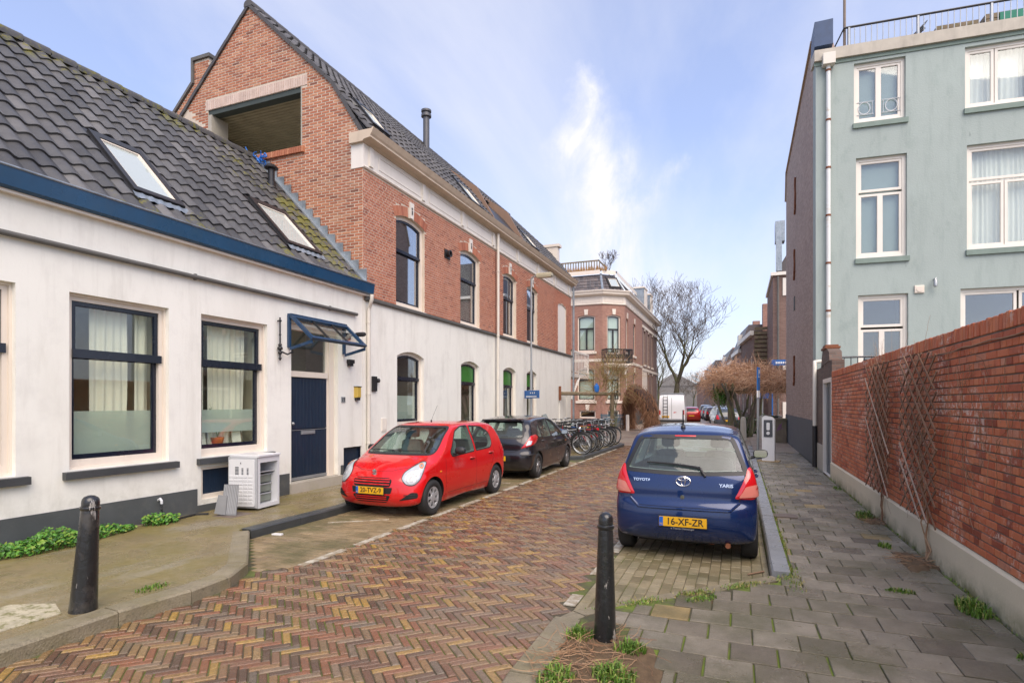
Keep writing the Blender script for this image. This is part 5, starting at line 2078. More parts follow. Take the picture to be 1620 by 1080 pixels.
wall_vine('bare climbing vine through the nearer trellis on the red wall', 7.35, 7.75, 5, 70, 'dead vines on the garden wall')
wall_vine('dense bare climbing vine through the farther trellis on the red wall', 9.45, 9.55, 6, 170, 'dead vines on the garden wall')
mb = MB()
rn = random.Random(9)
q = [Vector((RX - .03, 8.0, 2.30))]
while q[-1].y > 3.6:
 q.append(q[-1] + Vector((0, -.22, rn.uniform(-.012, .02))))
mb.tube(q, .006, 5, tint=.8)
for k in range(60):
 y_ = rn.uniform(4.6, 7.0)
 q = [Vector((RX - .025, y_, rn.uniform(1.0, 2.3)))]
 d = Vector((0, rn.uniform(-.6, .6), rn.uniform(-1, .6)))
 for s in range(8):
  d = (d + Vector((0, rn.uniform(-.5, .5), rn.uniform(-.5, .4)))).normalized()
  nx = q[-1] + d * .07
  nx.x = RX - .02 - rn.random() * .015
  q.append(nx)
 mb.tube(q, .002, 4, cap=False, tint=rn.random())
tag(mb.build('creeper', MATS['dry_stem'], None, recalc=False), 'thin dry creeper trailing along the near top of the red wall', 'vine')

# ---------------------------------------------------------------- back door and brown pier
pier = thing('brick_pier', 'brown brick wall end with a tile-capped top around the grey garden door', 'wall', (RX, 16.2, .1))


def brick_tex(name, c1, c2, mort, vertical='x', bw=.22, rh=.0625, ms=.008, rough=.8, stain=None, bump=.5):
 def ex(t, pos, c):
  sp = t.new('ShaderNodeSeparateXYZ')
  t.l.new(pos, sp.inputs[0])
  cb = t.new('ShaderNodeCombineXYZ')
  t.l.new(t.math('ADD', sp.outputs[0], sp.outputs[1]), cb.inputs[0])
  t.l.new(sp.outputs[2], cb.inputs[1])
  b = t.new('ShaderNodeTexBrick')
  b.inputs['Scale'].default_value = 1
  b.inputs['Brick Width'].default_value = bw
  b.inputs['Row Height'].default_value = rh
  b.inputs['Mortar Size'].default_value = ms
  b.inputs['Mortar Smooth'].default_value = .2
  b.inputs['Bias'].default_value = 0
  b.inputs['Color1'].default_value = (*c1, 1)
  b.inputs['Color2'].default_value = (*c2, 1)
  b.inputs['Mortar'].default_value = (*mort, 1)
  t.l.new(cb.outputs[0], b.inputs['Vector'])
  c = b.outputs[0]
  n = t.noise(pos, .8, 6, .65)
  c = t.mix(1.0, c, t.colramp(n, [(.78,) * 3, (.95,) * 3, (1.1,) * 3, (1.3,) * 3]), 'MULTIPLY')
  bp = t.new('ShaderNodeBump')
  bp.inputs['Strength'].default_value = bump
  bp.inputs['Distance'].default_value = .01
  t.l.new(t.math('ADD', t.math('SUBTRACT', 1.0, b.outputs['Fac']), t.math('MULTIPLY', t.noise(pos, 60, 4, .7), .5)), bp.inputs['Height'])
  t.l.new(bp.outputs[0], t.n['Principled BSDF'].inputs['Normal'])
  return c
 return mat(name, c1, rough, var=0, extra=ex)


brick_tex('tex_brown', (.26, .17, .135), (.40, .28, .225), (.33, .28, .24), ms=.011)
brick_tex('tex_pier', (.10, .065, .05), (.16, .10, .075), (.11, .10, .085))
brick_tex('tex_corner', (.27, .115, .08), (.36, .17, .12), (.33, .26, .21))
brick_tex('tex_far', (.25, .11, .08), (.35, .18, .13), (.3, .24, .2))
brick_tex('tex_far_brown', (.16, .09, .07), (.23, .14, .11), (.2, .16, .14))
mb = MB()
mb.fbox(FR, -17.68, -16.12, 0.0, 2.72, -.25, .0)
mb.fbox(FR, -16.119, -14.702, 2.40, 2.80, -.25, .0)
mb.prism([(-16.5, 2.721), (-15.0, 2.801), (-15.1, 3.02), (-15.5, 3.12), (-16.2, 3.12)], FR, -.25, .012)
pm = mb.build('wall', MATS['tex_pier'], pier)
mb = MB()
mb.fbox(FR, -16.25, -15.45, 3.121, 3.17, -.28, .04)
mb.fbox(FR, -16.1, -15.6, 3.171, 3.22, -.26, .02)
mb.build('cap', MATS['rust'], pier)
mb = MB()
mb.fbox(FR, -17.67, -16.13, .0, .75, .001, .02)
mb.build('plinth', MATS['concrete'], pier)
mb = MB()
ring(mb, FR, arc_rect(-16.118, -14.703, .1, 2.398), arc_rect(-16.03, -14.79, .101, 2.30), -.12, .015)
df = mb.build('door_frame', MATS['white_paint'], pier)
mb = MB()
mb.fbox(FR, -16.03, -14.79, .105, 2.30, -.10, -.06)
for k in range(3):
 mb.fbox(FR, -15.95 + k * .38, -15.65 + k * .38, .3, 2.2, -.06, -.045)
mb.build('door', mat('door_grey', (.10, .125, .14), .5, var=.15), df)
mb = MB()
yy = 17.25
mb.tube([(RX - .07, yy, 1.2), (RX - .07, yy, 2.8), (RX - .06, yy + .1, 2.92), (RX + .1, yy + .25, 2.95)], .05, 10)
pipe = mb.build('downpipe', MATS['pipe_cream'], pier, smooth=40)
mb = MB()
mb.tube([(RX - .07, yy, .09), (RX - .07, yy, 1.2)], .062, 12)
mb.build('pipe_guard', MATS['black_plastic'], pipe, smooth=40)

# ---------------------------------------------------------------- tall dark brown party wall
dk = thing('brown_brick_house', 'tall windowless dark brown brick side wall with rusty wall anchors', 'house', (RX, 23, .1))
mb = MB()
mb.prism([(-28.4, 0), (-17.9, 0), (-17.9, 11.6), (-18.4, 12.15), (-28.0, 12.0), (-28.4, 10.9)], FR, -.5, 0)
mb.build('wall', MATS['tex_brown'], dk)
mb = MB()
mb.fbox(FR, -28.41, -17.70, 0, 1.32, .001, .025)
mb.build('plinth', MATS['plinth_dark'] if 'plinth_dark' in MATS else mat('plinth_dark', (.085, .095, .105), .7, var=.12, vscale=1.5, bump=.2), dk)
mb = MB()
mb.prism([(-18.4, 12.151), (-28.0, 12.001), (-28.42, 10.9), (-28.48, 10.9), (-28.05, 12.07), (-18.4, 12.22)], FR, -.2, .06)
mb.build('coping', mat('coping_tan', (.42, .33, .24), .7), dk)
mb = MB()
mb.fbox(FR, -18.5, -17.66, 11.62, 12.30, -.42, .03)
mb.build('parapet', mat('parapet_blue', (.035, .07, .15), .5, var=.3), dk)
for y_, z0, z1 in ((23.6, 9.0, 10.2), (23.9, 6.6, 7.6), (24.0, 2.6, 3.6)):
 mb = MB()
 q = [(RX - .03, y_ + .06 * math.sin(k * 1.3), z0 + (z1 - z0) * k / 8) for k in range(9)]
 mb.tube(q, .035, 6)
 mb.tube([(RX - .03, y_ - .06, z0 + .2), (RX - .03, y_ + .2, z0 - .1)], .04, 6)
 mb.build('wall_anchor', MATS['rust'], dk)
mb = MB()
mb.fbox(FR, -24.3, -23.9, 5.35, 5.85, .001, .03)
mb.build('vent', MATS['grey_ledge'], dk)

# ---------------------------------------------------------------- sea-green house
gh = thing('green_house', 'pale sea-green plastered house with cream windows rising behind the garden wall', 'house', (1.95, 17.7, .1))
FGn = Frame((1.952, 17.69, 0), (.9968, .0797, 0), (0, 0, 1), (.0797, -.9968, 0))
gwin = [(.93, 2.14, 9.38, 11.0), (.98, 2.17, 5.72, 8.43), (1.03, 2.2, 2.2, 4.72), (3.46, 4.95, 9.40, 10.98), (3.5, 5.2, 5.76, 8.45), (3.36, 6.0, 2.4, 4.76)]
mb = MB()
wall_mesh(mb, FGn, [(0, 0), (9, 0), (9, 11.18), (0, 11.18)], [arc_rect(*w) for w in gwin], .35)
mb.fbox(FGn, 1.7, 8.99, 0.0, 11.17, -9, -1.6)
gwall_ = mb.build('wall', MATS['green_render'], gh)
mb = MB()
mb.sweep([(-.4, 11.181), (.10, 11.181), (.10, 11.48), (-.4, 11.5)], FGn.p(-.05, 0), FGn.p(9, 0), FGn.n)
mb.build('parapet', mat('parapet_stone', (.46, .42, .35), .7, var=.15, vscale=4, stain=[streaks((.24, .22, .18), .5)]), gh)
mb = MB()
mb.fbox(FGn, -.05, 9, 11.08, 11.178, .002, .03)
mb.build('moulding', MATS['green_sill'], gh)
for wi, (a, b, c, d) in enumerate(gwin):
 cz = .085
 iu0, iu1, iv0, iv1 = a + cz, b - cz, c + .09, d - cz
 m_ = (a + b) / 2
 if wi == 0:
  L_ = [(iu0, m_, iv0, iv1), (m_, iu1, iv0, iv1)]
 elif wi in (1, 2):
  tz = 7.52 if wi == 1 else 3.86
  L_ = [(iu0, iu1, tz, iv1), (iu0, m_, iv0, tz - .06), (m_, iu1, iv0, tz - .06)]
 elif wi == 3:
  L_ = [(iu0, 4.12, iv0, iv1), (4.14, iu1, iv0, iv1)]
 elif wi == 4:
  L_ = [(iu0, iu1, 7.55, iv1), (iu0, 4.33, iv0, 7.50), (4.35, iu1, iv0, 7.50)]
 else:
  L_ = [(iu0, 4.6, iv0, iv1), (4.65, iu1, iv0, iv1)]
 dark = wi in (2, 5)
 w, inn = window(gh, FGn, a, b, c, d, 0, casing=cz, cmat='white_paint', smat='white_paint', n_out=-.09, bottom=.09, sash=.06, lights=L_,
     pmat='dark_glass' if dark else 'window_glass', room_mat='interior', room_depth=1.0,
     blind=[(iu0, iu1, iv0, iv1, 'blind_grey')] if wi in (0, 1) else None,
     curtains=[(iu0 - .03, iu1 + .03, 'curtain_white', 0)] if wi in (3, 4) else (),
     sill=(a - .03, b + .05, c - .15, c - .005, .06, 'green_sill'))
 if wi == 0:
  for q, xc in enumerate((1.20, 1.84)):
   mb = MB()
   z_ = c + .42
   mb.tube([FGn.p(xc + .14 * math.cos(t_), z_ + .16 * math.sin(t_), -.1) for t_ in [2 * math.pi * k / 24 for k in range(25)]], .010, 5, cap=False)
   for dz in (-.17, .17):
    mb.tube([FGn.p(xc - .22, z_ + dz, -.1), FGn.p(xc + .22, z_ + dz, -.1)], .008, 5)
   for dx in (-.19, .19):
    mb.tube([FGn.p(xc + dx, z_ - .17, -.1), FGn.p(xc + dx, z_ + .17, -.1)], .006, 5)
   mb.build('ornament', MATS['fridge_white'], w)
mb = MB()
pz = [FGn.p(.29, z_, .10) for z_ in (11.15, 3.0)]
mb.tube(pz, .055, 12)
dp = mb.build('downpipe', mat('pipe_white', (.72, .73, .70), .35, var=.06, stain=[((.42, .30, .14), 1.6, .60, .68, .6, (1, 1, 2))]), gh, smooth=40)
for z_ in (10.85, 9.5, 8.2, 6.9, 5.6, 4.3, 3.2):
 mb = MB()
 mb.tube([FGn.p(.29, z_, .10), FGn.p(.29, z_ + .05, .10)], .068, 12)
 mb.build('pipe_clip', MATS['rust'], dp)
mb = MB()
mb.fbox(FGn, .14, .44, 11.0, 11.3, .02, .24)
mb.build('hopper', MATS['pipe_cream'], gh)
mb = MB()
mb.fbevel(FGn, 2.33, 2.55, 4.70, 4.90, 0, .05, .01)
mb.lathe([(.07, 0), (.07, .02), (.05, .022), (.001, .01)], 14, axis='y', o=FGn.p(2.44, 4.80, .05) - Vector((0, .02, 0)))
mb.build('wall_vent', MATS['cream_paint'], gh)
mb = MB()
mb.tube([FGn.p(2.78, 5.05, .0), FGn.p(2.78, 5.05, .12), FGn.p(2.74, 4.98, .14)], .02, 8)
mb.lathe([(.02, 0), (.045, -.03), (.045, -.18), (.02, -.2)], 12, o=FGn.p(2.76, 5.02, .14))
mb.build('wall_lamp', MATS['galvanised'], gh, smooth=40)
# roof terrace railing
rl = thing('roof_railing', 'metal balcony railing along the flat roof of the green house', 'railing', FGn.p(.7, 11.5, -.15))
mb = MB()
mb.tube([FGn.p(.72, 12.08, -.12), FGn.p(9, 12.08, -.12)], .03, 8)
mb.tube([FGn.p(.72, 11.56, -.12), FGn.p(9, 11.56, -.12)], .018, 8)
mb.tube([FGn.p(.40, 11.5, -1.0), FGn.p(.72, 12.08, -.12)], .018, 8)
mb.build('rail', MATS['dark_metal'], rl)
u_ = .84
k = 0
while u_ < 8.9:
 mb = MB()
 mb.tube([FGn.p(u_, 11.56, -.12), FGn.p(u_, 12.06, -.12)], .011 if k % 12 else .04, 6)
 mb.build('baluster', MATS['galvanised'], rl)
 u_ += .135
 k += 1
mb = MB()
mb.tube([FGn.p(.75, 11.5, -.2), FGn.p(.75, 14.5, -.2)], .035, 8)
mb.tube([FGn.p(.12, 11.5, -.5), FGn.p(.12, 12.25, -.5)], .035, 8)
tag(mb.build('mast', mat('mast_brown', (.20, .15, .11), .6), None), 'two upright brown poles at the left corner of the green house roof', 'pole')
for i, (a, b, z1, m_, lab) in enumerate(((3.05, 4.0, 12.0, 'wood_weathered', 'weathered timber planter box behind the roof railing'), (4.15, 6.0, 12.1, 'wood_weathered', 'long timber bench back behind the roof railing'))):
 t = thing('planter_box' if i == 0 else 'roof_bench', lab, 'planter' if i == 0 else 'bench', FGn.p(a, 11.5, -1.0))
 for k in range(4):
  mb = MB()
  mb.fbox(FGn, a, b, 11.52 + k * (z1 - 11.52) / 4, 11.50 + (k + 1) * (z1 - 11.52) / 4, -1.0, -.6, 0, .5)
  mb.build('slat', MATS[m_], t)
 if i:
  mb = MB()
  mb.fbox(FGn, a + .3, a + .9, 11.75, 12.05, -.59, -.56)
  mb.build('cushion', mat('green_cloth', (.02, .2, .13), .7), t)
t = thing('deck_chair', 'dark folded deck chair on the roof terrace left of the planter', 'chair', FGn.p(2.3, 11.5, -.8))
mb = MB()
mb.tube([FGn.p(1.9, 11.85, -.7), FGn.p(2.5, 11.75, -.7), FGn.p(2.8, 12.05, -.7)], .035, 6)
mb.tube([FGn.p(2.1, 11.5, -.7), FGn.p(2.6, 11.8, -.7)], .03, 6)
mb.tube([FGn.p(2.6, 11.5, -.7), FGn.p(2.3, 11.8, -.7)], .03, 6)
mb.build('frame', MATS['dark_metal'], t)
mb = MB()
mb.fbox(Frame(FGn.p(2.45, 11.76, -.9), (FGn.u * .7 + Z * .7), FGn.n, Z), 0, .5, 0, .4, 0, .03)
mb.build('seat', MATS['dark_metal'], t)
# low railing seen over the wall
t = thing('garden_railing', 'dark metal railing behind the far end of the garden wall', 'railing', (2.6, 17.3, 2.2))
mb = MB()
mb.tube([(2.05, 17.2, 3.02), (3.7, 17.25, 3.02)], .025, 8)
mb.build('rail', MATS['navy_paint'], t)
for k in range(11):
 mb = MB()
 mb.tube([(2.1 + k * .155, 17.2, 2.2), (2.1 + k * .155, 17.2, 3.02)], .011, 6)
 mb.build('baluster', MATS['navy_paint'], t)
mb = MB()
mb.box(2.0, 3.8, 16.9, 17.6, 2.05, 2.2)
mb.build('platform', MATS['concrete'], t)

# ---------------------------------------------------------------- bollards in the foreground
def bollard(loc, label, lean, h=.92, k=1.0):
 t = thing('bollard', label, 'bollard', loc, group='black iron bollards in the foreground')
 t.rotation_euler = lean
 mb = MB()
 prof = [(.001, -.05), (.108, -.05), (.106, .02), (.100, .10), (.092, .3), (.080, .55), (.069, h - .13), (.067, h - .115)]
 mb.lathe([(r_ * k, z_) for r_, z_ in prof], 28)
 mb.build('post', MATS['bollard_black'], t, smooth=40).matrix_parent_inverse.identity()
 mb = MB()
 mb.lathe([(r_ * k, z_) for r_, z_ in [(.067, h - .116), (.076, h - .108), (.079, h - .098), (.076, h - .086), (.067, h - .082), (.068, h - .05), (.063, h - .025), (.05, h - .008), (.028, h + .004), (.001, h + .008)]], 28)
 mb.build('cap', MATS['bollard_black'], t, smooth=40).matrix_parent_inverse.identity()
 mb = MB()
 for s in (0, math.pi):
  pass
 return t


bollard((-4.99, 3.02, .09), 'black iron bollard on the left pavement, leaning slightly right', (R(-2), R(2.5), .4), .95, .95)
bollard((-.90, 4.05, .09), 'scuffed black iron bollard in the weedy soil on the right corner', (0, R(.8), 1.3), .92, .78)
# ---------------------------------------------------------------- cars
def pchip(xs, ys):
 xs, ys = np.array(xs, float), np.array(ys, float)
 h = np.diff(xs)
 d = np.diff(ys) / h
 m = np.zeros_like(ys)
 m[0], m[-1] = d[0], d[-1]
 for i in range(1, len(xs) - 1):
  if d[i - 1] * d[i] > 0:
   w1, w2 = 2 * h[i] + h[i - 1], h[i] + 2 * h[i - 1]
   m[i] = (w1 + w2) / (w1 / d[i - 1] + w2 / d[i])

 def f(x):
  x = min(max(x, xs[0]), xs[-1])
  i = min(int(np.searchsorted(xs, x, side='right')) - 1, len(xs) - 2)
  t = (x - xs[i]) / h[i]
  return float((2 * t**3 - 3 * t**2 + 1) * ys[i] + (t**3 - 2 * t**2 + t) * h[i] * m[i] + (-2 * t**3 + 3 * t**2) * ys[i + 1] + (t**3 - t**2) * h[i] * m[i + 1])
 return f


def spline_loop(pts, n=7, closed=True):
 """centripetal-ish Catmull-Rom through rows of numbers"""
 P = np.array(pts, float)
 k = len(P)
 out = []
 for i in range(k if closed else k - 1):
  p0, p1, p2, p3 = P[(i - 1) % k], P[i], P[(i + 1) % k], P[(i + 2) % k]
  if not closed:
   p0 = P[max(i - 1, 0)]
   p3 = P[min(i + 2, k - 1)]
  d1 = max(np.hypot(*(p2 - p1)[:2]), 1e-4)
  d0 = max(np.hypot(*(p1 - p0)[:2]), 1e-4)
  d2 = max(np.hypot(*(p3 - p2)[:2]), 1e-4)
  m1 = ((p1 - p0) / d0 * d1 + (p2 - p1) / d1 * d0) / (d0 + d1) * d1 if d0 > 1e-4 else (p2 - p1)
  m2 = ((p2 - p1) / d1 * d2 + (p3 - p2) / d2 * d1) / (d1 + d2) * d1 if d2 > 1e-4 else (p2 - p1)
  for q in range(n):
   t = q / n
   out.append((2 * t**3 - 3 * t**2 + 1) * p1 + (t**3 - 2 * t**2 + t) * m1 + (-2 * t**3 + 3 * t**2) * p2 + (t**3 - t**2) * m2)
 if not closed:
  out.append(P[-1])
 return out


US = [0, .15, .3, .45, .58, .70, .80, .87, .92, .955, .98, .993, 1.0]


def onion(prof, wf, spine, n=7, side=8):
 """closed body from a side silhouette (x, z, recede, power), a half width w(x, z) and a spine (x0, x1, z)"""
 loop = spline_loop(prof, n)
 rows = []
 for p in loop:
  x, z, cr, pw = p
  pw = max(pw, 1.6)
  sx = min(max(x, spine[0]), spine[1])
  S = np.array([sx, spine[2]])
  P = np.array([x, z])
  d = S - P
  L = np.hypot(*d)
  d = d / L
  cr = min(cr, L * .9)
  row = []
  for u in US:
   off = cr * (1 - (1 - u**pw) ** (1 / pw))
   q = P + d * off
   E = P + d * cr
   row.append((q[0], u * wf(*(q * .5 + E * .5)), q[1]))
  E = P + d * cr
  for k in range(1, side + 1):
   q = E + (S - E) * (k / side)
   row.append((q[0], wf(*q), q[1]))
  rows.append(row)
 K, M = len(rows), len(rows[0])
 vs = [v for r in rows for v in r]
 fs = []
 for i in range(K):
  j = (i + 1) % K
  for k in range(M - 1):
   fs.append((i * M + k, j * M + k, j * M + k + 1, i * M + k + 1))
 n0 = len(vs)
 vs2 = vs + [(x, -y, z) for x, y, z in vs]
 fs2 = fs + [tuple(reversed([q + n0 for q in f])) for f in fs]
 bm = bmesh.new()
 bv = [bm.verts.new(v) for v in vs2]
 for f in fs2:
  try:
   bm.faces.new([bv[q] for q in f])
  except ValueError:
   pass
 bmesh.ops.remove_doubles(bm, verts=bm.verts, dist=0.0006)
 bmesh.ops.dissolve_degenerate(bm, edges=bm.edges, dist=0.0004)
 bmesh.ops.holes_fill(bm, edges=[e for e in bm.edges if e.is_boundary], sides=0)
 bmesh.ops.triangulate(bm, faces=[f for f in bm.faces if len(f.verts) > 4])
 bmesh.ops.recalc_face_normals(bm, faces=bm.faces)
 me = bpy.data.meshes.new('onion')
 bm.to_mesh(me)
 bm.free()
 me.polygons.foreach_set('use_smooth', [True] * len(me.polygons))
 return me


def bvh_of(me):
 return BVHTree.FromPolygons([v.co.copy() for v in me.vertices], [tuple(p.vertices) for p in me.polygons])


def rounded(pts, r=0.04, n=4):
 """polygon with rounded corners"""
 out = []
 k = len(pts)
 for i in range(k):
  a, b, c = Vector(pts[i - 1][:2]), Vector(pts[i][:2]), Vector(pts[(i + 1) % k][:2])
  rr = pts[i][2] if len(pts[i]) > 2 else r
  d1, d2 = (a - b), (c - b)
  rr = min(rr, d1.length * .45, d2.length * .45)
  p1, p2 = b + d1.normalized() * rr, b + d2.normalized() * rr
  for q in range(n + 1):
   t = q / n
   out.append(tuple((1 - t)**2 * p1 + 2 * t * (1 - t) * b + t * t * p2))
 return out


def densify(pts, step):
 out = []
 for i in range(len(pts)):
  a, b = Vector(pts[i]), Vector(pts[(i + 1) % len(pts)])
  n = max(1, int((b - a).length / step))
  for q in range(n):
   out.append(tuple(a.lerp(b, q / n)))
 return out


class Proj:
 """projects 2D outlines on to the body along a direction. mapping (a,b) -> 3D start point"""
 def __init__(s, bvh, o, u, v, d):
  s.b, s.o, s.u, s.v, s.d = bvh, Vector(o), Vector(u), Vector(v), Vector(d).normalized()

 def hit(s, a, b, off=0.0):
  p = s.o + s.u * a + s.v * b
  h = s.b.ray_cast(p, s.d, 10)
  if h[0] is None:
   return None
  n = h[1]
  if n.dot(s.d) > 0:
   n = -n
  return h[0] + n * off

 def patch(s, mb, poly, off=0.002, rings=5, step=0.05, bulge=0.0, mi=0, thick=0.0):
  poly = densify(poly, step)
  cx = sum(p[0] for p in poly) / len(poly)
  cy = sum(p[1] for p in poly) / len(poly)
  vs, ok = [], True
  n = len(poly)
  last = None
  for r in range(rings + 1):
   k = 1 - r / rings
   of = off + bulge * (1 - k * k) ** .5 if bulge else off
   if r == rings:
    h = s.hit(cx, cy, of)
    vs.append(h or last)
   else:
    for p in poly:
     h = s.hit(cx + (p[0] - cx) * k, cy + (p[1] - cy) * k, of)
     if h is None:
      h = last or Vector((0, 0, 0))
     last = h
     vs.append(h)
  fs = []
  for r in range(rings - 1):
   for i in range(n):
    j = (i + 1) % n
    fs.append((r * n + i, r * n + j, (r + 1) * n + j, (r + 1) * n + i))
  for i in range(n):
   fs.append(((rings - 1) * n + i, (rings - 1) * n + (i + 1) % n, rings * n))
  if thick:
   o = len(vs)
   vs += [vs[i] + s.d * thick for i in range(n)]
   fs += [(i, (i + 1) % n, o + (i + 1) % n, o + i) for i in range(n)]
  mb.add(vs, fs, mi)

 def band(s, mb, poly, w, off=0.0015, step=0.04, closed=True, mi=0, h=0.0):
  """strip of width w along a path"""
  pts = densify(poly, step)
  if not closed:
   # densify closes the loop: drop the closing stretch
   a, b = Vector(poly[-1]), Vector(poly[0])
   k = max(1, int((b - a).length / step))
   pts = pts[:len(pts) - k + 1]
   pts[-1] = tuple(poly[-1])
  n = len(pts)
  vs = []
  keep = []
  for i in range(n):
   p = Vector(pts[i])
   a = Vector(pts[(i - 1) % n] if closed or i else pts[i])
   b = Vector(pts[(i + 1) % n] if closed or i < n - 1 else pts[i])
   t = (b - a).normalized()
   nn = Vector((-t.y, t.x))
   q0, q1 = p - nn * w / 2, p + nn * w / 2
   h0, h1 = s.hit(q0.x, q0.y, off), s.hit(q1.x, q1.y, off)
   keep.append(h0 is not None and h1 is not None)
   vs += [h0 or Vector(), h1 or Vector()]
  fs = []
  for i in range(n if closed else n - 1):
   j = (i + 1) % n
   if keep[i] and keep[j]:
    fs.append((2 * i, 2 * j, 2 * j + 1, 2 * i + 1))
  mb.add(vs, fs, mi)


def boolean(obj_me, cutters, mats):
 """subtract meshes (me, material index) from a body mesh; every cutter keeps its own material"""
 o = bpy.data.objects.new('tmp_body', obj_me)
 COL.objects.link(o)
 tmp = []
 for me, mi in cutters:
  me.materials.clear()
  for m in mats:
   me.materials.append(m)
  me.polygons.foreach_set('material_index', [mi] * len(me.polygons))
  c = bpy.data.objects.new('tmp_cut', me)
  COL.objects.link(c)
  tmp.append(c)
  md = o.modifiers.new('b', 'BOOLEAN')
  md.operation = 'DIFFERENCE'
  md.solver = 'EXACT'
  md.use_hole_tolerant = True
  md.object = c
 dg = bpy.context.evaluated_depsgraph_get()
 res = bpy.data.meshes.new_from_object(o.evaluated_get(dg))
 for c in tmp + [o]:
  bpy.data.objects.remove(c)
 return res


def prism_mesh(poly, axis, a, b):
 """closed prism of a 2D polygon. axis 'y': poly is (x,z); axis 'x': poly is (y,z)"""
 mb = MB()
 if axis == 'y':
  f = Frame((0, 0, 0), (1, 0, 0), (0, 0, 1), (0, 1, 0))
 else:
  f = Frame((0, 0, 0), (0, 1, 0), (0, 0, 1), (1, 0, 0))
 mb.prism(poly, f, a, b)
 return mb.mesh('cut', [])


def cyl_mesh(x, z, r, y0, y1, seg=40):
 mb = MB()
 mb.lathe([(r, y0), (r, y1)], seg, axis='y', o=(x, 0, z))
 return mb.mesh('cut', [])


def paint(name, col, metal=0.0, rough=0.35, flake=0.0, dirt=0.25):
 def ex(t, pos, c):
  sp = t.new('ShaderNodeSeparateXYZ')
  t.l.new(pos, sp.inputs[0])
  k = t.math('MULTIPLY', t.ramp(sp.outputs[2], 0.55, 0.15), t.ramp(t.noise(pos, 6, 5, .7), .3, .7))
  return t.mix(t.math('MULTIPLY', k, dirt), c, (0.12, 0.10, 0.08))
 return mat(name, col, rough, metal=metal, var=0.04, vscale=1.2, coat=1.0, spec=0.3, rvar=0.05, extra=ex)


paint('paint_red', (0.58, 0.003, 0.004), 0.0, 0.3, dirt=.15)
paint('paint_black', (0.014, 0.013, 0.017), 0.35, 0.3, dirt=.3)
paint('paint_blue', (0.002, 0.019, 0.092), 0.3, 0.28, dirt=.15)
mat('car_trim', (0.018, 0.018, 0.019), 0.5, var=0.1)
mat('car_shut', (0.006, 0.006, 0.006), 0.8, var=0)
mat('car_inside', (0.22, 0.23, 0.22), 0.85, var=0.15, vscale=8)
mat('car_seat', (0.20, 0.21, 0.20), 0.9, var=0.2, vscale=12)
mat('lens_red', (0.55, 0.006, 0.012), 0.12, var=0.05, coat=1.0)
mat('lens_pink', (0.62, 0.20, 0.16), 0.15, var=0.05, coat=1.0)
mat('lens_clear', (0.48, 0.50, 0.52), 0.15, metal=0.1, var=0.08, vscale=25, coat=1.0)
mat('grille_lens', (.25, .27, .29), .15, coat=1.0)
mat('lens_chrome', (0.75, 0.76, 0.78), 0.1, metal=0.95, var=0)
mat('lens_orange', (0.75, 0.20, 0.01), 0.2, var=0, coat=.8)
mat('plate_yellow', (0.70, 0.38, 0.012), 0.35, var=0.04)
mat('plate_black', (0.012, 0.012, 0.012), 0.5, var=0)
mat('plate_blue', (0.01, 0.10, 0.45), 0.35, var=0)
mat('alloy', (0.42, 0.43, 0.44), 0.32, metal=0.7, var=0.1)
mat('hubcap', (0.40, 0.405, 0.41), 0.4, metal=0.35, var=0.1)
glass('car_glass', (0.78, 0.93, 0.87), 0.93, f0=0.12)
glass('car_glass_rear', (0.84, 1.0, 0.94), 0.98, f0=0.05, dirt=0.05)


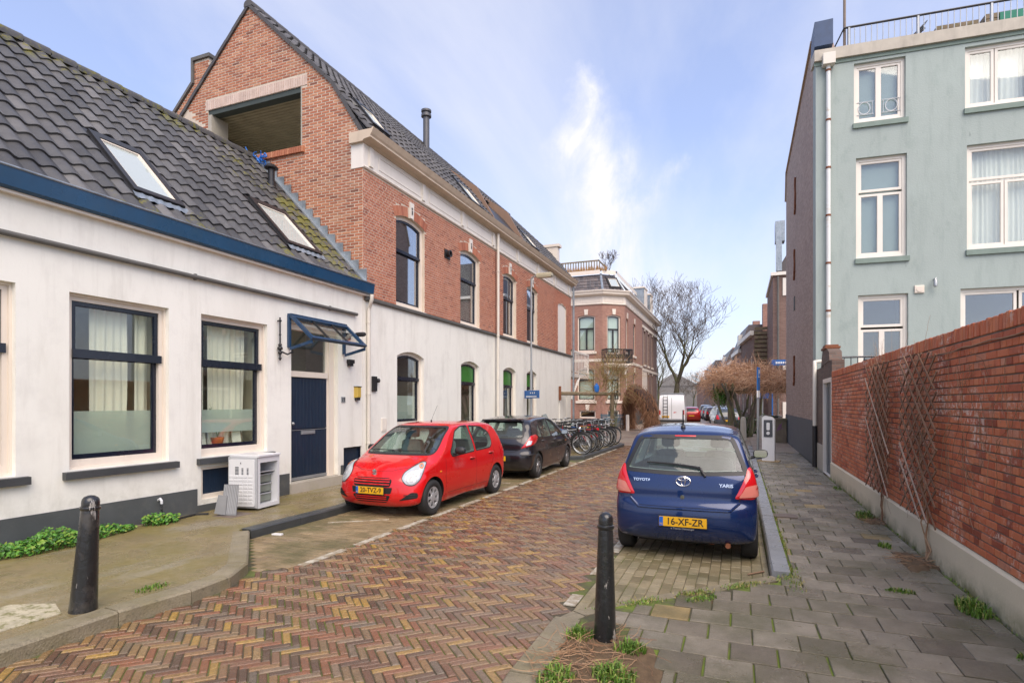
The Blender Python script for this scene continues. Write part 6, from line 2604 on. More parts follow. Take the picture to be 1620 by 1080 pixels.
def wheel(parent, x, y, r, w, side, style, name='wheel', steer=0.0):
 """tyre with rounded shoulders, rim and spokes; side +1 = left"""
 mb = MB()
 R0 = r
 rr = r * 0.665
 prof = [(rr, -w / 2 + .01), (rr + .02, -w / 2), (R0 - .03, -w / 2 + .004), (R0 - .008, -w / 2 + .022), (R0, -w / 2 + .05), (R0, w / 2 - .05), (R0 - .008, w / 2 - .022), (R0 - .03, w / 2 - .004), (rr + .02, w / 2), (rr, w / 2 - .01)]
 mb.lathe(prof, 40, axis='y', close=True)
 for g in (-.03, 0, .03):
  pass
 t = mb.mesh('wheel', MATS['rubber'], 40)
 o = link('wheel', t, parent, loc=(x, y, r))
 o.rotation_euler = (0, 0, steer)
 out = side
 mb = MB()
 # rim barrel and dish
 yo = out * (w / 2 - .012)
 mb.lathe([(rr + .006, yo), (rr - .012, yo - out * .002), (rr - .02, yo - out * .02), (rr - .03, yo - out * .10), (.002, yo - out * .10)], 40, axis='y', cap=False)
 rim = link('rim', mb.mesh('rim', MATS['car_shut'], 40), o, loc=(0, 0, 0))
 mb = MB()
 fw = Frame((0, yo - out * .016, 0), (1, 0, 0), (0, 0, 1), (0, out, 0))
 if style == 'cap':
  # cover with seven wedge windows: ring, hub and seven broad spokes
  k = 7
  for q in range(k):
   a = 2 * math.pi * q / k
   da = math.pi / k
   pl = []
   for rad, h in ((.055, .62), (rr * .80, .42)):
    pl.append((rad, h))
   c, s_ = math.cos, math.sin
   poly = [(.05 * c(a - da * .8), .05 * s_(a - da * .8)), (rr * .80 * c(a - da * .42), rr * .80 * s_(a - da * .42)),
     (rr * .80 * c(a + da * .42), rr * .80 * s_(a + da * .42)), (.05 * c(a + da * .8), .05 * s_(a + da * .8))]
   mb.prism(poly, fw, -.012, .006)
  mb.lathe([(rr - .004, yo - out * .006), (rr * .78, yo - out * .012), (rr * .74, yo - out * .03), (rr - .01, yo - out * .03)], 40, axis='y', close=True)
  mb.lathe([(.075, yo - out * .014), (.07, yo - out * .006), (.04, yo - out * .002), (.001, yo)], 24, axis='y')
  m_ = 'hubcap'
 else:
  for q in range(5):
   for sp in (-1, 1):
    a = 2 * math.pi * q / 5 + .3
    c, s_ = math.cos, math.sin
    a1, a2 = a + sp * .10, a + sp * .24
    poly = [(.05 * c(a), .05 * s_(a)), (rr * .93 * c(a1), rr * .93 * s_(a1)), (rr * .93 * c(a2), rr * .93 * s_(a2)), (.06 * c(a + sp * .6), .06 * s_(a + sp * .6))]
    mb.prism(poly, fw, -.03, .002)
  mb.lathe([(rr - .002, yo - out * .004), (rr * .91, yo - out * .012), (rr * .90, yo - out * .03), (rr - .01, yo - out * .03)], 40, axis='y', close=True)
  mb.lathe([(.07, yo - out * .02), (.062, yo - out * .006), (.03, yo - out * .002), (.001, yo - out * .002)], 24, axis='y')
  m_ = 'alloy'
 link('wheel_cover' if style == 'cap' else 'spokes', mb.mesh('wheel_cover', MATS[m_], 40), o, loc=(0, 0, 0))
 return o


def seat(parent, x, y, z, headrest=True, w=.46):
 mb = MB()
 f = Frame((x, y, z), (0, 1, 0), (0, 0, 1), (1, 0, 0))
 mb.prism(rounded([(-w / 2, 0), (w / 2, 0), (w / 2 - .03, .58), (-w / 2 + .03, .58)], .08), f, -.06, .06)
 mb.prism(rounded([(-w / 2, -.1), (w / 2, -.1), (w / 2, .06), (-w / 2, .06)], .05), f, 0.0, .5)
 o = link('seat', mb.mesh('seat', MATS['car_seat'], 40), parent, loc=(0, 0, 0))
 if headrest:
  mb = MB()
  mb.prism(rounded([(-.13, .62), (.13, .62), (.12, .82), (-.12, .82)], .06), f, -.045, .045)
  for s in (-.05, .05):
   mb.tube([f.p(s, .55, 0), f.p(s, .66, 0)], .008, 6)
  link('headrest', mb.mesh('headrest', MATS['car_seat'], 40), o, loc=(0, 0, 0))
 return o


def plate(parent, txt, loc, rz, tilt=0.0, w=.52, h=.11, rev=False):
 """yellow number plate; the face looks along local -Y before rotation"""
 f = Frame((0, 0, 0), (1, 0, 0), (0, 0, 1), (0, -1, 0))
 mb = MB()
 mb.fbevel(f, -w / 2 - .008, w / 2 + .008, -h / 2 - .008, h / 2 + .008, -.01, .003, .003)
 o = link('number_plate', mb.mesh('number_plate', MATS['car_trim']), parent, loc=loc)
 o.rotation_euler = (tilt, 0, rz)
 mb = MB()
 mb.fbevel(f, -w / 2, w / 2, -h / 2, h / 2, 0, .006, .002)
 link('plate_face', mb.mesh('plate_face', MATS['plate_yellow']), o, loc=(0, 0, 0))
 mb = MB()
 mb.fbox(f, -w / 2 + .002, -w / 2 + .045, -h / 2 + .003, h / 2 - .003, .006, .0072)
 link('plate_band', mb.mesh('plate_band', MATS['plate_blue']), o, loc=(0, 0, 0))
 text_mesh('NL', .028, MATS['plate_yellow'], 'country_code', o, (-w / 2 + .024, -.0074, -h / 2 + .025), (R(90), 0, 0), .0005)
 text_mesh(txt, .108, MATS['plate_black'], 'registration', o, (.022, -.0066, .0), (R(90), 0, 0), .0008, sx=.92, bold=.0016)
 return o


def car(name, label, cat, spec, loc, rz, group=None):
 t = thing(name, label, cat, loc, rz, group)
 W = spec['W'] / 2
 vz = pchip([0.1, .22, .38, .60, .80, spec['belt'], spec['belt'] + .02, spec['H']], spec['vz'])
 fx = pchip([-2.2, spec['xr'] * .9, -.6, .6, spec['xf'] * .9, 2.2], [.94, .972, 1, 1, .965, .93])
 wf = lambda x, z: W * vz(z) * fx(x)
 body = onion(spec['prof'], wf, spec['spine'])
 bvh = bvh_of(body)
 cab = onion(spec['cabin'], lambda x, z: wf(x, z) - .07, spec['cab_spine'], n=4, side=4)
 mats = [MATS[spec['paint']], MATS['car_shut'], MATS['car_inside']]
 cutters = [(cab, 2)]
 for wd in spec['side_glass']:
  cutters.append((prism_mesh(rounded(wd, .035), 'y', -1.3, 1.3), 2))
 cutters.append((prism_mesh(rounded(spec['windscreen'], .07), 'x', spec['cut_f'], 3), 2))
 cutters.append((prism_mesh(rounded(spec['rear_glass'], .09), 'x', -3, spec['cut_r']), 2))
 for ax in spec['axles']:
  for s in (1, -1):
   y0, y1 = (W - .27, 1.2) if s > 0 else (-1.2, -W + .27)
   cutters.append((cyl_mesh(ax, spec['r'] + .005, spec['r'] + .045, y0, y1), 1))
 for m in mats:
  body.materials.append(m)
 res = boolean(body.copy(), cutters, mats)
 res.set_sharp_from_angle(angle=R(32))
 b = link('body', res, t, loc=(0, 0, 0))

 def part(nm, mb, m_, par=t, smooth=35):
  return link(nm, mb.mesh(nm, MATS[m_], smooth), par, loc=(0, 0, 0))
 PLf = Proj(bvh, (0, 2, 0), (1, 0, 0), (0, 0, 1), (0, -1, 0))
 PRt = Proj(bvh, (0, -2, 0), (1, 0, 0), (0, 0, 1), (0, 1, 0))
 PF = Proj(bvh, (3.5, 0, 0), (0, 1, 0), (0, 0, 1), (-1, 0, 0))
 PR = Proj(bvh, (-3.5, 0, 0), (0, 1, 0), (0, 0, 1), (1, 0, 0))
 grow = lambda poly, k: [(p[0] + k * np.sign(p[0] - sum(q[0] for q in poly) / len(poly)), p[1] + k * np.sign(p[1] - sum(q[1] for q in poly) / len(poly))) + tuple(p[2:]) for p in poly]
 for side, pj in ((1, PLf), (-1, PRt)):
  for wd in spec['side_glass']:
   mb = MB()
   pj.patch(mb, rounded(grow(wd, .004), .035), off=-.004)
   g = part('side_window', mb, 'car_glass')
   mb = MB()
   pj.band(mb, rounded(grow(wd, .008), .04), .022, off=.002, step=.03)
   part('window_seal', mb, 'car_trim', g)
  mb = MB()
  for path in spec['seams']:
   pj.band(mb, path, .006, off=.0008, closed=False, step=.03)
  if mb.v:
   part('door_seam', mb, 'car_shut').__setitem__('kind', 'stuff')
  for hx, hz in spec['handles']:
   mb = MB()
   pj.patch(mb, rounded([(hx - .085, hz - .022), (hx + .085, hz - .022), (hx + .085, hz + .024), (hx - .085, hz + .024)], .02), off=.001, rings=3)
   p0, p1 = pj.hit(hx - .08, hz + .008, .026), pj.hit(hx + .08, hz + .012, .026)
   hd = part('handle_recess', mb, 'car_shut')
   mb = MB()
   if p0 and p1:
    q0, q1 = pj.hit(hx - .09, hz + .008, .0), pj.hit(hx + .09, hz + .012, .0)
    mb.tube([q0, p0, (p0 + p1) / 2 + Vector((0, side * .004, 0)), p1, q1], .012, 8)
    part('door_handle', mb, spec['paint'], hd)
  mb = MB()
  pj.band(mb, [(spec['axles'][1] + spec['r'] + .1, .24), (spec['axles'][0] - spec['r'] - .1, .24)], .05, off=.004, closed=False)
  part('sill_trim', mb, spec.get('sill', spec['paint']))
  # indicator repeater
  mb = MB()
  ix, iz = spec['repeater']
  pj.patch(mb, rounded([(ix - .03, iz - .015), (ix + .03, iz - .015), (ix + .03, iz + .015), (ix - .03, iz + .015)], .012), off=.002, rings=3, bulge=.006)
  part('indicator', mb, 'lens_orange')
  # mirror
  mx, mz = spec['mirror']
  h = pj.hit(mx, mz - .03, 0)
  if h:
   mb = MB()
   c = Vector((mx - .02, h.y + side * .13, mz + .03))
   vs, fs = [], []
   n, m = 12, 7
   for i in range(m + 1):
    th = math.pi * i / m
    for k in range(n):
     a = 2 * math.pi * k / n
     q = (math.cos(th), math.sin(th) * math.cos(a), math.sin(th) * math.sin(a))
     vs.append((c.x + .065 * q[0] if q[0] > 0 else c.x + .02 * q[0], c.y + .105 * math.copysign(abs(q[1]) ** .8, q[1]), c.z + .07 * math.copysign(abs(q[2]) ** .8, q[2])))
   for i in range(m):
    for k in range(n):
     fs.append((i * n + k, i * n + (k + 1) % n, (i + 1) * n + (k + 1) % n, (i + 1) * n + k))
   mb.add(vs, fs)
   mb.tube([h, Vector((mx, h.y + side * .06, mz - .02))], .022, 8)
   mir = part('mirror', mb, spec.get('mirror_mat', 'car_trim'))
   mb = MB()
   mb.prism(rounded([(-.085, -.05), (.085, -.05), (.085, .05), (-.085, .05)], .03), Frame((c.x - .021, c.y, c.z), (0, 1, 0), (0, 0, 1), (-1, 0, 0)), 0, .004)
   part('mirror_glass', mb, 'lens_chrome', mir)
 mb = MB()
 PF.patch(mb, rounded(grow(spec['windscreen'], .004), .07), off=-.004)
 ws = part('windscreen', mb, 'car_glass')
 mb = MB()
 PF.band(mb, rounded(grow(spec['windscreen'], .012), .08), .03, off=.002, step=.03)
 part('window_seal', mb, 'car_trim', ws)
 mb = MB()
 PR.patch(mb, rounded(grow(spec['rear_glass'], .004), .09), off=-.004)
 rg = part('rear_window', mb, 'car_glass_rear')
 mb = MB()
 PR.band(mb, rounded(grow(spec['rear_glass'], .018), .10), .046, off=.002, step=.03)
 part('window_seal', mb, 'car_trim', rg)
 for (x, sd) in ((spec['axles'][0], 1), (spec['axles'][1], 0)):
  for s in (1, -1):
   wheel(t, x, s * (W - .105), spec['r'], .185, s, spec['wheel'])
 # underbody so nothing shows through
 mb = MB()
 mb.box(spec['xr'] + .25, spec['xf'] - .25, -W + .28, W - .28, .17, .3)
 part('underbody', mb, 'car_shut')
 # interior
 for yy in (W * .42, -W * .42):
  seat(t, spec['seat_x'], yy, .55)
 seat(t, spec['seat_x'] - .82, 0, .52, False, w=W * 1.35)
 mb = MB()
 mb.prism(rounded([(-W + .12, .5), (W - .12, .5), (W - .14, .86), (-W + .14, .86)], .08), Frame((spec['seat_x'] + .72, 0, 0), (0, 1, 0), (0, 0, 1), (1, 0, 0)), 0, .35)
 part('dashboard', mb, 'car_trim')
 mb = MB()
 cs = Vector((spec['seat_x'] + .50, W * .42, .84))
 ring_ = [cs + Vector((-.06 * math.sin(a), .18 * math.cos(a), .17 * math.sin(a))) for a in [2 * math.pi * q / 20 for q in range(21)]]
 mb.tube(ring_, .014, 6, cap=False)
 mb.tube([cs + Vector((.0, -.17, 0)), cs, cs + Vector((0, .17, 0))], .018, 6)
 mb.tube([cs, cs + Vector((.3, 0, -.1))], .02, 6)
 part('steering_wheel', mb, 'car_trim')
 return t, part, dict(L=PLf, R=PRt, F=PF, B=PR, W=W, wf=wf)


# ------- the red car
red_spec = dict(
 W=1.63, H=1.47, belt=.93, xr=-1.80, xf=1.80, r=.287, axles=(1.20, -1.24), paint='paint_red', wheel='cap', spine=(-1.15, 1.10, .62), cab_spine=(-.9, .45, .85),
 vz=[.86, .93, .985, 1.0, .985, .955, .95, .70],
 prof=[(-1.70, .22, .16, 3), (-1.78, .36, .20, 2.6), (-1.80, .55, .22, 2.6), (-1.77, .80, .20, 2.7), (-1.72, .96, .18, 2.8), (-1.55, 1.28, .12, 3), (-1.42, 1.40, .10, 3), (-1.15, 1.445, .085, 2.8),
   (-.6, 1.47, .085, 2.6), (-.1, 1.465, .085, 2.6), (.22, 1.43, .085, 2.6), (.42, 1.35, .10, 2.5), (.80, 1.12, .14, 2.4), (1.10, .955, .16, 2.6), (1.30, .895, .17, 2.8), (1.52, .81, .22, 2.6), (1.68, .70, .36, 2.3),
   (1.775, .58, .40, 2.2), (1.80, .44, .38, 2.2), (1.79, .30, .34, 2.3), (1.72, .20, .25, 2.6), (1.4, .17, .1, 3), (0, .17, .05, 4), (-1.4, .18, .08, 3)],
 cabin=[(-1.50, .55, .04, 4), (-1.55, .92, .05, 3), (-1.36, 1.30, .07, 3), (-1.1, 1.39, .06, 3), (-.2, 1.41, .06, 3), (.28, 1.34, .06, 3), (.95, .97, .08, 3), (1.0, .80, .05, 4), (.9, .40, .04, 4), (-1.3, .40, .04, 4)],
 windscreen=[(-.66, .965), (.66, .965), (.545, 1.375), (-.545, 1.375)], cut_f=.15,
 rear_glass=[(-.55, 1.0), (.55, 1.0), (.49, 1.32), (-.49, 1.32)], cut_r=-1.2,
 side_glass=[[(-.28, .93), (.56, .90), (.60, .97), (.22, 1.30), (-.02, 1.375), (-.28, 1.385)], [(-1.10, 1.02, .06), (-.98, .95, .05), (-.37, .935), (-.37, 1.375), (-.85, 1.34), (-1.12, 1.22, .08)]],
 seams=[[(.80, .88), (.83, .60), (.80, .33)], [(-.325, .9), (-.32, .5), (-.33, .30), (.72, .30)], [(-1.15, .95), (-1.1, .72), (-.93, .55), (-.86, .30), (-.36, .30)], ],
 handles=[(-.16, .80), (-.98, .84)], repeater=(.99, .68), mirror=(.52, .96), seat_x=.05, sill='paint_red')
redc, part, pj = car('parked_car', 'small bright red hatchback parked nose forward in front of the white wall', 'car', red_spec, (-5.36, 9.28, 0), R(-90 - 1))


def red_details():
 F, B, L, Rr = pj['F'], pj['B'], pj['L'], pj['R']
 for s in (1, -1):
  # teardrop headlights, projected obliquely from the front corner
  pr = Proj(F.b, (3.2, s * 1.9, 0), (-s * .50, s * s * .866 * 1.0, 0) if False else (-.5 * 1, s * .866, 0), (0, 0, 1), (-.866, -s * .5, 0))
  # outline in (a along the corner, z)
  sh = .30
  o = [(-.76, .62), (-.68, .53), (-.56, .52), (-.47, .60), (-.42, .72), (-.37, .86), (-.45, .86), (-.60, .79), (-.72, .71)]
  o = [(a + sh, z) for a, z in o]
  mb = MB()
  pr.patch(mb, rounded(o, .05), off=.004, bulge=.012, rings=6)
  h = part('headlight', mb, 'lens_clear')
  mb = MB()
  pr.band(mb, rounded(o, .05), .012, off=.006, step=.03)
  part('headlight_seal', mb, 'car_trim', h)
  for (a, z, r_, m_) in ((-.60, .615, .075, 'fridge_trim'), (-.52, .71, .05, 'fridge_trim'), (-.45, .80, .028, 'lens_orange')):
   mb = MB()
   circ = [(a + sh + r_ * math.cos(q), z + r_ * math.sin(q)) for q in [2 * math.pi * k / 16 for k in range(16)]]
   pr.band(mb, circ, .012, off=.018, step=.02)
   part('reflector', mb, m_, h)
   mb = MB()
   pr.patch(mb, [(a + sh + (p[0] - a - sh) * .55, z + (p[1] - z) * .55) for p in circ], off=.019, rings=2)
   part('bulb', mb, 'grille_lens', h)
  # fog recess
  mb = MB()
  pr.patch(mb, rounded([(-.50, .29), (-.20, .33), (-.20, .41), (-.30, .42)], .03), off=.004)
  fo = part('fog_recess', mb, 'car_shut')
  mb = MB()
  for zz in (.34, .375):
   pr.band(mb, [(-.42, zz), (-.24, zz + .01)], .012, off=.009, closed=False)
  part('fog_grille', mb, 'car_trim', fo).__setitem__('kind', 'stuff')
 # grille, upper and lower, with the plate between
 mb = MB()
 F.patch(mb, rounded([(-.34, .50), (.34, .50), (.36, .60), (.30, .635), (-.30, .635), (-.36, .60)], .03), off=.003)
 g = part('grille', mb, 'car_shut')
 for zz in (.535, .575, .61):
  mb = MB()
  F.band(mb, [(-.33, zz), (.33, zz)], .016, off=.012, closed=False)
  part('grille_bar', mb, 'paint_red', g)
 mb = MB()
 F.patch(mb, rounded([(-.36, .395), (.36, .395), (.38, .49), (-.38, .49)], .02), off=.005)
 part('plate_recess', mb, 'car_shut')
 mb = MB()
 F.patch(mb, rounded([(-.36, .37), (-.28, .255), (.28, .255), (.36, .37)], .04), off=.003)
 g = part('grille', mb, 'car_shut')
 for zz in (.285, .32, .35):
  mb = MB()
  F.band(mb, [(-.29, zz), (.29, zz)], .014, off=.012, closed=False)
  part('grille_bar', mb, 'paint_red', g)
 h = F.hit(0, .44, .022)
 plate(redc, '20-TVZ-9', h, R(90))
 # S-shaped emblem: two interlocking hooks
 h = F.hit(0, .70, .012)
 mb = MB()
 fe = Frame(h, (0, 1, 0), (-.35, 0, 1), (1, 0, .35))
 S = [(.05, .012), (-.012, .058), (-.052, .022), (.012, -.020), (-.050, -.012), (.012, -.058), (.052, -.022), (-.012, .020)]
 mb.prism(S, fe, 0, .008)
 part('emblem', mb, 'lens_chrome')
 # bonnet seam
 top = Proj(F.b, (0, 0, 3), (1, 0, 0), (0, 1, 0), (0, 0, -1))
 mb = MB()
 top.band(mb, [(1.08, .62), (1.35, .60), (1.52, .50), (1.62, .30), (1.66, 0), (1.62, -.30), (1.52, -.50), (1.35, -.60), (1.08, -.62)], .005, off=.0008, closed=False, step=.03)
 part('bonnet_seam', mb, 'car_shut')
 # wipers and aerial
 for y0, y1 in ((.28, -.35), (-.22, .02)):
  p = [F.hit(.50 if y0 > 0 else -.08, .985, .012), F.hit(.05 if y0 > 0 else -.55, .99, .012)]
 for a, b in (((.45, .985), (-.12, .975)), ((-.10, .985), (-.60, .985))):
  mb = MB()
  pts = [F.hit(a[0] + (b[0] - a[0]) * k / 6, a[1] + (b[1] - a[1]) * k / 6 + .012, .014) for k in range(7)]
  mb.tube(pts, .008, 6)
  part('wiper', mb, 'car_trim')
 r0 = top.hit(-.05, .0, 0)
 mb = MB()
 mb.tube([r0, r0 + Vector((0, 0, .03))], .014, 8)
 mb.tube([r0 + Vector((0, 0, .02)), r0 + Vector((-.22, 0, .30))], .003, 5)
 part('aerial', mb, 'car_trim')
 # tail lights
 for s in (1, -1):
  pr = Proj(F.b, (-3.2, s * 1.9, 0), (.5, s * .866, 0), (0, 0, 1), (.866, -s * .5, 0))
  mb = MB()
  pr.patch(mb, rounded([(-.30, .66), (-.12, .66), (-.10, .95), (-.22, .98)], .04), off=.004, bulge=.01)
  part('tail_light', mb, 'lens_red')


red_details()

# ------- the black car
black_spec = dict(
 W=1.74, H=1.49, belt=.95, xr=-2.03, xf=2.03, r=.305, axles=(1.27, -1.36), paint='paint_black', wheel='alloy', spine=(-1.3, 1.2, .65), cab_spine=(-.9, .5, .9),
 vz=[.86, .93, .985, 1.0, .985, .945, .94, .70],
 prof=[(-1.93, .24, .16, 3), (-2.01, .38, .24, 2.6), (-2.03, .55, .26, 2.5), (-1.98, .70, .24, 2.6), (-1.96, .86, .24, 2.6), (-1.90, 1.0, .22, 2.6), (-1.66, 1.26, .16, 2.8), (-1.52, 1.385, .11, 3), (-1.15, 1.455, .09, 2.8),
   (-.6, 1.49, .09, 2.6), (-.05, 1.48, .09, 2.6), (.28, 1.43, .10, 2.6), (.50, 1.35, .12, 2.5), (.90, 1.12, .15, 2.4), (1.22, .97, .17, 2.6), (1.45, .91, .18, 2.8), (1.72, .81, .24, 2.5), (1.90, .68, .36, 2.3),
   (2.0, .55, .40, 2.2), (2.03, .42, .38, 2.2), (2.01, .30, .34, 2.3), (1.94, .20, .25, 2.6), (1.5, .17, .1, 3), (0, .17, .05, 4), (-1.6, .19, .08, 3)],
 cabin=[(-1.65, .58, .04, 4), (-1.74, .95, .05, 3), (-1.46, 1.28, .07, 3), (-1.15, 1.385, .06, 3), (-.2, 1.42, .06, 3), (.34, 1.34, .06, 3), (1.05, .98, .08, 3), (1.1, .80, .05, 4), (1.0, .40, .04, 4), (-1.4, .40, .04, 4)],
 windscreen=[(-.70, 1.0), (.70, 1.0), (.56, 1.385), (-.56, 1.385)], cut_f=.15,
 rear_glass=[(-.62, 1.00), (.62, 1.00), (.50, 1.335), (-.50, 1.335)], cut_r=-1.3,
 side_glass=[[(-.20, .965), (.70, .93), (.74, .98), (.30, 1.32), (.0, 1.40), (-.20, 1.405)], [(-.95, .975), (-.29, .965), (-.29, 1.40), (-.80, 1.37), (-.95, 1.34)], [(-1.28, 1.06, .03), (-1.20, .985, .03), (-1.03, .98), (-1.03, 1.30)]],
 seams=[[(.92, .9), (.95, .6), (.92, .33)], [(-.25, .93), (-.24, .5), (-.25, .30), (.84, .30)], [(-1.25, .95), (-1.15, .74), (-.98, .58), (-.92, .30), (-.28, .30)]],
 handles=[(-.08, .86), (-.98, .88)], repeater=(1.08, .78), mirror=(.66, 1.0), seat_x=.05, mirror_mat='paint_black')
blk, part, pj = car('parked_car', 'black five-door hatchback parked behind the red car, seen from its rear corner', 'car', black_spec, (-5.38, 14.35, 0), R(90 + 1))


def black_details():
 F, B = pj['F'], pj['B']
 for s in (1, -1):
  pr = Proj(B.b, (-3.2, s * 1.9, 0), (.5, s * .866, 0), (0, 0, 1), (.866, -s * .5, 0))
  o = [(-.50, .74), (-.28, .80), (-.08, .86), (.02, .98), (-.06, 1.06), (-.24, 1.04), (-.34, .92)]
  mb = MB()
  pr.patch(mb, rounded(o, .04), off=.005, bulge=.012, rings=6)
  h = part('tail_light', mb, 'lens_red')
  mb = MB()
  pr.patch(mb, rounded([(-.38, .80), (-.26, .83), (-.22, .92), (-.32, .91)], .02), off=.02)
  part('reversing_lens', mb, 'lens_clear', h)
  mb = MB()
  pr.patch(mb, rounded([(-.50, 0.56), (-.10, .59), (-.10, .63), (-.50, .60)], .01), off=.006, bulge=.01)
  part('bumper_strip', mb, 'car_trim')
  prf = Proj(B.b, (3.2, s * 1.9, 0), (-.5, s * .866, 0), (0, 0, 1), (-.866, -s * .5, 0))
  mb = MB()
  prf.patch(mb, rounded([(-.42, .62), (-.14, .64), (-.04, .86), (-.12, .88), (-.36, .76)], .04), off=.004, bulge=.01)
  part('headlight', mb, 'lens_clear')
 mb = MB()
 B.band(mb, [(-.60, .985), (-.58, .74), (-.46, .66), (.46, .66), (.58, .74), (.60, .985)], .009, off=.0008, closed=False, step=.03)
 part('tailgate_seam', mb, 'car_shut')
 mb = MB()
 B.patch(mb, rounded([(-.38, .44), (.38, .44), (.36, .58), (-.36, .58)], .04), off=.003)
 part('plate_recess', mb, 'car_shut')
 plate(blk, '42-NLF-2', B.hit(0, .51, .02), R(-90))
 mb = MB()
 B.band(mb, [(-.25, 1.02), (.28, 1.01)], .018, off=.02, closed=False)
 part('wiper', mb, 'car_trim')
 top = Proj(F.b, (0, 0, 3), (1, 0, 0), (0, 1, 0), (0, 0, -1))
 r0 = top.hit(-1.2, .0, 0)
 mb = MB()
 mb.tube([r0, r0 + Vector((0, 0, .03))], .016, 8)
 mb.tube([r0 + Vector((0, 0, .02)), r0 + Vector((-.16, 0, .40))], .004, 5)
 part('aerial', mb, 'car_trim')
 mb = MB()
 mb.prism([(-.52, 1.375), (.52, 1.375), (.50, 1.415), (-.50, 1.415)], Frame((0, 0, 0), (0, 1, 0), (0, 0, 1), (1, 0, 0)), -1.66, -1.45)
 part('spoiler', mb, 'paint_black')


black_details()

# ------- the dark blue car
blue_spec = dict(
 W=1.62, H=1.53, belt=.99, xr=-1.88, xf=1.88, r=.30, axles=(1.12, -1.34), paint='paint_blue', wheel='cap', spine=(-1.2, 1.1, .68), cab_spine=(-.9, .5, .95),
 vz=[.86, .94, .99, 1.0, .985, .94, .93, .70],
 prof=[(-1.80, .235, .14, 3), (-1.865, .34, .20, 2.8), (-1.88, .50, .22, 2.8), (-1.86, .62, .21, 2.8), (-1.83, .69, .20, 2.8), (-1.815, .82, .19, 2.9), (-1.77, 1.0, .17, 3), (-1.68, 1.15, .15, 3), (-1.56, 1.355, .12, 3.2), (-1.50, 1.435, .11, 3.2),
   (-1.30, 1.49, .10, 3), (-.7, 1.53, .10, 2.6), (-.1, 1.52, .10, 2.6), (.28, 1.46, .10, 2.6), (.50, 1.37, .12, 2.5), (.88, 1.15, .15, 2.4), (1.15, 1.01, .17, 2.6), (1.35, .95, .18, 2.8), (1.60, .85, .24, 2.5), (1.76, .72, .36, 2.3),
   (1.85, .58, .40, 2.2), (1.88, .44, .38, 2.2), (1.86, .30, .34, 2.3), (1.79, .20, .25, 2.6), (1.4, .17, .1, 3), (0, .17, .05, 4), (-1.5, .19, .08, 3)],
 cabin=[(-1.56, .60, .04, 4), (-1.64, 1.0, .05, 3), (-1.44, 1.34, .07, 3), (-1.2, 1.43, .06, 3), (-.2, 1.46, .06, 3), (.32, 1.38, .06, 3), (1.0, 1.02, .08, 3), (1.05, .82, .05, 4), (1.0, .40, .04, 4), (-1.3, .40, .04, 4)],
 windscreen=[(-.68, 1.03), (.68, 1.03), (.56, 1.41), (-.56, 1.41)], cut_f=.1,
 rear_glass=[(-.655, 1.035, .05), (0, 1.005, .3), (.655, 1.035, .05), (.575, 1.20, .1), (.50, 1.385, .07), (-.50, 1.385, .07), (-.575, 1.20, .1)], cut_r=-1.25,
 side_glass=[[(-.22, .99), (.62, .97), (.66, 1.03), (.25, 1.36), (-.02, 1.43), (-.22, 1.435)], [(-1.15, 1.10, .05), (-1.08, 1.01, .04), (-.31, .99), (-.31, 1.435), (-.95, 1.39)]],
 seams=[[(.85, .9), (.88, .6), (.85, .33)], [(-.27, .95), (-.26, .5), (-.27, .30), (.77, .30)], [(-1.2, 1.0), (-1.12, .76), (-.97, .6), (-.9, .30), (-.30, .30)]],
 handles=[(-.10, .86), (-.98, .90)], repeater=(1.0, .76), mirror=(.58, 1.03), seat_x=.05)
blu, part, pj = car('parked_car', 'dark blue hatchback seen from behind with yellow plate in the right-hand bay', 'car', blue_spec, (-.60, 8.60, 0), R(90))


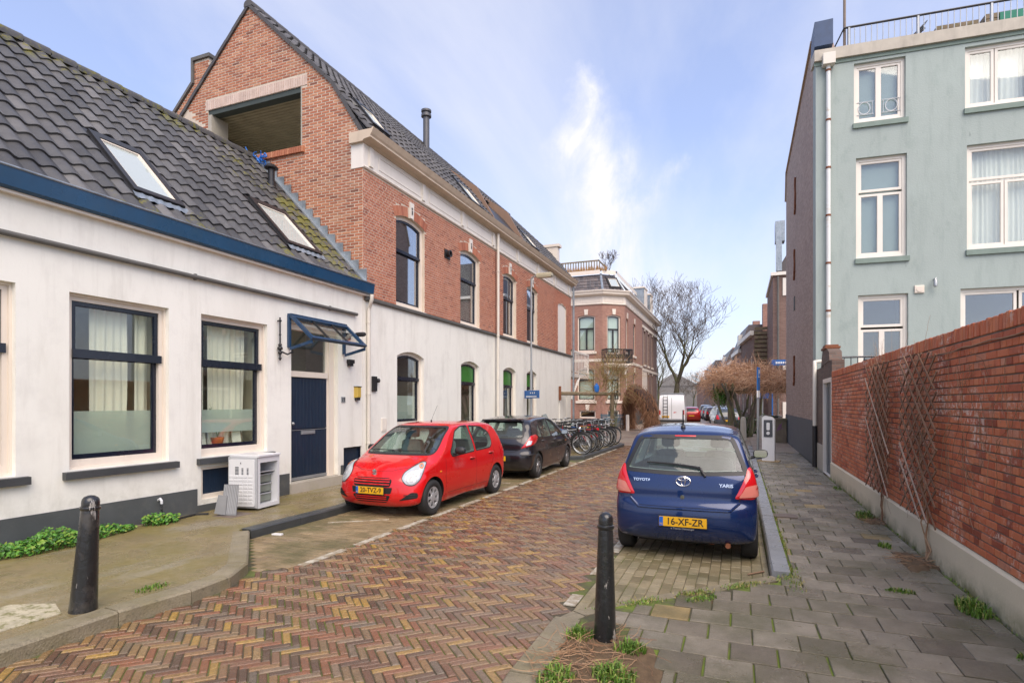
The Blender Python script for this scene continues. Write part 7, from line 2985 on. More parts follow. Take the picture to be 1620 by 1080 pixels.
def blue_details():
 F, B = pj['F'], pj['B']
 for s in (1, -1):
  pr = Proj(B.b, (-3.2, s * 1.9, 0), (.5, s * .866, 0), (0, 0, 1), (.866, -s * .5, 0))
  o = [(-.47, .735), (-.28, .73), (-.09, .76), (-.07, .87), (-.12, 1.0), (-.22, 1.08), (-.28, 1.07), (-.37, .92)]
  mb = MB()
  pr.patch(mb, rounded(o, .03), off=.006, bulge=.014, rings=7)
  h = part('tail_light', mb, 'lens_red')
  mb = MB()
  pr.patch(mb, rounded([(-.43, .75), (-.14, .765), (-.12, .85), (-.24, .89), (-.35, .87)], .02), off=.024, rings=3)
  part('reversing_lens', mb, 'lens_pink', h)
  # bumper shoulders catch the light: a soft step under each lamp
  prf = Proj(B.b, (3.2, s * 1.9, 0), (-.5, s * .866, 0), (0, 0, 1), (-.866, -s * .5, 0))
  mb = MB()
  prf.patch(mb, rounded([(-.40, .62), (-.14, .64), (-.06, .88), (-.16, .88), (-.36, .78)], .04), off=.004, bulge=.01)
  part('headlight', mb, 'lens_clear')
 mb = MB()
 B.band(mb, [(-.66, 1.02), (-.63, .80), (-.58, .66), (-.50, .615), (.50, .615), (.58, .66), (.63, .80), (.66, 1.02)], .011, off=.0008, closed=False, step=.03)
 part('tailgate_seam', mb, 'car_shut')
 # lip under the tailgate
 mb = MB()
 pts = []
 for k in range(25):
  a = -.60 + 1.2 * k / 24
  z_ = .60 if abs(a) < .5 else .60 + (abs(a) - .5) * .9
  h = B.hit(a, z_, .004)
  pts.append(h)
 mb.tube(pts, .016, 8)
 part('bumper_lip', mb, 'paint_blue')
 mb = MB()
 B.patch(mb, rounded([(-.35, .375), (.35, .375), (.33, .535), (-.33, .535)], .04), off=.003)
 part('plate_recess', mb, 'paint_blue')
 mb = MB()
 B.band(mb, rounded([(-.35, .37), (.35, .37), (.33, .54), (-.33, .54)], .04), .014, off=.008, step=.03)
 part('recess_edge', mb, 'paint_blue')
 h = B.hit(0, .455, .014)
 plate(blu, '16-XF-ZR', h, R(-90))
 text_mesh('e Toyota Ottevanger', .03, MATS['hubcap'], 'dealer_lettering', blu, h + Vector((-.012, 0, -.072)), (R(90), 0, R(-90)), .0005)
 # oval emblem of three ellipses
 h = B.hit(0, .905, .008)
 fe = Frame(h, (0, -1, 0), (.25, 0, 1), (-1, 0, .25))
 for (ra, rb, dx, dz, th) in ((.078, .054, 0, 0, .006), (.022, .050, 0, 0, .004), (.055, .018, 0, .026, .004)):
  mb = MB()
  mb.tube([fe.p(dx + ra * math.cos(q), dz + rb * math.sin(q), .004) for q in [2 * math.pi * k / 28 for k in range(29)]], th, 6, cap=False)
  part('emblem', mb, 'lens_chrome')
 tl = math.atan(.25)
 h = B.hit(.60, .86, .004)
 text_mesh('TOYOTA', .042, MATS['lens_chrome'], 'lettering', blu, B.hit(.47, .905, .006), (R(80), 0, R(-90)), .002, bold=.001, sx=1.15)
 text_mesh('YARIS', .052, MATS['lens_chrome'], 'lettering', blu, B.hit(-.46, .875, .006), (R(80), 0, R(-90)), .002, bold=.0012, sx=1.1)
 h = B.hit(0.01, .73, .002)
 mb = MB()
 mb.lathe([(.024, 0), (.022, .006), (.001, .008)], 18, axis='x', o=h - Vector((.008, 0, 0)))
 part('lock', mb, 'lens_chrome')
 # wiper
 mb = MB()
 pts = [B.hit(.42 - .60 * k / 8, 1.095 - .045 * (k / 8) ** 2, .022) for k in range(9)]
 mb.tube(pts, [.009 + .006 * k / 8 for k in range(9)], 6)
 pts = [B.hit(-.18 - .06 * k / 3, 1.05 - .085 * k / 3, .022) for k in range(4)]
 mb.tube(pts, .016, 8)
 part('wiper', mb, 'car_trim')
 top = Proj(F.b, (0, 0, 3), (1, 0, 0), (0, 1, 0), (0, 0, -1))
 r0 = top.hit(-1.25, .05, 0)
 mb = MB()
 mb.lathe([(.03, 0), (.026, .02), (.012, .035)], 12, o=r0)
 mb.tube([r0 + Vector((0, 0, .02)), r0 + Vector((-.03, 0, .22))], [.012, .007], 6)
 part('aerial', mb, 'car_trim')
 # high brake light
 mb = MB()
 B.patch(mb, rounded([(-.12, 1.405), (.12, 1.405), (.12, 1.42), (-.12, 1.42)], .006), off=.004, rings=3)
 part('brake_light', mb, 'lens_red')
 # exhaust
 mb = MB()
 mb.tube([(-1.82, -.48, .21), (-1.2, -.48, .22)], .028, 12)
 mb.tube([(-1.68, -.3, .25), (-1.2, -.3, .25)], .07, 14)
 part('exhaust', mb, 'rust')
 # sticker-like film on the screen top edge: rear parcel shelf
 mb = MB()
 mb.box(-1.60, -1.15, -.60, .60, .93, .95)
 part('parcel_shelf', mb, 'car_trim')


blue_details()
# ================================================================ corner building across the junction
cb = thing('corner_building', 'red brick corner building with chamfered corner, cream cornice and slate mansard', 'building', (-9, 42, .1))
C0, C1, C2, C3 = Vector((-16, 40.2, 0)), Vector((-9.1, 40.2, 0)), Vector((-7.72, 41.3, 0)), Vector((-7.72, 58.5, 0))


def wallframe(a, b):
 d = (b - a).normalized()
 return Frame(a, d, (0, 0, 1), (d.y, -d.x, 0)), (b - a).length


faces = [(C0, C1, [(5.05, 6.35, 5.55, 8.05, .12), (5.05, 6.35, 2.0, 4.25, .12), (5.2, 6.4, .75, 1.3, 0)], ),
   (C1, C2, [(.35, 1.42, 5.35, 8.05, .12), (.35, 1.42, 2.0, 4.25, .12), (.4, 1.35, .75, 1.3, 0)]),
   (C2, Vector((-7.72, 49.2, 0)), [(.5, 1.35, 5.55, 7.95, .1), (3.5, 4.6, 5.55, 7.95, .1), (.5, 1.35, 2.0, 4.1, .1), (3.5, 4.6, 2.0, 4.1, .1)]),
   (Vector((-7.72, 49.202, 0)), C3, [(.9, 1.7, 5.2, 8.0, .1), (3.2, 4.0, 5.2, 8.0, .1), (5.6, 6.4, 5.2, 8.0, .1), (3.2, 4.0, 1.6, 4.3, .1), (5.6, 6.4, 1.6, 4.3, .1), (.9, 1.7, .2, 4.0, .1)])]
for fi, (a, b, ws) in enumerate(faces):
 fr, L_ = wallframe(a, b)
 mb = MB()
 wall_mesh(mb, fr, [(0, 0), (L_, 0), (L_, 8.9), (0, 8.9)], [arc_rect(*w) for w in ws], .35)
 mb.build('wall', MATS['tex_corner' if fi < 3 else 'tex_far_brown'], cb)
 for wi, w_ in enumerate(ws):
  u0, u1, v0, v1, rs = w_
  small = v1 < 1.5
  iu0, iu1, iv1 = u0 + .09, u1 - .09, v1
  mid = v0 + (v1 - v0) * .66
  q = inset_arc(u0, u1, v0, v1, rs, .09)
  if small:
   L2 = None
  elif fi < 2 and v0 > 5:
   L2 = [(q[0], q[1], mid, q[3] + q[4]), (q[0], (q[0] + q[1]) / 2, q[2], mid), ((q[0] + q[1]) / 2, q[1], q[2], mid)]
  else:
   L2 = [(q[0], q[1], mid, q[3] + q[4]), (q[0], q[1], q[2], mid)]
  blindw = fi == 2 and wi in (0, 2)
  w, inn = window(cb, fr, u0, u1, v0, v1, rs, casing=.09, cmat='cream_paint', smat='dark_metal', n_out=-.10, sash=.055, lights=L2,
      pmat='white_paint' if blindw else 'window_glass', room_mat='interior', room_depth=1.0,
      blind=None if small else [(q[0], q[1], q[2], q[3] + q[4], 'blind_pale')] if (fi < 2) else None,
      sill=(u0 - .12, u1 + .12, v0 - .18, v0 - .005, .09, 'cream_paint') if not small else None)
  mb = MB()
  cu = (u0 + u1) / 2
  mb.prism([(cu - .11, v1 + rs + .02), (cu + .11, v1 + rs + .02), (cu + .15, v1 + rs + .42), (cu - .15, v1 + rs + .42)], fr, .001, .06)
  mb.build('keystone', MATS['cream_paint'], cb)
 if fi < 3:
  # bands
  for z0, z1, nn, m_ in ((4.80, 5.0, .05, 'cream_paint'), (0.0, 1.35, .04, 'plinth_grey') if fi != 9 else 0,):
   mb = MB()
   hs = [arc_rect(*w) for w in ws if w[2] < 1.0] if z0 == 0 else []
   if hs:
    wall_mesh(mb, Frame(fr.p(0, 0, nn), fr.u, fr.v, fr.n), [(-.03, .0), (L_ + .03, .0), (L_ + .03, .70), (-.03, .70)], [], nn - .001)
   else:
    mb.fbox(fr, -.02, L_ + .02, z0, z1, .001, nn)
   mb.build('band' if z0 else 'plinth', MATS[m_], cb)
 else:
  mb = MB()
  mb.fbox(fr, 0, 2.6, .0, 4.6, .001, .03)
  mb.fbox(fr, 2.601, L_, .0, .9, .001, .03)
  mb.build('stone_front', MATS['cream_paint'], cb)
  for z0 in (4.62, 8.3):
   mb = MB()
   mb.fbox(fr, -.02, L_ + .02, z0, z0 + .22, .001, .07)
   mb.build('band', MATS['cream_paint'], cb)
# frieze and cornice following the three faces
path = [C0, C1, C2, C3 + Vector((0, .2, 0))]
for nm, prof in (('frieze', [(-.2, 8.9), (.06, 8.9), (.09, 8.95), (.06, 9.0), (.05, 9.50), (-.2, 9.5)]),
     ('cornice', [(-.2, 9.501), (.12, 9.501), (.35, 9.6), (.38, 9.72), (.45, 9.82), (.45, 9.88), (-.2, 9.92)])):
 mb = MB()
 for i in range(3):
  a, b = path[i], path[i + 1]
  d1 = (b - a).normalized()
  dp_ = (path[i] - path[i - 1]).normalized() if i else d1
  dn = (path[i + 2] - path[i + 1]).normalized() if i < 2 else d1
  n1 = Vector((d1.y, -d1.x, 0))

  def mit(da, db):
   na, nb_ = Vector((da.y, -da.x, 0)), Vector((db.y, -db.x, 0))
   m_ = (na + nb_)
   m_.normalize()
   return m_ / max(.3, m_.dot(na))
  ma, mb_ = mit(dp_, d1), mit(d1, dn)
  k = len(prof)
  v = [a + ma * o_ + Z * z_ for o_, z_ in prof] + [b + mb_ * o_ + Z * z_ for o_, z_ in prof]
  fs = [(q, (q + 1) % k, k + (q + 1) % k, k + q) for q in range(k)]
  mb.add(v, fs)
 mb.build(nm, MATS['cream_paint'], cb)
for i, (a, b, ws) in enumerate(faces):
 fr, L_ = wallframe(a, b)
 n = max(1, int(L_ / 1.6))
 for k in range(n):
  mb = MB()
  w_ = L_ / n
  ring(mb, fr, arc_rect(k * w_ + .15, (k + 1) * w_ - .15, 9.06, 9.40), arc_rect(k * w_ + .19, (k + 1) * w_ - .19, 9.10, 9.36), .05, .075)
  mb.build('frieze_panel', MATS['cream_paint'], cb)
# mansard
inn = [Vector((-16, 41.1, 0)), Vector((-9.45, 41.1, 0)), Vector((-8.6, 41.85, 0)), Vector((-8.6, 58.7, 0))]
tm = MB()
tl_ = MATS['slate'] if 'slate' in MATS else mat('slate', rough=.5, var=.25, vscale=3, tints=[(.06, .055, .06), (.10, .085, .085), (.13, .105, .10)])
mb = MB()
for i in range(3):
 a, b, c, d = path[i] + Z * 9.9, path[i + 1] + Z * 9.9, inn[i + 1] + Z * 11.25, inn[i] + Z * 11.25
 mb.add([a, b, c, d], [(0, 1, 2, 3)])
mb.add([inn[0] + Z * 11.25, inn[1] + Z * 11.25, inn[2] + Z * 11.25, inn[3] + Z * 11.25, Vector((-16, 58.7, 11.25))], [(0, 1, 2, 3, 4)])
mroof = mb.build('roof', MATS['zinc'], cb)
rn = random.Random(8)
for i in range(3):
 a, b, c, d = path[i] + Z * 9.92, path[i + 1] + Z * 9.92, inn[i + 1] + Z * 11.2, inn[i] + Z * 11.2
 L_ = (b - a).length
 n = int(L_ / .27)
 nrm = (b - a).cross(d - a).normalized()
 if nrm.y > 0 and i < 2 or (i == 2 and nrm.x < 0):
  nrm = -nrm
 for r in range(5):
  for k in range(n):
   if i == 1 and 1.2 / 5 < (r + .5) / 5 < .8 and .42 < (k + .5) / n < 1.0:
    continue
   p = [a.lerp(b, (k + .03) / n).lerp(d.lerp(c, (k + .03) / n), r / 5), a.lerp(b, (k + .97) / n).lerp(d.lerp(c, (k + .97) / n), r / 5),
     a.lerp(b, (k + .97) / n).lerp(d.lerp(c, (k + .97) / n), (r + 1.05) / 5), a.lerp(b, (k + .03) / n).lerp(d.lerp(c, (k + .03) / n), (r + 1.05) / 5)]
   q = [p[0] + nrm * .07, p[1] + nrm * .04, p[2] + nrm * .02, p[3] + nrm * .03]
   tm.add([p[0], p[1]] + q, [(2, 3, 4, 5), (0, 1, 3, 2), (1, 4, 3), (0, 2, 5)], 0, rn.random())
tm.build('roof_tiling', MATS['slate'], mroof, kind='stuff')
mb = MB()
for i in range(3):
 mb.tube([path[i + 1] + Z * 9.93, inn[i + 1] + Z * 11.26], .09, 6)
mb.build('hip', MATS['zinc'], mroof)
fsk = Frame(C1.lerp(C2, .62) + Z * 9.95, (C2 - C1), (inn[1].lerp(inn[2], .62) - C1.lerp(C2, .62)) + Z * 1.35, (C2 - C1).cross((inn[1].lerp(inn[2], .62) - C1.lerp(C2, .62)) + Z * 1.35))
w = roof_window(cb, fsk, -.42, .42, .22, 1.25, apron=False)
mb = MB()
for i in range(3):
 mb.add([inn[i] + Z * 11.25 - (inn[i + 1] - inn[i]).cross(Z).normalized() * -.2, inn[i + 1] + Z * 11.25 - (inn[i + 1] - inn[i]).cross(Z).normalized() * -.2,
   inn[i + 1] + Z * 11.55 - (inn[i + 1] - inn[i]).cross(Z).normalized() * -.2, inn[i] + Z * 11.55 - (inn[i + 1] - inn[i]).cross(Z).normalized() * -.2,
   inn[i] + Z * 11.55, inn[i + 1] + Z * 11.55], [(0, 1, 2, 3), (3, 2, 5, 4)])
mb.build('parapet', MATS['cream_paint'], cb)
# dormers on the street side
for y_ in (50.5, 54.0):
 mb = MB()
 mb.box(-8.6, -7.75, y_, y_ + 1.6, 10.0, 11.9)
 dm = mb.build('dormer', MATS['zinc'], cb)
 mb = MB()
 mb.box(-8.7, -7.68, y_ - .1, y_ + 1.7, 11.901, 12.02)
 mb.box(-7.749, -7.70, y_ + .1, y_ + 1.5, 10.2, 11.8)
 mb.build('dormer_trim', MATS['cream_paint'], dm)
# roof terrace: fence and dry grasses
tf = thing('terrace_fence', 'dark picket fence on the flat roof of the corner building', 'fence', (-12, 41, 11.3))
mb = MB()
mb.box(-15.9, -9.6, 41.25, 41.30, 12.28, 12.38)
mb.box(-9.66, -9.6, 41.25, 43.5, 12.28, 12.38)
mb.build('rail', MATS['wood_weathered'], tf)
for k in range(32):
 mb = MB()
 x_ = -15.8 + k * .2
 mb.box(x_, x_ + .07, 41.26, 41.29, 11.6, 12.28)
 mb.build('picket', MATS['wood_weathered'], tf)
mb = MB()
rn = random.Random(12)
for k in range(900):
 x_, y_ = rn.uniform(-15.8, -9.0), rn.uniform(40.9, 41.2)
 h = rn.uniform(.2, .55)
 mb.add([(x_ - .015, y_, 11.5), (x_ + .015, y_, 11.5), (x_ + rn.uniform(-.1, .1), y_ + rn.uniform(-.1, .1), 11.5 + h)], [(0, 1, 2)], 0, rn.random())
tag(mb.build('ornamental_grass', mat('grass_dry', rough=.9, tints=[(.30, .13, .04), (.42, .22, .08), (.22, .16, .05)]), None, recalc=False, kind='stuff'), 'strip of rusty ornamental grasses along the roof edge of the corner building', 'grass')
# balcony on the chamfer
bc = thing('iron_balcony', 'black iron balcony on a cream slab at the chamfered corner', 'balcony', (-8.3, 40.4, 4.6))
frc, Lc = wallframe(C1, C2)
mb = MB()
mb.prism([(-.15, 4.5), (Lc + .15, 4.5), (Lc + .15, 4.62), (-.15, 4.62)], frc, .06, .95)
mb.prism([(-.05, 4.38), (Lc + .05, 4.38), (Lc + .05, 4.499), (-.05, 4.499)], frc, .06, .85)
for u_ in (.1, Lc - .25):
 mb.prism([(u_, 3.9), (u_ + .16, 3.9), (u_ + .16, 4.379), (u_, 4.379)], frc, .06, .5)
mb.build('slab', MATS['cream_paint'], bc)
mb = MB()
for zz in (5.62, 4.72):
 mb.tube([frc.p(-.1, zz, .06), frc.p(-.1, zz, .9), frc.p(Lc + .1, zz, .9), frc.p(Lc + .1, zz, .06)], .045, 6)
mb.build('rail', MATS['dark_metal'], bc)
mb = MB()
k = 0
for k in range(19):
 u_ = -.1 + (Lc + .2) * k / 18
 mb.tube([frc.p(u_, 4.72, .9), frc.p(u_, 5.62, .9)], .028 if k % 6 else .045, 5)
 if k % 2:
  mb.tube([frc.p(u_ + .07 * math.cos(t_), 5.15 + .14 * math.sin(t_), .9) for t_ in [2 * math.pi * j / 10 for j in range(11)]], .026, 4, cap=False)
for k in range(6):
 for u_ in (-.1, Lc + .1):
  mb.tube([frc.p(u_, 4.72, .1 + k * .15), frc.p(u_, 5.62, .1 + k * .15)], .025, 5)
mb.build('ironwork', MATS['dark_metal'], bc, kind='stuff')

# ================================================================ building right of the junction
rb = thing('right_corner_house', 'tall brown brick house with white window bands at the right of the junction', 'house', (4, 44, .1))
mb = MB()
mb.box(2.15, 9, 43.2, 52, 0, 10.8)
mb.build('wall', MATS['tex_far_brown'], rb)
mb = MB()
mb.prism([(2.3, 10.8), (3.9, 13.6), (6.5, 13.6), (9, 10.8)], Frame((0, 43.3, 0), (1, 0, 0), (0, 0, 1), (0, 1, 0)), 0, 8.5)
mb.build('roof', MATS['slate'], rb)
mb = MB()
mb.box(2.0, 9.0, 43.0, 43.19, 10.6, 10.82)
mb.box(2.02, 2.14, 43.2, 52, 10.6, 10.82)
mb.build('cornice', MATS['white_paint'], rb)
mb = MB()
mb.box(2.32, 2.7, 43.05, 43.18, 10.9, 13.7)
mb.box(2.3, 2.9, 43.3, 44.2, 13.0, 14.4)
mb.build('chimney', MATS['zinc'], rb)
for (x0, x1, z0, z1) in ((2.75, 3.6, 9.2, 10.4), (2.75, 3.9, 4.1, 4.6), (2.75, 3.9, 3.4, 3.55), (2.75, 3.9, .1, 1.9)):
 mb = MB()
 mb.box(x0, x1, 43.12, 43.199, z0, z1)
 mb.build('panel', MATS['white_paint'], rb)
mb = MB()
mb.tube([(3.75, 43.0, 0), (3.75, 43.0, 13.4)], .10, 8)
mb.build('downpipe', MATS['pipe_cream'], rb)
mb = MB()
mb.tube([(2.45, 43.0, 0), (2.45, 43.0, 10.5)], .07, 8)
mb.build('drain', MATS['grey_ledge'], rb)

# ================================================================ row of houses down the street on the right
A, B_ = Vector((1.1, 52.05, 0)), Vector((-11.2, 168, 0))
dirr = (B_ - A).normalized()
rowL = (B_ - A).length
nrow = Vector((-dirr.y, dirr.x, 0))
if nrow.x > 0:
 nrow = -nrow
specs = [(9, 7.9, 'tex_far_brown', 'flat', 'flat-roofed brown brick house with horizontal timber slats on its near side'),
   (7, 7.2, 'tex_far', 'mansard', 'brick house with a dark mansard roof and roof terrace timber'),
   (10, 6.6, 'tex_far', 'gable', 'pale-topped red brick terrace house third along the row'),
   (12, 6.4, 'tex_far_brown', 'mansard', 'brown brick terrace house with tall chimneys fourth along the row'),
   (16, 6.6, 'tex_far', 'gable', 'long red brick terrace with regular windows fifth along the row'),
   (24, 7.0, 'tex_far_brown', 'mansard', 'distant brown terrace sixth along the row'),
   (36, 7.4, 'tex_far', 'gable', 'farthest red terrace closing the street')]
s_ = 0
for si, (ln, h, m_, rf, lab) in enumerate(specs):
 hs = thing('terrace_house', lab, 'house', A + dirr * s_, group='terrace houses along the far right side')
 fr = Frame(A + dirr * s_ - nrow * .0, dirr, (0, 0, 1), nrow)
 wins = []
 n = max(2, int(ln / 2.6))
 for k in range(n):
  u_ = (k + .5) * ln / n
  for v0, v1 in ((1.0, 2.9), (4.0, 5.9)):
   wins.append((u_ - .5, u_ + .5, v0, v1))
 mb = MB()
 wall_mesh(mb, fr, [(0, 0), (ln - .02, 0), (ln - .02, h), (0, h)], [arc_rect(*w) for w in wins], .3)
 mb.fbox(fr, 0, ln - .02, 0, h, -7, -.9)
 mb.fbox(fr, 0, .3, 0, h, -.9, -.301)
 mb.build('wall', MATS[m_], hs)
 for w_ in wins[:24]:
  mb = MB()
  ring(mb, fr, arc_rect(*w_), arc_rect(w_[0] + .09, w_[1] - .09, w_[2] + .09, w_[3] - .09), -.16, -.04)
  mb.fbox(fr, w_[0] + .09, w_[1] - .09, w_[2] + 1.2, w_[2] + 1.28, -.15, -.06)
  w = mb.build('window', MATS['white_paint'], hs)
  mb = MB()
  mb.fbox(fr, w_[0] + .09, w_[1] - .09, w_[2] + .09, w_[3] - .09, -.15, -.13)
  mb.build('pane', mat('far_pane', (.05, .06, .065), .12, var=0, spec=.8) if 'far_pane' not in MATS else MATS['far_pane'], w)
 mb = MB()
 mb.fbox(fr, -.1, ln, h - .35, h + .02, .001, .3)
 mb.build('cornice', MATS['white_paint'], hs)
 f2 = Frame(A + dirr * s_, nrow, (0, 0, 1), dirr)
 if rf == 'mansard':
  mb = MB()
  mb.prism([(.2, h + .021), (-.7, h + 2.4), (-6, h + 2.4), (-6.8, h + .021)], f2, 0, ln - .02)
  mb.build('roof', MATS['slate'], hs)
  mb = MB()
  mb.prism([(-.02, h + .4), (-.02, h + 1.7), (-1.0, h + 1.7), (-1.0, h + .4)], Frame(A + dirr * (s_ + ln * .35), nrow, (0, 0, 1), dirr), 0, 1.3)
  mb.build('dormer', MATS['white_paint'], hs)
 elif rf == 'gable':
  mb = MB()
  mb.prism([(.25, h + .021), (-3.4, h + 3.2), (-7, h + .021)], f2, 0, ln - .02)
  mb.build('roof', MATS['roof_tile_far'], hs)
 mb = MB()
 mb.prism([(-2.6, h), (-1.9, h), (-1.9, h + 3.6), (-2.6, h + 3.6)], Frame(A + dirr * (s_ + ln - .7), nrow, (0, 0, 1), dirr), 0, .6)
 mb.build('chimney', MATS['tex_far'], hs)
 if si == 0:
  for k in range(15):
   mb = MB()
   z_ = 3.2 + k * .36
   p = A + dirr * -.12
   f3 = Frame(p, nrow, (0, 0, 1), dirr)
   mb.fbox(f3, -6.0, -.05, z_ - .3, z_ - .04, -.04, .02)
   mb.build('slat', MATS['wood_weathered'], hs)
 s_ += ln

# low buildings at the far left beyond the trees
fb = thing('distant_building', 'grey distant building at the end of the street beyond the trees', 'building', (-14, 175, 0))
mb = MB()
mb.box(-24, -11.5, 175, 190, 0, 7)
mb.prism([(-24.4, 7), (-18, 11), (-11, 7)], Frame((0, 174.8, 0), (1, 0, 0), (0, 0, 1), (0, 1, 0)), 0, 15)
mb.build('wall', mat('far_grey', (.22, .21, .20), .9, var=.2), fb)

# ================================================================ trees
def grow_tree(name, label, loc, h, seed, trunk_r, lean=(0, 0), depth=6, group=None, spread=1.0, first=0.28, fork=3, mind=1):
 rn = random.Random(seed)
 t = thing(name, label, 'tree', loc, group=group)
 segs = [[] for _ in range(depth + 1)]

 def branch(p, d, r, ln, lv):
  q = [p]
  rs = [r]
  n = 5 if lv < 3 else 4
  for i in range(n):
   d2 = (d + Vector((rn.uniform(-1, 1), rn.uniform(-1, 1), rn.uniform(-.3, .7))) * (.16 + .05 * lv)).normalized()
   d = d2
   q.append(q[-1] + d * ln / n)
   rs.append(r * (1 - .38 * (i + 1) / n))
  segs[lv].append((q, rs))
  if lv >= depth:
   return
  k = fork if lv == 0 else rn.choice((2, 3, 3)) if lv < 4 else 3
  for j in range(k):
   a = rn.uniform(0, 6.28) if k < 2 else 2 * math.pi * (j + rn.uniform(-.25, .25)) / k + seed
   up = Vector((0, 0, 1)) if abs(d.z) < .95 else Vector((1, 0, 0))
   s = d.cross(up).normalized()
   o = d.cross(s)
   w = (s * math.cos(a) + o * math.sin(a))
   ang = rn.uniform(.35, .75) * spread * (.75 if lv == 0 else 1)
   nd = (d * math.cos(ang) + w * math.sin(ang) + Vector((0, 0, .22)))
   nd.normalize()
   branch(q[-1], nd, rs[-1] * rn.uniform(.62, .8), ln * rn.uniform(.68, .88), lv + 1)
  if lv >= 1:
   for j in range(2):
    i = rn.randint(1, len(q) - 2)
    w = Vector((rn.uniform(-1, 1), rn.uniform(-1, 1), rn.uniform(-.1, .8))).normalized()
    branch(q[i], (d * .5 + w * .8).normalized(), rs[i] * .5, ln * .6, min(depth, lv + 2))
 d0 = Vector((lean[0], lean[1], 1)).normalized()
 branch(Vector((0, 0, 0)), d0, trunk_r, h * first, 0)
 mb = MB()
 for lv in (0, 1, 2):
  for q, rs in segs[lv]:
   mb.tube(q, rs, 8 if lv == 0 else 6, cap=False)
 mb.build('trunk', MATS['bark'], t, smooth=True, recalc=False).matrix_parent_inverse.identity()
 mb = MB()
 for lv in range(3, depth + 1):
  for q, rs in segs[lv]:
   mb.tube(q, [max(r_, .011) for r_ in rs], 3, cap=False)
 mb.build('twigs', MATS['twig'], t, recalc=False, kind='stuff').matrix_parent_inverse.identity()
 return t


grow_tree('bare_tree', 'large leafless tree with mossy forked trunk behind the white van', (-6.1, 57.5, 0), 16, 14, .34, lean=(.10, 0), depth=6, spread=1.05, first=.24, fork=3)
grow_tree('bare_tree', 'smaller leafless tree leaning left beside the large tree', (-8.4, 66, 0), 11.0, 5, .20, lean=(-.16, 0), depth=5, spread=1.0, first=.3, fork=3)
for i, (x, y, h, s, lb) in enumerate(((-14, 110, 10, 7, 'nearest and tallest of the far-off bare trees beyond the van'), (-9, 125, 9, 8, 'far-off bare tree just left of the terrace houses'), (-19, 120, 9, 9, 'leftmost far-off bare tree, beside the corner building'), (-13.5, 150, 9, 10, 'faintest and farthest of the bare trees at the street end'))):
 grow_tree('distant_tree', lb, (x, y, 0), h, s, .18, depth=5, group='far-off bare trees at the end of the street', spread=1.15)
grow_tree('rooftop_tree', 'small bare tree on the roof terrace of the corner building', (-9.4, 44, 11.3), 2.6, 21, .05, depth=4, spread=1.1)


# ================================================================ archway of dry climbing stems
def strands(center, radius, n, seed, mat_, ln=(.3, .7), droop=.8, r=.008, wild=.4, tang=.6, curl=.3):
 """hairy tube of dry stems about a path"""
 rn = random.Random(seed)
 mb = MB()
 k = len(center) - 1
 for _ in range(n):
  s = rn.random() * k
  i = min(int(s), k - 1)
  c = center[i].lerp(center[i + 1], s - i)
  tdir = (center[i + 1] - center[i]).normalized()
  v = Vector((rn.gauss(0, 1), rn.gauss(0, 1), rn.gauss(0, 1))).normalized()
  rad = radius(s / k) if callable(radius) else radius
  p = c + v * rad * rn.uniform(.45, 1.0)
  d = (v * wild + tdir * rn.uniform(-tang, tang) + Vector((0, 0, -droop))).normalized()
  L = rn.uniform(*ln)
  q = [p]
  for j in range(4):
   d = (d + Vector((rn.uniform(-curl, curl), rn.uniform(-curl, curl), rn.uniform(-curl, curl * .8) - .03))).normalized()
   q.append(q[-1] + d * L / 4)
  mb.tube(q, [r, r, r * .8, r * .6, r * .4], 3, cap=False, tint=rn.random())
 return mb


arch = thing('dry_hedge_arch', 'brown leafless climber grown into an archway left of the white van', 'hedge', (-5.6, 35, 0))
pa, pb = Vector((-6.95, 38.6, 0)), Vector((-4.55, 32.5, 0))
cen = [pa, pa + Vector((0, 0, 1.4)), pa.lerp(pb, .06) + Z * 2.3, pa.lerp(pb, .25) + Z * 2.75, pa.lerp(pb, .5) + Z * 2.55, pa.lerp(pb, .8) + Z * 2.1, pa.lerp(pb, .97) + Z * 1.4, pb + Z * .1]
strands(cen, .42, 6500, 4, 'dry_hedge', (.35, .8), 1.0, .011, .3).build('stems', MATS['dry_hedge'], arch, recalc=False, kind='stuff')
mb = MB()
mb.tube(cen, [.25, .27, .3, .3, .3, .3, .27, .22], 8)
mb.build('core', mat('hedge_core', (.06, .03, .018), 1.0, var=.3, vscale=12), arch, smooth=True)

# pergola over the right pavement
pg = thing('pergola', 'timber pergola post and beam carrying the tangled vine over the right pavement', 'pergola', (-.3, 33, 0))
mb = MB()
mb.tube([(-.45, 33.5, 0), (-.45, 33.5, 2.6)], .16, 8)
mb.build('post', MATS['wood_weathered'], pg)
mb = MB()
mb.tube([(-1.2, 34.6, 2.55), (2.0, 29.4, 2.55)], .13, 6)
mb.tube([(-.8, 35.2, 2.45), (2.4, 32.5, 2.45)], .09, 6)
mb.build('beam', MATS['wood_weathered'], pg)
vn = thing('pergola_vine', 'big bare orange-brown vine tangled over the pergola with thick twisted trunks', 'vine', (-.2, 33, 0))
rn = random.Random(31)
mb = MB()
for k in range(11):
 a = rn.uniform(-.5, 1.0)
 q = [Vector((a * .9, 32.8 + rn.uniform(-.3, .3), 0))]
 d = Vector((rn.uniform(-.35, .35), 0, 1))
 while q[-1].z < 2.7:
  q.append(q[-1] + (d + Vector((rn.uniform(-.3, .3), rn.uniform(-.2, .2), 0))) * .32)
 mb.tube(q, [rn.uniform(.05, .09) * (1 - .4 * i / len(q)) for i in range(len(q))], 6)
mb.build('trunk', MATS['bark'], vn, smooth=True)
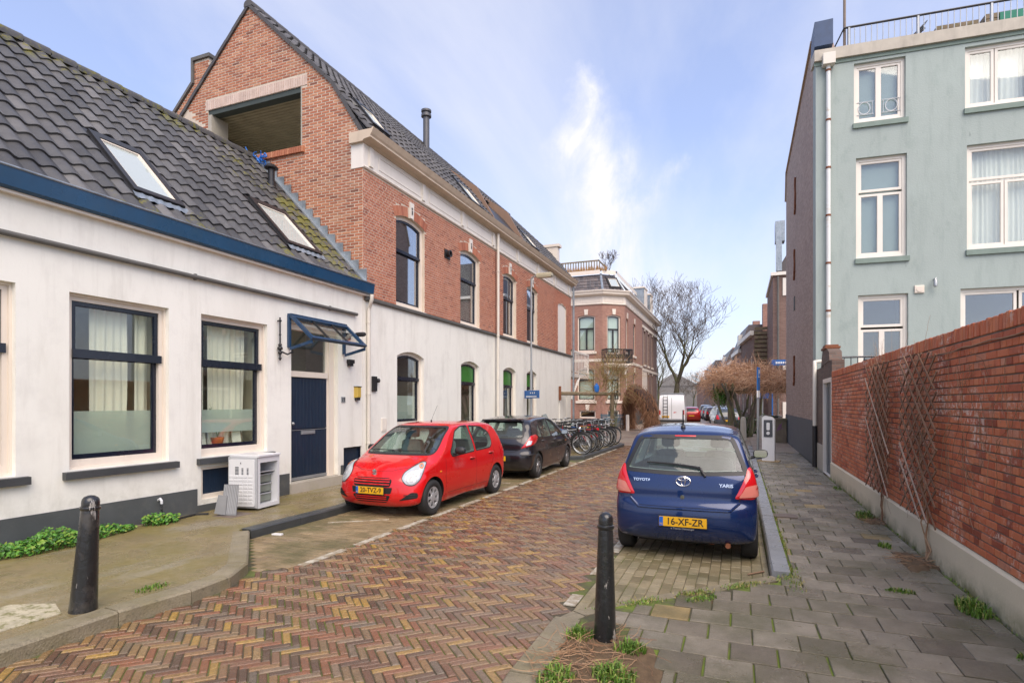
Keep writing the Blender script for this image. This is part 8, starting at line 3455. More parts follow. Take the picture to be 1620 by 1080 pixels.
cen = [Vector((-1.45, 34.9, 2.9)), Vector((-1.0, 34.2, 3.05)), Vector((-.4, 33.4, 3.35)), Vector((.6, 31.8, 3.15)), Vector((1.4, 30.4, 2.95)), Vector((2.3, 29.0, 2.85))]
m2 = strands(cen, lambda s: .85 - .5 * s, 2300, 32, 'dry_stem', (.5, 1.2), .0, .012, .5, .35, 1.0)
m2.build('stems', mat('vine_stem', rough=.85, var=.2, vscale=4, tints=[(.28, .15, .08), (.52, .30, .17), (.68, .44, .28), (.38, .20, .10)]), vn, recalc=False, kind='stuff')
mb = MB()
rn = random.Random(2)
for k in range(1500):
 c = Vector((-.9 + rn.gauss(0, .22), 33.6 + rn.gauss(0, .3), 2.2 + rn.gauss(0, .3)))
 d = Vector((rn.uniform(-1, 1), rn.uniform(-1, 1), rn.uniform(-1, 1))).normalized() * .09
 e = d.cross(Vector((rn.random(), rn.random(), 1))).normalized() * .035
 mb.add([c, c + d * .5 + e, c + d, c + d * .5 - e], [(0, 1, 2, 3)], 0, rn.random())
tag(mb.build('ivy', MATS['leaf'], None, recalc=False, kind='stuff'), 'patch of green ivy under the left side of the tangled pergola vine', 'ivy')
mb = MB()
rn = random.Random(3)
for k in range(2200):
 c = Vector((.55 + rn.gauss(0, .55), 33.9 + rn.gauss(0, .3), .1 + abs(rn.gauss(0, .45))))
 d = Vector((rn.uniform(-1, 1), rn.uniform(-1, 1), rn.uniform(-.3, 1))).normalized() * .10
 e = d.cross(Vector((rn.random(), rn.random(), 1))).normalized() * .035
 mb.add([c, c + d * .5 + e, c + d, c + d * .5 - e], [(0, 1, 2, 3)], 0, rn.random() * .4)
tag(mb.build('low_shrub', MATS['leaf'], None, recalc=False), 'low dark shrub at the foot of the twisted vine trunks', 'shrub')

# beam and post at the left of the junction
lp = thing('pergola', 'mossy timber beam from the white wall to a post above the bicycles', 'pergola', (-5.9, 28, 0))
mb = MB()
mb.tube([(-5.85, 28.0, 0), (-5.85, 28.0, 2.35)], .11, 8)
mb.build('post', MATS['wood_weathered'], lp)
mb = MB()
mb.tube([(-7.75, 25.4, 2.27), (-5.55, 28.45, 2.27)], .085, 6)
mb.build('beam', MATS['wood_weathered'], lp)
mb = MB()
mb.tube([(-7.74, 25.35, 1.95), (-7.74, 25.35, 2.6)], .06, 6)
mb.build('bracket', MATS['rust'], lp)
cen = [Vector((-6.5, 28.0, 2.2)), Vector((-6.2, 28.2, 2.9)), Vector((-5.9, 28.3, 3.3)), Vector((-5.3, 28.2, 2.7))]
m2 = strands(cen, .75, 520, 51, 'dry_stem', (.6, 1.5), -.5, .008, .6, .6, .45)
vt = thing('young_climber', 'pale bare climber sprouting from the post above the bicycles', 'vine', (-5.9, 28, 0))
m2.build('stems', mat('pale_stem', rough=.8, tints=[(.24, .15, .07), (.34, .22, .10), (.20, .20, .06)]), vt, recalc=False, kind='stuff')
mb = MB()
for k in range(4):
 q = [Vector((-5.8 + rn.uniform(-.1, .1), 27.9, .1))]
 while q[-1].z < 2.6:
  q.append(q[-1] + Vector((rn.uniform(-.08, .08), rn.uniform(-.05, .05), .25)))
 mb.tube(q, .02, 5)
mb.build('trunk', MATS['bark'], vt)
mb = MB()
mb.lathe([(.001, 0), (.10, 0), (.13, .15), (.12, .3), (.05, .36), (.05, .42), (.001, .42)], 12, o=(-6.45, 27.2, 2.36))
tag(mb.build('blue_jug', MATS['blue_plastic'], None, smooth=40), 'small blue jug standing on the timber beam', 'jug')
# ================================================================ simple far cars and the van
def far_car(label, loc, rz, col, L=4.2, H=1.45, W=1.75, estate=False, plate_=True, group='cars parked along the far right kerb'):
 nm = 'paint_' + '_'.join(str(int(c * 1000)) for c in col)
 if nm not in MATS:
  paint(nm, col, .3, .35)
 t = thing('parked_car', label, 'car', loc, rz, group)
 h = L / 2
 if estate:
  pr = [(-h + .1, .25, .16, 3), (-h, .5, .2, 2.6), (-h + .02, .9, .18, 2.8), (-h + .25, H - .12, .12, 3), (-h + .5, H, .1, 3), (0, H, .1, 2.6), (.45, H - .1, .1, 2.5), (1.1, .98, .16, 2.6),
    (h - .35, .82, .3, 2.4), (h, .55, .4, 2.2), (h - .05, .25, .3, 2.4), (0, .2, .05, 4)]
 else:
  pr = [(-h + .1, .25, .16, 3), (-h, .5, .2, 2.6), (-h + .05, .95, .18, 2.8), (-h + .45, H - .1, .12, 3), (-h + .9, H, .1, 3), (0, H, .1, 2.6), (.4, H - .1, .1, 2.5), (1.1, .98, .16, 2.6),
    (h - .35, .82, .3, 2.4), (h, .55, .4, 2.2), (h - .05, .25, .3, 2.4), (0, .2, .05, 4)]
 vz = pchip([.1, .25, .5, .9, .92, H], [.88, .97, 1, .96, .95, .72])
 me = onion(pr, lambda x, z: W / 2 * vz(z), (-h * .6, h * .6, .65), n=4, side=5)
 bv = bvh_of(me)
 me.materials.append(MATS[nm])
 link('body', me, t, loc=(0, 0, 0))

 def part(n, mb, m_):
  return link(n, mb.mesh(n, MATS[m_], 35), t, loc=(0, 0, 0))
 B = Proj(bv, (-5, 0, 0), (0, 1, 0), (0, 0, 1), (1, 0, 0))
 Fp = Proj(bv, (5, 0, 0), (0, 1, 0), (0, 0, 1), (-1, 0, 0))
 mb = MB()
 B.patch(mb, rounded([(-.6, .98), (.6, .98), (.5, H - .13), (-.5, H - .13)], .06), off=.006, rings=3, step=.15)
 part('rear_window', mb, 'far_pane')
 mb = MB()
 Fp.patch(mb, rounded([(-.66, .99), (.66, .99), (.52, H - .12), (-.52, H - .12)], .06), off=.006, rings=3, step=.15)
 part('windscreen', mb, 'far_pane')
 for s in (1, -1):
  S = Proj(bv, (0, s * 3, 0), (1, 0, 0), (0, 0, 1), (0, -s, 0))
  mb = MB()
  S.patch(mb, rounded([(-h + .55, .96), (.85, .95), (.3, H - .12), (-h + .75, H - .12)], .06), off=.006, rings=3, step=.15)
  part('side_window', mb, 'far_pane')
  mb = MB()
  B.patch(mb, rounded([(s * .60, .68), (s * .80, .70), (s * .80, .98), (s * .68, .98)], .03), off=.01, rings=2)
  part('tail_light', mb, 'lens_red')
  mb = MB()
  Fp.patch(mb, rounded([(s * .50, .60), (s * .78, .62), (s * .78, .78), (s * .55, .76)], .03), off=.01, rings=2)
  part('headlight', mb, 'lens_clear')
  for x in (h * .63, -h * .65):
   mb = MB()
   mb.lathe([(.2, -.1), (.30, -.1), (.32, -.06), (.32, .06), (.30, .1), (.2, .1)], 20, axis='y', close=True)
   mb.lathe([(.2, s * .09), (.05, s * .07)], 14, axis='y')
   link('wheel', mb.mesh('wheel', MATS['rubber'], 40), t, loc=(x, s * (W / 2 - .09), .32))
 mb = MB()
 mb.fbox(Frame(B.hit(0, .6, .01), (0, 1, 0), (0, 0, 1), (-1, 0, 0)), -.26, .26, -.055, .055, 0, .01)
 part('number_plate', mb, 'plate_yellow')
 return t


UPS = math.atan2(dirr.y, dirr.x)
far_car('silver-grey estate car parked by the row of houses seen from the rear', (-1.7, 57.5, 0), UPS + .02, (.26, .24, .20), L=4.4, H=1.5, estate=True)
far_car('dark grey hatchback parked in front of the tangled vine trunk', (-1.0, 44.3, 0), UPS + .05, (.07, .08, .10), L=3.9, H=1.48)
far_car('dark maroon car third from the camera in the far row', (-2.6, 64.5, 0), UPS, (.06, .03, .035), L=4.2)
far_car('grey-blue car fourth from the camera in the far row', (-3.3, 70.5, 0), UPS, (.10, .12, .14), L=4.1)
far_car('black car farthest along the far row', (-4.0, 77, 0), UPS, (.03, .03, .035), L=4.2, H=1.6)
far_car('red hatchback on the street just right of the white van', (-4.6, 60.5, 0), UPS, (.45, .015, .01), L=3.8, group=None)

van = thing('delivery_van', 'white high-roofed van with a black roof ladder on its rear door', 'van', (-5.0, 48.0, 0), R(93))
vr = Frame((0, 0, 0), (1, 0, 0), (0, 0, 1), (0, 1, 0))
mb = MB()
pr = [(-2.8, .45, .05, 4), (-2.82, .9, .05, 4), (-2.80, 2.2, .06, 4), (-2.68, 2.42, .06, 3.5), (-2.3, 2.48, .06, 3.5), (.9, 2.48, .07, 3), (1.35, 2.38, .1, 3), (1.9, 1.45, .15, 2.6), (2.45, 1.15, .25, 2.4), (2.7, .8, .3, 2.3), (2.68, .4, .2, 2.5), (0, .35, .05, 4)]
me = onion(pr, lambda x, z: .98 * (1 if z < 1.2 else 1 - .09 * (z - 1.2) / 1.3), (-2.2, 1.9, 1.2), n=4, side=5)
bv = bvh_of(me)
me.materials.append(mat('van_white', (.72, .73, .74), .35, coat=.4, var=.04))
link('body', me, van, loc=(0, 0, 0))
B = Proj(bv, (-5, 0, 0), (0, 1, 0), (0, 0, 1), (1, 0, 0))


def vpart(n, mb, m_, par=None):
 return link(n, mb.mesh(n, MATS[m_], 35), par or van, loc=(0, 0, 0))


mb = MB()
B.band(mb, [(0, .6), (0, 2.3)], .02, off=.004, closed=False)
B.band(mb, [(-.9, .6), (.9, .6)], .02, off=.004, closed=False)
vpart('door_seam', mb, 'car_shut')
mb = MB()
for s in (-.62, -.30):
 mb.tube([(-2.9, s * -1, .65), (-2.9, s * -1, 2.40)], .022, 6)
for k in range(7):
 mb.tube([(-2.9, .62, .8 + k * .25), (-2.9, .30, .8 + k * .25)], .018, 6)
vpart('ladder', mb, 'black_plastic')
mb = MB()
mb.fbox(Frame((-2.86, .62, .78), (0, -1, 0), (0, 0, 1), (-1, 0, 0)), -.1, .45, -.06, .08, 0, .02)
vpart('number_plate', mb, 'plate_yellow')
mb = MB()
mb.box(-2.92, -2.7, -.95, .95, .38, .55)
vpart('bumper', mb, 'black_plastic')
for s in (1, -1):
 mb = MB()
 mb.box(-2.84, -2.78, s * .82 if s > 0 else -.94, s * .94 if s > 0 else -.82, .95, 1.35)
 vpart('tail_light', mb, 'lens_red')
 for x in (1.75, -1.75):
  mb = MB()
  mb.lathe([(.2, -.11), (.33, -.11), (.35, -.07), (.35, .07), (.33, .11), (.2, .11)], 20, axis='y', close=True)
  mb.lathe([(.2, s * .1), (.05, s * .08)], 14, axis='y')
  link('wheel', mb.mesh('wheel', MATS['rubber'], 40), van, loc=(x, s * .88, .35))
mb = MB()
mb.tube([(-2.825, -.15, 1.62), (-2.825, -.25, 1.68), (-2.825, -.32, 1.60), (-2.825, -.42, 1.72), (-2.825, -.5, 1.6), (-2.825, -.6, 1.7)], .012, 5)
vpart('lettering', mb, 'sign_blue')
mb = MB()
mb.prism([(-.1, -.06), (.14, .0), (-.1, .06)], Frame((-2.83, -.25, 1.12), (0, -1, 0), (0, 0, 1), (-1, 0, 0)), 0, .01)
vpart('emblem', mb, 'lens_red')
mb = MB()
mb.box(-2.4, 1.0, -.9, .9, 2.52, 2.6)
vpart('roof_rack', mb, 'galvanised')


# ================================================================ bicycles
def bicycle(label, loc, rz, frame_m, seed=0, extra=None, lean=0.0):
 """bicycle along local x, front wheel at +x"""
 t = thing('bicycle', label, 'bicycle', loc, rz, 'bicycles parked in the racks before the white wall')
 t.rotation_euler = (lean, 0, rz)

 def p(n, mb, m_, par=t, smooth=60):
  return link(n, mb.mesh(n, MATS[m_] if isinstance(m_, str) else m_, smooth, False), par, loc=(0, 0, 0))
 Rw = .345
 for x in (.54, -.54):
  mb = MB()
  N = 28
  mb.tube([(x + Rw * math.cos(a), 0, Rw + Rw * math.sin(a)) for a in [2 * math.pi * k / N for k in range(N + 1)]], .019, 6, cap=False)
  w = p('tyre', mb, 'rubber')
  mb = MB()
  mb.tube([(x + (Rw - .028) * math.cos(a), 0, Rw + (Rw - .028) * math.sin(a)) for a in [2 * math.pi * k / N for k in range(N + 1)]], .012, 4, cap=False)
  for k in range(14):
   a = 2 * math.pi * k / 14
   mb.tube([(x, .02 * (-1) ** k, Rw), (x + (Rw - .03) * math.cos(a), 0, Rw + (Rw - .03) * math.sin(a))], .0018, 3, cap=False)
  mb.tube([(x, -.05, Rw), (x, .05, Rw)], .02, 6)
  p('rim', mb, 'galvanised', w)
  mb = MB()
  a0, a1 = (20, 170) if x > 0 else (10, 190)
  mb.tube([(x + (Rw + .035) * math.cos(R(a)), 0, Rw + (Rw + .035) * math.sin(R(a))) for a in np.linspace(a0, a1, 12)], .018, 5)
  p('mudguard', mb, 'black_plastic')
 mb = MB()
 BBk, ST, HT, HB = (-.08, 0, .29), (-.24, 0, .80), (.40, 0, .88), (.44, 0, .70)
 step = seed % 2
 mb.tube([BBk, ST], .015, 6)
 mb.tube([BBk, HB], .018, 6)
 mb.tube([(-.17, 0, .58) if step else (-.22, 0, .74), (.41, 0, .82)] if not step else [(-.14, 0, .48), (.15, 0, .52), (.43, 0, .76)], .015, 6)
 mb.tube([HT, HB], .019, 6)
 for s in (.04, -.04):
  mb.tube([BBk, (-.54, s, Rw)], .010, 5)
  mb.tube([(-.22, s * .5, .72), (-.54, s, Rw)], .009, 5)
  mb.tube([(.44, s * .8, .68), (.48, s, .5), (.54, s, Rw)], .012, 5)
 p('frame', mb, frame_m)
 mb = MB()
 mb.tube([(-.24, 0, .80), (-.27, 0, .92)], .012, 6)
 mb.prism(rounded([(.13, -.03), (.13, .03), (-.08, .09), (-.14, .07), (-.14, -.07), (-.08, -.09)], .03), Frame((-.27, 0, .92), (1, 0, 0), (0, 1, 0), (0, 0, 1)), 0, .06)
 p('saddle', mb, 'black_plastic')
 mb = MB()
 mb.tube([(.40, 0, .88), (.38, 0, 1.02), (.40, .12, 1.05), (.34, .28, 1.04), (.22, .30, 1.02)], .011, 6)
 mb.tube([(.38, 0, 1.02), (.40, -.12, 1.05), (.34, -.28, 1.04), (.22, -.30, 1.02)], .011, 6)
 hb = p('handlebar', mb, 'galvanised')
 mb = MB()
 for s in (1, -1):
  mb.tube([(.30, s * .285, 1.035), (.20, s * .30, 1.02)], .017, 6)
 p('grip', mb, 'black_plastic', hb)
 mb = MB()
 mb.tube([(-.30, .055, .74), (-.72, .055, .74)], .007, 4)
 mb.tube([(-.30, -.055, .74), (-.72, -.055, .74)], .007, 4)
 for k in range(4):
  mb.tube([(-.36 - k * .11, .055, .74), (-.36 - k * .11, -.055, .74)], .006, 4)
 for s in (.055, -.055):
  mb.tube([(-.66, s, .74), (-.54, s, Rw)], .006, 4)
 p('carrier', mb, 'dark_metal')
 mb = MB()
 mb.lathe([(.10, .03), (.10, .04)], 16, axis='y', o=(-.08, 0, .29))
 mb.tube([(-.08, .05, .29), (.02, .06, .16)], .010, 5)
 mb.tube([(-.08, -.05, .29), (-.18, -.06, .42)], .010, 5)
 mb.box(-.03, .07, .06, .15, .15, .17)
 mb.box(-.23, -.13, -.15, -.06, .41, .43)
 mb.prism([(-.50, .30), (-.08, .22), (.02, .29), (-.08, .38), (-.50, .39)], Frame((0, 0, 0), (1, 0, 0), (0, 0, 1), (0, 1, 0)), .035, .055)
 p('crank', mb, 'dark_metal')
 mb = MB()
 mb.lathe([(.001, 0), (.035, 0), (.04, .03), (.03, .06)], 10, axis='x', o=(.46, 0, .86))
 p('lamp', mb, 'lens_chrome')
 if extra == 'crate':
  mb = MB()
  f = Frame((.56, 0, .80), (1, 0, 0), (0, 1, 0), (0, 0, 1))
  ring(mb, f, arc_rect(-.18, .18, -.22, .22), arc_rect(-.165, .165, -.205, .205), 0, .24)
  mb.fbox(f, -.18, .18, -.22, .22, -.01, 0)
  p('crate', mb, 'black_plastic', smooth=False)
 if extra == 'child_seat':
  mb = MB()
  mb.prism([(-.38, .80), (-.62, .80), (-.80, 1.32), (-.74, 1.34), (-.56, .92), (-.38, .88)], Frame((0, -.15, 0), (1, 0, 0), (0, 0, 1), (0, 1, 0)), 0, .3)
  p('child_seat', mb, mat('seat_grey', (.20, .23, .22), .6), smooth=False)
 if extra in ('red_bag', 'yellow_bag', 'blue_bag'):
  mb = MB()
  for s in (1, -1):
   mb.prism(rounded([(-.68, .42), (-.36, .42), (-.34, .76), (-.70, .76)], .05), Frame((0, s * .13, 0), (1, 0, 0), (0, 0, 1), (0, 1, 0)), -.06, .06)
  p('pannier', mb, {'red_bag': 'lens_red', 'yellow_bag': 'box_yellow2', 'blue_bag': 'sign_blue'}[extra], smooth=False)
 if extra == 'basket':
  mb = MB()
  f = Frame((.56, 0, .82), (1, 0, 0), (0, 1, 0), (0, 0, 1))
  for k in range(5):
   mb.tube([f.p(a, b, k * .055) for a, b in ((-.14, -.18), (.14, -.18), (.14, .18), (-.14, .18), (-.14, -.18))], .006, 4)
  for k in range(10):
   mb.tube([f.p(-.14 + .28 * k / 9, -.18, 0), f.p(-.14 + .28 * k / 9, .18, 0)], .004, 3)
  p('basket', mb, 'dark_metal')
 return t


mat('box_yellow2', (.62, .42, .02), .5)
mat('bike_black', (.015, .015, .016), .35, coat=.4)
mat('bike_red', (.30, .015, .02), .35, coat=.4)
mat('bike_blue', (.02, .07, .22), .35, coat=.4)
mat('bike_white', (.55, .56, .57), .35, coat=.4)
mat('bike_green', (.03, .13, .09), .35, coat=.4)
bk = [('black bicycle with a grey child seat nearest the black car', 'bike_black', 'child_seat'), ('black bicycle with wire basket second from the black car', 'bike_black', 'basket'),
  ('white bicycle with a blue pannier third from the black car', 'bike_white', 'blue_bag'), ('dark red step-through bicycle fourth from the black car', 'bike_red', None),
  ('black bicycle with wire basket in the middle of the rack', 'bike_black', 'basket'), ('blue bicycle just beyond the middle of the rack', 'bike_blue', None),
  ('bicycle with red panniers near the middle post', 'bike_black', 'red_bag'), ('dark green bicycle with a blue pannier', 'bike_green', 'blue_bag'),
  ('bicycle with yellow panniers toward the far end of the rack', 'bike_black', 'yellow_bag'), ('white bicycle fourth from the far end of the rack', 'bike_white', None),
  ('red bicycle third from the far end of the rack', 'bike_red', 'basket'), ('black bicycle second from the far end of the rack', 'bike_black', None),
  ('silver bicycle with red bag at the far end of the rack', 'bike_white', 'red_bag')]
rn = random.Random(14)
for i, (lab, m_, ex) in enumerate(bk):
 y = 18.55 + i * .47 + rn.uniform(-.1, .1)
 x = -5.45 + rn.uniform(-.2, .16)
 bicycle(lab, (x, y, .11), R(-8 + rn.uniform(-15, 15) - (i > 2) * 14 + 180 * (i in (3, 6, 10))), m_, i, ex, R(rn.uniform(-9, 9)))
for i in range(7):
 lab = 'second-row bicycle by the white wall, %s' % ['nearest the black car', 'with blue frame', 'with red frame', 'plain black, middle of the row', 'with pale frame', 'black, near the downpipe', 'last before the balcony'][i]
 bicycle(lab, (-6.75 + rn.uniform(-.1, .1), 19.6 + i * .75, .11), R(180 + rn.uniform(-15, 15)), ['bike_black', 'bike_blue', 'bike_red', 'bike_black', 'bike_white', 'bike_black', 'bike_green'][i], i, [None, None, 'basket', None, None, 'red_bag', None][i], R(rn.uniform(-5, 5)))
for i in range(2):
 bicycle(['bicycle standing by the low front of the corner building', 'second bicycle against the corner building front'][i], (-7.2, 39.0 + i * .8 - .4, .09), R(80 + i * 12), 'bike_black', i, None)
for i in range(3):
 bicycle('bicycle under the pergola on the right %s' % ['lying low beside the vine', 'with a red bag by the house wall', 'with a green box by the sign'][i], (1.4 + i * .5 - .4, 35.5 - i * .3, .09), R(200 + i * 25), ['bike_white', 'bike_red', 'bike_green'][i], i, ['blue_bag', 'red_bag', 'crate'][i])
# bench by the corner building
t = thing('bench', 'blue-grey timber bench against the corner building', 'bench', (-8.2, 39.3, .09), R(20))
mb = MB()
for k in range(4):
 mb.box(-.8, .8, -.2 + k * .1, -.12 + k * .1, .44, .47)
mb.build('seat', mat('bench_blue', (.05, .11, .15), .6), t).matrix_parent_inverse.identity()
mb = MB()
for k in range(4):
 mb.box(-.8, .8, .22, .25, .55 + k * .11, .63 + k * .11)
mb.build('backrest', MATS['bench_blue'], t).matrix_parent_inverse.identity()
for x in (-.75, .7):
 for y in (-.18, .2):
  mb = MB()
  mb.box(x, x + .06, y, y + .06, 0, .44 if y < 0 else 1.0)
  mb.build('leg', MATS['bench_blue'], t).matrix_parent_inverse.identity()
mb = MB()
mb.lathe([(.11, 0), (.11, 1.0), (.09, 1.06), (.001, 1.07)], 12, o=(-6.9, 37.9, 0))
tag(mb.build('stone_post', MATS['cream_paint'], None, smooth=40), 'pale post beside the foot of the dry archway', 'post')

# ================================================================ street furniture on the right
t = thing('parking_sign', 'tall grey pole with a narrow blue parking sign seen edge-on at the kerb', 'sign', (.52, 18.9, .1), R(0))
mb = MB()
mb.tube([(0, 0, 0), (0, 0, 2.78)], .038, 12)
mb.build('pole', MATS['galvanised'], t, smooth=40).matrix_parent_inverse.identity()
mb = MB()
fs_ = Frame((0, -.05, 2.0), (.25, .97, 0), (0, 0, 1), (.97, -.25, 0))
mb.fbevel(fs_, -.14, .14, .10, .80, .0, .03, .006)
mb.build('sign_panel', MATS['sign_blue'], t).matrix_parent_inverse.identity()
mb = MB()
mb.fbevel(fs_, -.14, .14, -.12, .09, .0, .03, .006)
mb.fbox(fs_, -.10, .10, .5, .52, .031, .034)
mb.build('sub_panel', MATS['sign_white'], t).matrix_parent_inverse.identity()
text_mesh('P', .26, MATS['sign_white'], 'letter', t, fs_.p(0, .62, .033) , (R(90), 0, math.atan2(.97, .25)), .0008, bold=.004)
t = thing('charging_post', 'white electric car charging post with a dark front panel beside the sign pole', 'charging post', (.80, 18.4, .1), R(-10))
mb = MB()
mb.prism(rounded([(-.17, 0), (.17, 0), (.17, 1.22), (.10, 1.30), (-.12, 1.34), (-.17, 1.28)], .03), Frame((0, 0, 0), (1, 0, 0), (0, 0, 1), (0, -1, 0)), -.12, .12)
mb.build('cabinet', MATS['fridge_white'], t, smooth=40).matrix_parent_inverse.identity()
f = Frame((0, -.12, 0), (1, 0, 0), (0, 0, 1), (0, -1, 0))
mb = MB()
mb.prism(rounded([(-.12, .72), (.12, .72), (.12, 1.22), (-.12, 1.22)], .02), f, 0, .012)
pnl = mb.build('front_panel', mat('panel_dark', (.06, .065, .075), .4), t)
pnl.matrix_parent_inverse.identity()
mb = MB()
mb.prism(rounded([(-.045, .92), (.045, .92), (.045, 1.14), (-.045, 1.14)], .03), f, .012, .018)
o = mb.build('reader', MATS['fridge_white'], t)
o.matrix_parent_inverse.identity()
mb = MB()
mb.lathe([(.001, -.02), (.045, -.02), (.05, 0)], 18, axis='y', o=(0, -.132, .83))
mb.build('socket', MATS['fridge_white'], t, smooth=40).matrix_parent_inverse.identity()
mb = MB()
mb.box(-.3, .3, -.25, .25, 0, .02)
mb.build('foot', mat('foot_wood', (.30, .22, .12), .8), t).matrix_parent_inverse.identity()
# stone bollards
for i, (x, y, lab) in enumerate(((.16, 28.9, 'pale concrete bollard left of the sign pole'), (.97, 31.0, 'pale concrete bollard behind the charging post'))):
 t = thing('concrete_bollard', lab, 'bollard', (x, y, .05), group='pale concrete bollards at the junction')
 mb = MB()
 mb.lathe([(.15, 0), (.13, .6), (.12, 1.0), (.09, 1.10), (.001, 1.13)], 16)
 mb.build('post', MATS['concrete'], t, smooth=40).matrix_parent_inverse.identity()
t = thing('utility_cabinet', 'mossy brown street cabinet tagged with purple paint against the dark wall', 'cabinet', (1.63, 27.6, .1))
mb = MB()
mb.box(-.26, .26, -.3, .3, 0, .98)
mb.build('body', mat('cabinet_brown', (.16, .13, .095), .8, var=.35, vscale=4, bump=.5, stain=[((.10, .12, .03), 2, .5, .65, .7, None)]), t).matrix_parent_inverse.identity()
mb = MB()
mb.box(-.30, .30, -.34, .34, .981, 1.05)
mb.build('lid', MATS['cabinet_brown'], t).matrix_parent_inverse.identity()
mb = MB()
mb.tube([(-.12, -.305, .5), (.0, -.305, .8), (.1, -.305, .6), (-.05, -.305, .55), (.08, -.305, .85)], .012, 5)
mb.build('graffiti', MATS['purple_paint'], t).matrix_parent_inverse.identity()
# blue signs beyond
t = thing('street_sign', 'long blue street name sign high on the brown house at the right', 'street sign', (2.15, 42.0, 4.5))
mb = MB()
mb.fbevel(Frame((0, 0, 0), (.98, .05, 0), (0, 0, 1), (.05, -.98, 0)), -.15, 1.25, -.15, .22, 0, .03, .01)
mb.tube([(-.1, .05, -4.4), (-.1, .05, .2)], .04, 6)
mb.build('panel', MATS['sign_blue'], t).matrix_parent_inverse.identity()
mb = MB()
for k in range(9):
 mb.box(.1 + k * .11, .17 + k * .11, -.045 - .002 * 0, -.036, -.04, .10)
mb.build('lettering', MATS['sign_white'], t).matrix_parent_inverse.identity()
t = thing('blue_sign', 'small square blue traffic sign on a pole under the pergola', 'sign', (1.25, 36.5, 0))
mb = MB()
mb.tube([(0, 0, 0), (0, 0, 2.9)], .04, 8)
mb.build('pole', MATS['galvanised'], t).matrix_parent_inverse.identity()
mb = MB()
mb.box(-.35, .35, -.07, -.045, 2.1, 2.65)
mb.build('panel', MATS['sign_blue'], t).matrix_parent_inverse.identity()

# ================================================================ discarded fridge
fx, fy = -7.32, 6.82
fg = thing('fridge', 'small white under-counter fridge standing open on the pavement by the wall', 'fridge', (fx, fy, .11), R(6))


def fp(n, mb, m_, smooth=False, par=fg, **k):
 o = link(n, mb.mesh(n, MATS[m_], smooth), par, loc=(0, 0, 0), **k)
 return o


mb = MB()
Wf, Df, Hf = .50, .52, .84
# open box: the front looks down the pavement toward the street (+x)
ff = Frame((0, 0, 0), (0, 1, 0), (0, 0, 1), (1, 0, 0))
ring(mb, ff, arc_rect(0, Wf, 0.03, Hf), arc_rect(.045, Wf - .045, .085, Hf - .09), -.25, .27)
mb.fbox(ff, .03, Wf - .03, .05, Hf - .03, -.26, -.22)
fp('cabinet', mb, 'fridge_white')
mb = MB()
mb.fbevel(Frame((0, 0, Hf), (1, 0, 0), (0, 1, 0), (0, 0, 1)), -.27, .29, -.01, Wf + .01, 0.001, .035, .008)
fp('top', mb, 'fridge_white')
mb = MB()
for z in (.60, .62):
 pass
mb.fbox(ff, .05, Wf - .05, .585, .60, -.2, .22)
fp('shelf', mb, 'lens_clear')
for k in range(3):
 mb = MB()
 z0 = .10 + k * .155
 mb.fbox(ff, .055, Wf - .055, z0, z0 + .125, .14, .15)
 mb.fbox(ff, .055, Wf - .055, z0, z0 + .01, -.2, .14)
 dr = fp('drawer', mb, 'drawer_grey')
 mb = MB()
 mb.fbox(ff, .05, Wf - .05, z0 + .118, z0 + .135, .13, .165)
 fp('drawer_rim', mb, 'fridge_trim', par=dr)
mb = MB()
mb.fbox(ff, .10, .22, .60, .64, 0, .12)
fp('blue_tray', mb, 'blue_plastic')
# the door hinged at the near (-y) side and swung wide: its inside faces the street and the camera
dd = link('door', (lambda m: (m.fbevel(Frame((0, 0, 0), (-.99, -.12, 0), (0, 0, 1), (.12, -.99, 0)), 0, .50, .04, .84, -.045, 0, .006), m)[1])(MB()).mesh('door', MATS['fridge_trim']), fg, loc=(.27, -.03, 0))
fd = Frame((0, 0, 0), (-.99, -.12, 0), (0, 0, 1), (.12, -.99, 0))
mb = MB()
mb.prism(rounded([(.03, .07), (.47, .07), (.47, .81), (.03, .81)], .03), fd, 0.001, .02)
lin = link('door_liner', mb.mesh('door_liner', MATS['fridge_white']), dd, loc=(0, 0, 0))
mb = MB()
for r_ in range(8):
 for c_ in range(5):
  mb.fbevel(fd, .065 + c_ * .082, .135 + c_ * .082, .12 + r_ * .057, .158 + r_ * .057, .02, .027, .003)
link('rib_panel', mb.mesh('rib_panel', MATS['fridge_white']), lin, loc=(0, 0, 0), kind='stuff')
mb = MB()
for (a, b, c) in ((.13, .66, .012), (.22, .66, .012)):
 for k in range(5):
  mb.fbox(fd, a, a + .03, b - k * .022, b - k * .022 + c, .021, .024)
for k in range(6):
 mb.fbox(fd, .30, .36, .68 - k * .022, .692 - k * .022, .021, .024)
mb.lathe([(.001, 0), (.016, 0)], 10, axis='x', o=fd.p(.26, .75, .022))
link('printed_marks', mb.mesh('printed_marks', MATS['panel_dark']), lin, loc=(0, 0, 0), kind='stuff')
t = thing('metal_grille', 'loose grey metal grid panel leaning against the open fridge door', 'panel', (-7.02, 6.40, .12))
fgm = Frame((0, 0, 0), (-.96, -.28, 0), (-.05, .22, .95), (.28, -.96, .24))
mb = MB()
mb.prism([(.0, 0), (.24, 0), (.26, .46), (.03, .46)], fgm, 0, .012)
mb.build('plate', mat('grille_grey', (.20, .205, .21), .5, var=.15), t).matrix_parent_inverse.identity()
mb = MB()
mb.prism([(.16, 0), (.34, .02), (.32, .30), (.18, .29)], Frame(fgm.p(0, 0, .02), fgm.u, fgm.v, fgm.n), 0, .010)
mb.build('small_plate', MATS['grille_grey'], t).matrix_parent_inverse.identity()
mb = MB()
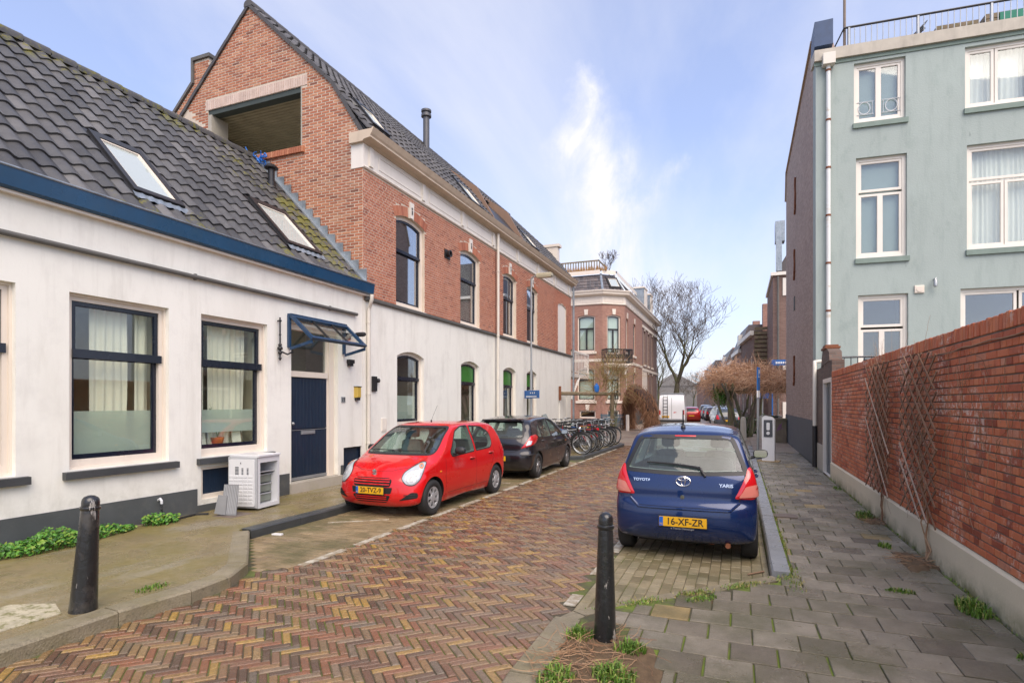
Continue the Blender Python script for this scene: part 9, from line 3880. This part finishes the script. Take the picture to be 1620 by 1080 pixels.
for k in range(9):
 mb.tube([fgm.p(.02 + k * .026, .02, .016), fgm.p(.03 + k * .026, .44, .016)], .0035, 4)
mb.build('rods', MATS['fridge_trim'], t).matrix_parent_inverse.identity()
# white spout with chain by the wall
t = thing('wall_tap', 'white pipe spout with a hanging chain on the dark plinth', 'pipe', (WX, 5.72, .1))
mb = MB()
mb.tube([(0, 0, .30), (.06, 0, .33), (.09, 0, .30), (.09, 0, .26)], .018, 8)
mb.build('spout', MATS['fridge_white'], t, smooth=40).matrix_parent_inverse.identity()
mb = MB()
for k in range(8):
 mb.tube([(.09 + .012 * math.cos(q + k), .012 * math.sin(q + k), .25 - k * .027 + .014 * math.sin(q)) for q in [2 * math.pi * j / 8 for j in range(9)]], .004, 4, cap=False)
mb.build('chain', MATS['black_plastic'], t).matrix_parent_inverse.identity()
mb = MB()
mb.tube([(.08, -.02, .03), (.2, .2, .02), (.15, .5, .02), (.3, .6, .02)], .02, 6)
mb.build('hose', MATS['black_plastic'], t).matrix_parent_inverse.identity()


# ================================================================ weeds and grass
def leafy(name, label, cx, cy, rx, ry, h, n, seed, z=.11, leaf=.05):
 rn = random.Random(seed)
 mb = MB()
 for k in range(n):
  a, r_ = rn.uniform(0, 6.28), math.sqrt(rn.random())
  x, y = cx + rx * r_ * math.cos(a), cy + ry * r_ * math.sin(a)
  clump = .55 + .45 * math.sin(y * 9 + x * 5 + seed)
  hh = h * (1 - .55 * r_) * rn.uniform(.25, 1.0) * (.6 + .5 * clump)
  c = Vector((x, y, z + hh))
  up = Vector((rn.gauss(0, .5) + .35, rn.gauss(0, .5) - .2, 1)).normalized()
  d = up.cross(Vector((rn.uniform(-1, 1), rn.uniform(-1, 1), .1))).normalized()
  e = up.cross(d)
  s = leaf * rn.uniform(.5, 1.2)
  q = [c - d * s * .5, c - d * s * .1 + e * s * .42, c + d * s * .45 + e * s * .2, c + d * s * .6, c + d * s * .45 - e * s * .2, c - d * s * .1 - e * s * .42]
  q = [p_ - up * .3 * (p_ - c).length for p_ in q]
  mb.add([c] + q, [(0, 1 + i, 1 + (i + 1) % 6) for i in range(6)], 0, rn.random())
  if k % 5 == 0:
   mb.tube([(x, y, z), c], .003, 3, cap=False, tint=.3)
 o = mb.build(name, MATS['leaf'], None, recalc=False)
 return tag(o, label, 'weeds')


leafy('weed_patch', 'large bright green clump of leafy weeds at the wall foot, cut by the left edge', -7.52, 4.15, .26, .62, .26, 1100, 1)
leafy('weed_patch', 'leafy green weeds at the wall foot just left of the left bollard', -7.58, 4.85, .16, .35, .16, 300, 2)
leafy('weed_patch', 'small leafy weed tuft seen right beside the top of the left bollard', -7.62, 5.15, .12, .12, .14, 90, 3)
leafy('weed_patch', 'bright green clump of nettles beside the white wall tap', -7.58, 5.62, .17, .26, .25, 330, 4)


def grass(name, label, cx, cy, rx, ry, h, n, seed, z=.10, ang=0.0, w=.006, cat='grass tuft', kind=None):
 rn = random.Random(seed)
 mb = MB()
 ca, sa_ = math.cos(ang), math.sin(ang)
 for k in range(n):
  a, r_ = rn.uniform(0, 6.28), rn.random() ** .6
  lx, ly = rx * r_ * math.cos(a), ry * r_ * math.sin(a)
  x, y = cx + lx * ca - ly * sa_, cy + lx * sa_ + ly * ca
  hh = h * rn.uniform(.35, 1.0) * (1 - .4 * r_)
  d = Vector((rn.gauss(0, 1), rn.gauss(0, 1), 0))
  d = d.normalized() * hh * rn.uniform(.2, .9)
  s = Vector((-d.y, d.x, 0)).normalized() * w
  b = Vector((x, y, z))
  m_ = b + d * .35 + Vector((0, 0, hh * .7))
  e = b + d + Vector((0, 0, hh * rn.uniform(.6, 1)))
  mb.add([b - s, b + s, m_ + s * .7, m_ - s * .7, e], [(0, 1, 2, 3), (3, 2, 4)], 0, rn.random() ** 1.5 * .99)
 o = mb.build(name, MATS['grass'], None, recalc=False)
 if kind:
  o['kind'] = kind
 return tag(o, label, cat)


g = [('grass tuft right of the foot of the scuffed bollard', -.70, 3.92, .11, .10, .13, 150),
  ('wide grass tuft in front of the scuffed bollard', -.72, 3.48, .14, .11, .15, 260),
  ('grass tuft left of the scuffed bollard', -1.08, 4.02, .10, .10, .13, 150),
  ('grass patch nearest the bottom edge beside the kerb nose', -1.05, 3.35, .12, .14, .12, 200),
  ('bright wide grass tuft at the near foot of the garden wall', 1.78, 5.75, .11, .22, .14, 330),
  ('small grass tuft between slabs left of the wall tuft', 1.35, 6.05, .12, .05, .07, 110),
  ('grass tuft by the soil below the farther trellis', 1.72, 9.75, .12, .22, .20, 240),
  ('small grass tuft by the wall under the nearer trellis', 1.60, 7.9, .07, .12, .09, 90),
  ('small grass tuft at the wall foot far along toward the garden door', 1.80, 12.9, .07, .25, .08, 80),
  ('small grass tuft at the right edge by the wall foot', 1.78, 4.75, .08, .08, .08, 70),
  ('grass tuft on the kerb corner by the left bollard', -5.0, 3.62, .10, .16, .06, 130),
  ('small tuft on the dirt band between the bollard and the bay', -.30, 5.20, .18, .07, .05, 160)]
for i, (lab, cx, cy, rx, ry, h, n) in enumerate(g):
 grass('grass_tuft', lab, cx, cy, rx, ry, h, n, i + 40, ang=.9 if 'dirt band' in lab else 0)
# moss and short grass in the joints: along the right kerb and the dropped corner
mb = MB()
rn = random.Random(99)
lines_ = [((.49, 6.35), (.49, 12.5), .030, 1500, .035), ((.42, 6.12), (-1.1, 4.62), .07, 1500, .03), ((.50, 5.75), (.45, 6.6), .09, 500, .035), ((1.90, 4.0), (1.90, 14.6), .03, 900, .03)]
for (a, b, w, n, h) in lines_:
 for k in range(n):
  s = rn.random()
  if math.sin(s * 23 + a[0] * 5) + rn.uniform(-.8, .8) < -.15:
   continue
  x, y = a[0] + (b[0] - a[0]) * s + rn.gauss(0, w * .5), a[1] + (b[1] - a[1]) * s + rn.gauss(0, w * .5)
  hh = h * rn.uniform(.3, 1)
  d = Vector((rn.gauss(0, 1), rn.gauss(0, 1), 0)).normalized()
  q = Vector((x, y, .10))
  mb.add([q - d * .006, q + d * .006, q + Vector((rn.gauss(0, .01), rn.gauss(0, .01), hh))], [(0, 1, 2)], 0, rn.choice((.3, .5, .7, .99, .99)))
tag(mb.build('joint_grass', MATS['grass'], None, recalc=False, kind='stuff'), 'short grass and moss growing in the joints along the right kerb and wall foot', 'grass')
# dead stems round the bollard
mb = MB()
for (cx, cy, n, sp) in ((-.95, 3.65, 160, .28), (1.74, 7.3, 70, .14), (1.8, 9.5, 50, .12)):
 for k in range(n):
  p0 = Vector((cx + rn.gauss(0, sp * .6), cy + rn.gauss(0, sp), .115 + rn.random() * .02))
  d = Vector((rn.gauss(0, 1), rn.gauss(0, 1), rn.uniform(-.05, .15))).normalized()
  q = [p0]
  for j in range(4):
   d = (d + Vector((rn.gauss(0, .3), rn.gauss(0, .3), rn.gauss(0, .08)))).normalized()
   nx = q[-1] + d * .05
   nx.z = max(.11, nx.z)
   q.append(nx)
  mb.tube(q, .0022, 3, cap=False, tint=rn.random())
tag(mb.build('dead_stems', MATS['dry_stem'], None, recalc=False, kind='stuff'), 'litter of dry stems on the soil round the right bollard and wall foot', 'litter')
# crushed limestone-looking slab by the left bollard and its neighbours
mb = MB()
rn = random.Random(5)
mb.prism([(-5.60, 2.42), (-5.08, 2.36), (-5.06, 2.9), (-5.35, 3.02), (-5.68, 2.86)], FLAT, .08, .118)
tag(mb.build('broken_slab', mat('stone_pale', (.42, .38, .27), .8, var=.3, vscale=12, bump=1, bscale=40, stain=[((.13, .13, .03), 14, .5, .62, .8, None)]), None), 'pale broken stone slab set in the pavement beside the left bollard', 'slab')
mb = MB()
mb.prism([(-.02, 0), (.13, .02), (.12, .07), (.0, .05)], Frame((-5.92, 6.0, .004), (1, 0, 0), (0, 1, 0), (0, 0, 1)), 0, .02)
tag(mb.build('litter', MATS['sign_white'], None), 'scrap of white litter in the gutter in front of the red car', 'litter')
mb = MB()
mb.tube([(.08, 6.45, .012), (.24, 6.62, .015)], [.008, .011], 5, tint=.9)
tag(mb.build('stick', MATS['dry_stem'], None), 'short pale stick lying in the right bay near the kerb end', 'stick')
# steel gutter cover across the kerb beside the blue car
mb = MB()
mb.box(.32, .80, 9.35, 9.62, .100, .118)
tag(mb.build('drain_cover', mat('iron_brown', (.14, .11, .09), .6, var=.3, bump=.5), None), 'brown iron drain cover set in the right pavement beside the blue car', 'drain cover')
mb = MB()
mb.box(-7.35, -6.95, 6.25, 6.65, .106, .114)
tag(mb.build('drain_cover', MATS['iron_brown'], None), 'dark square cover in the left pavement below the basement window', 'drain cover')
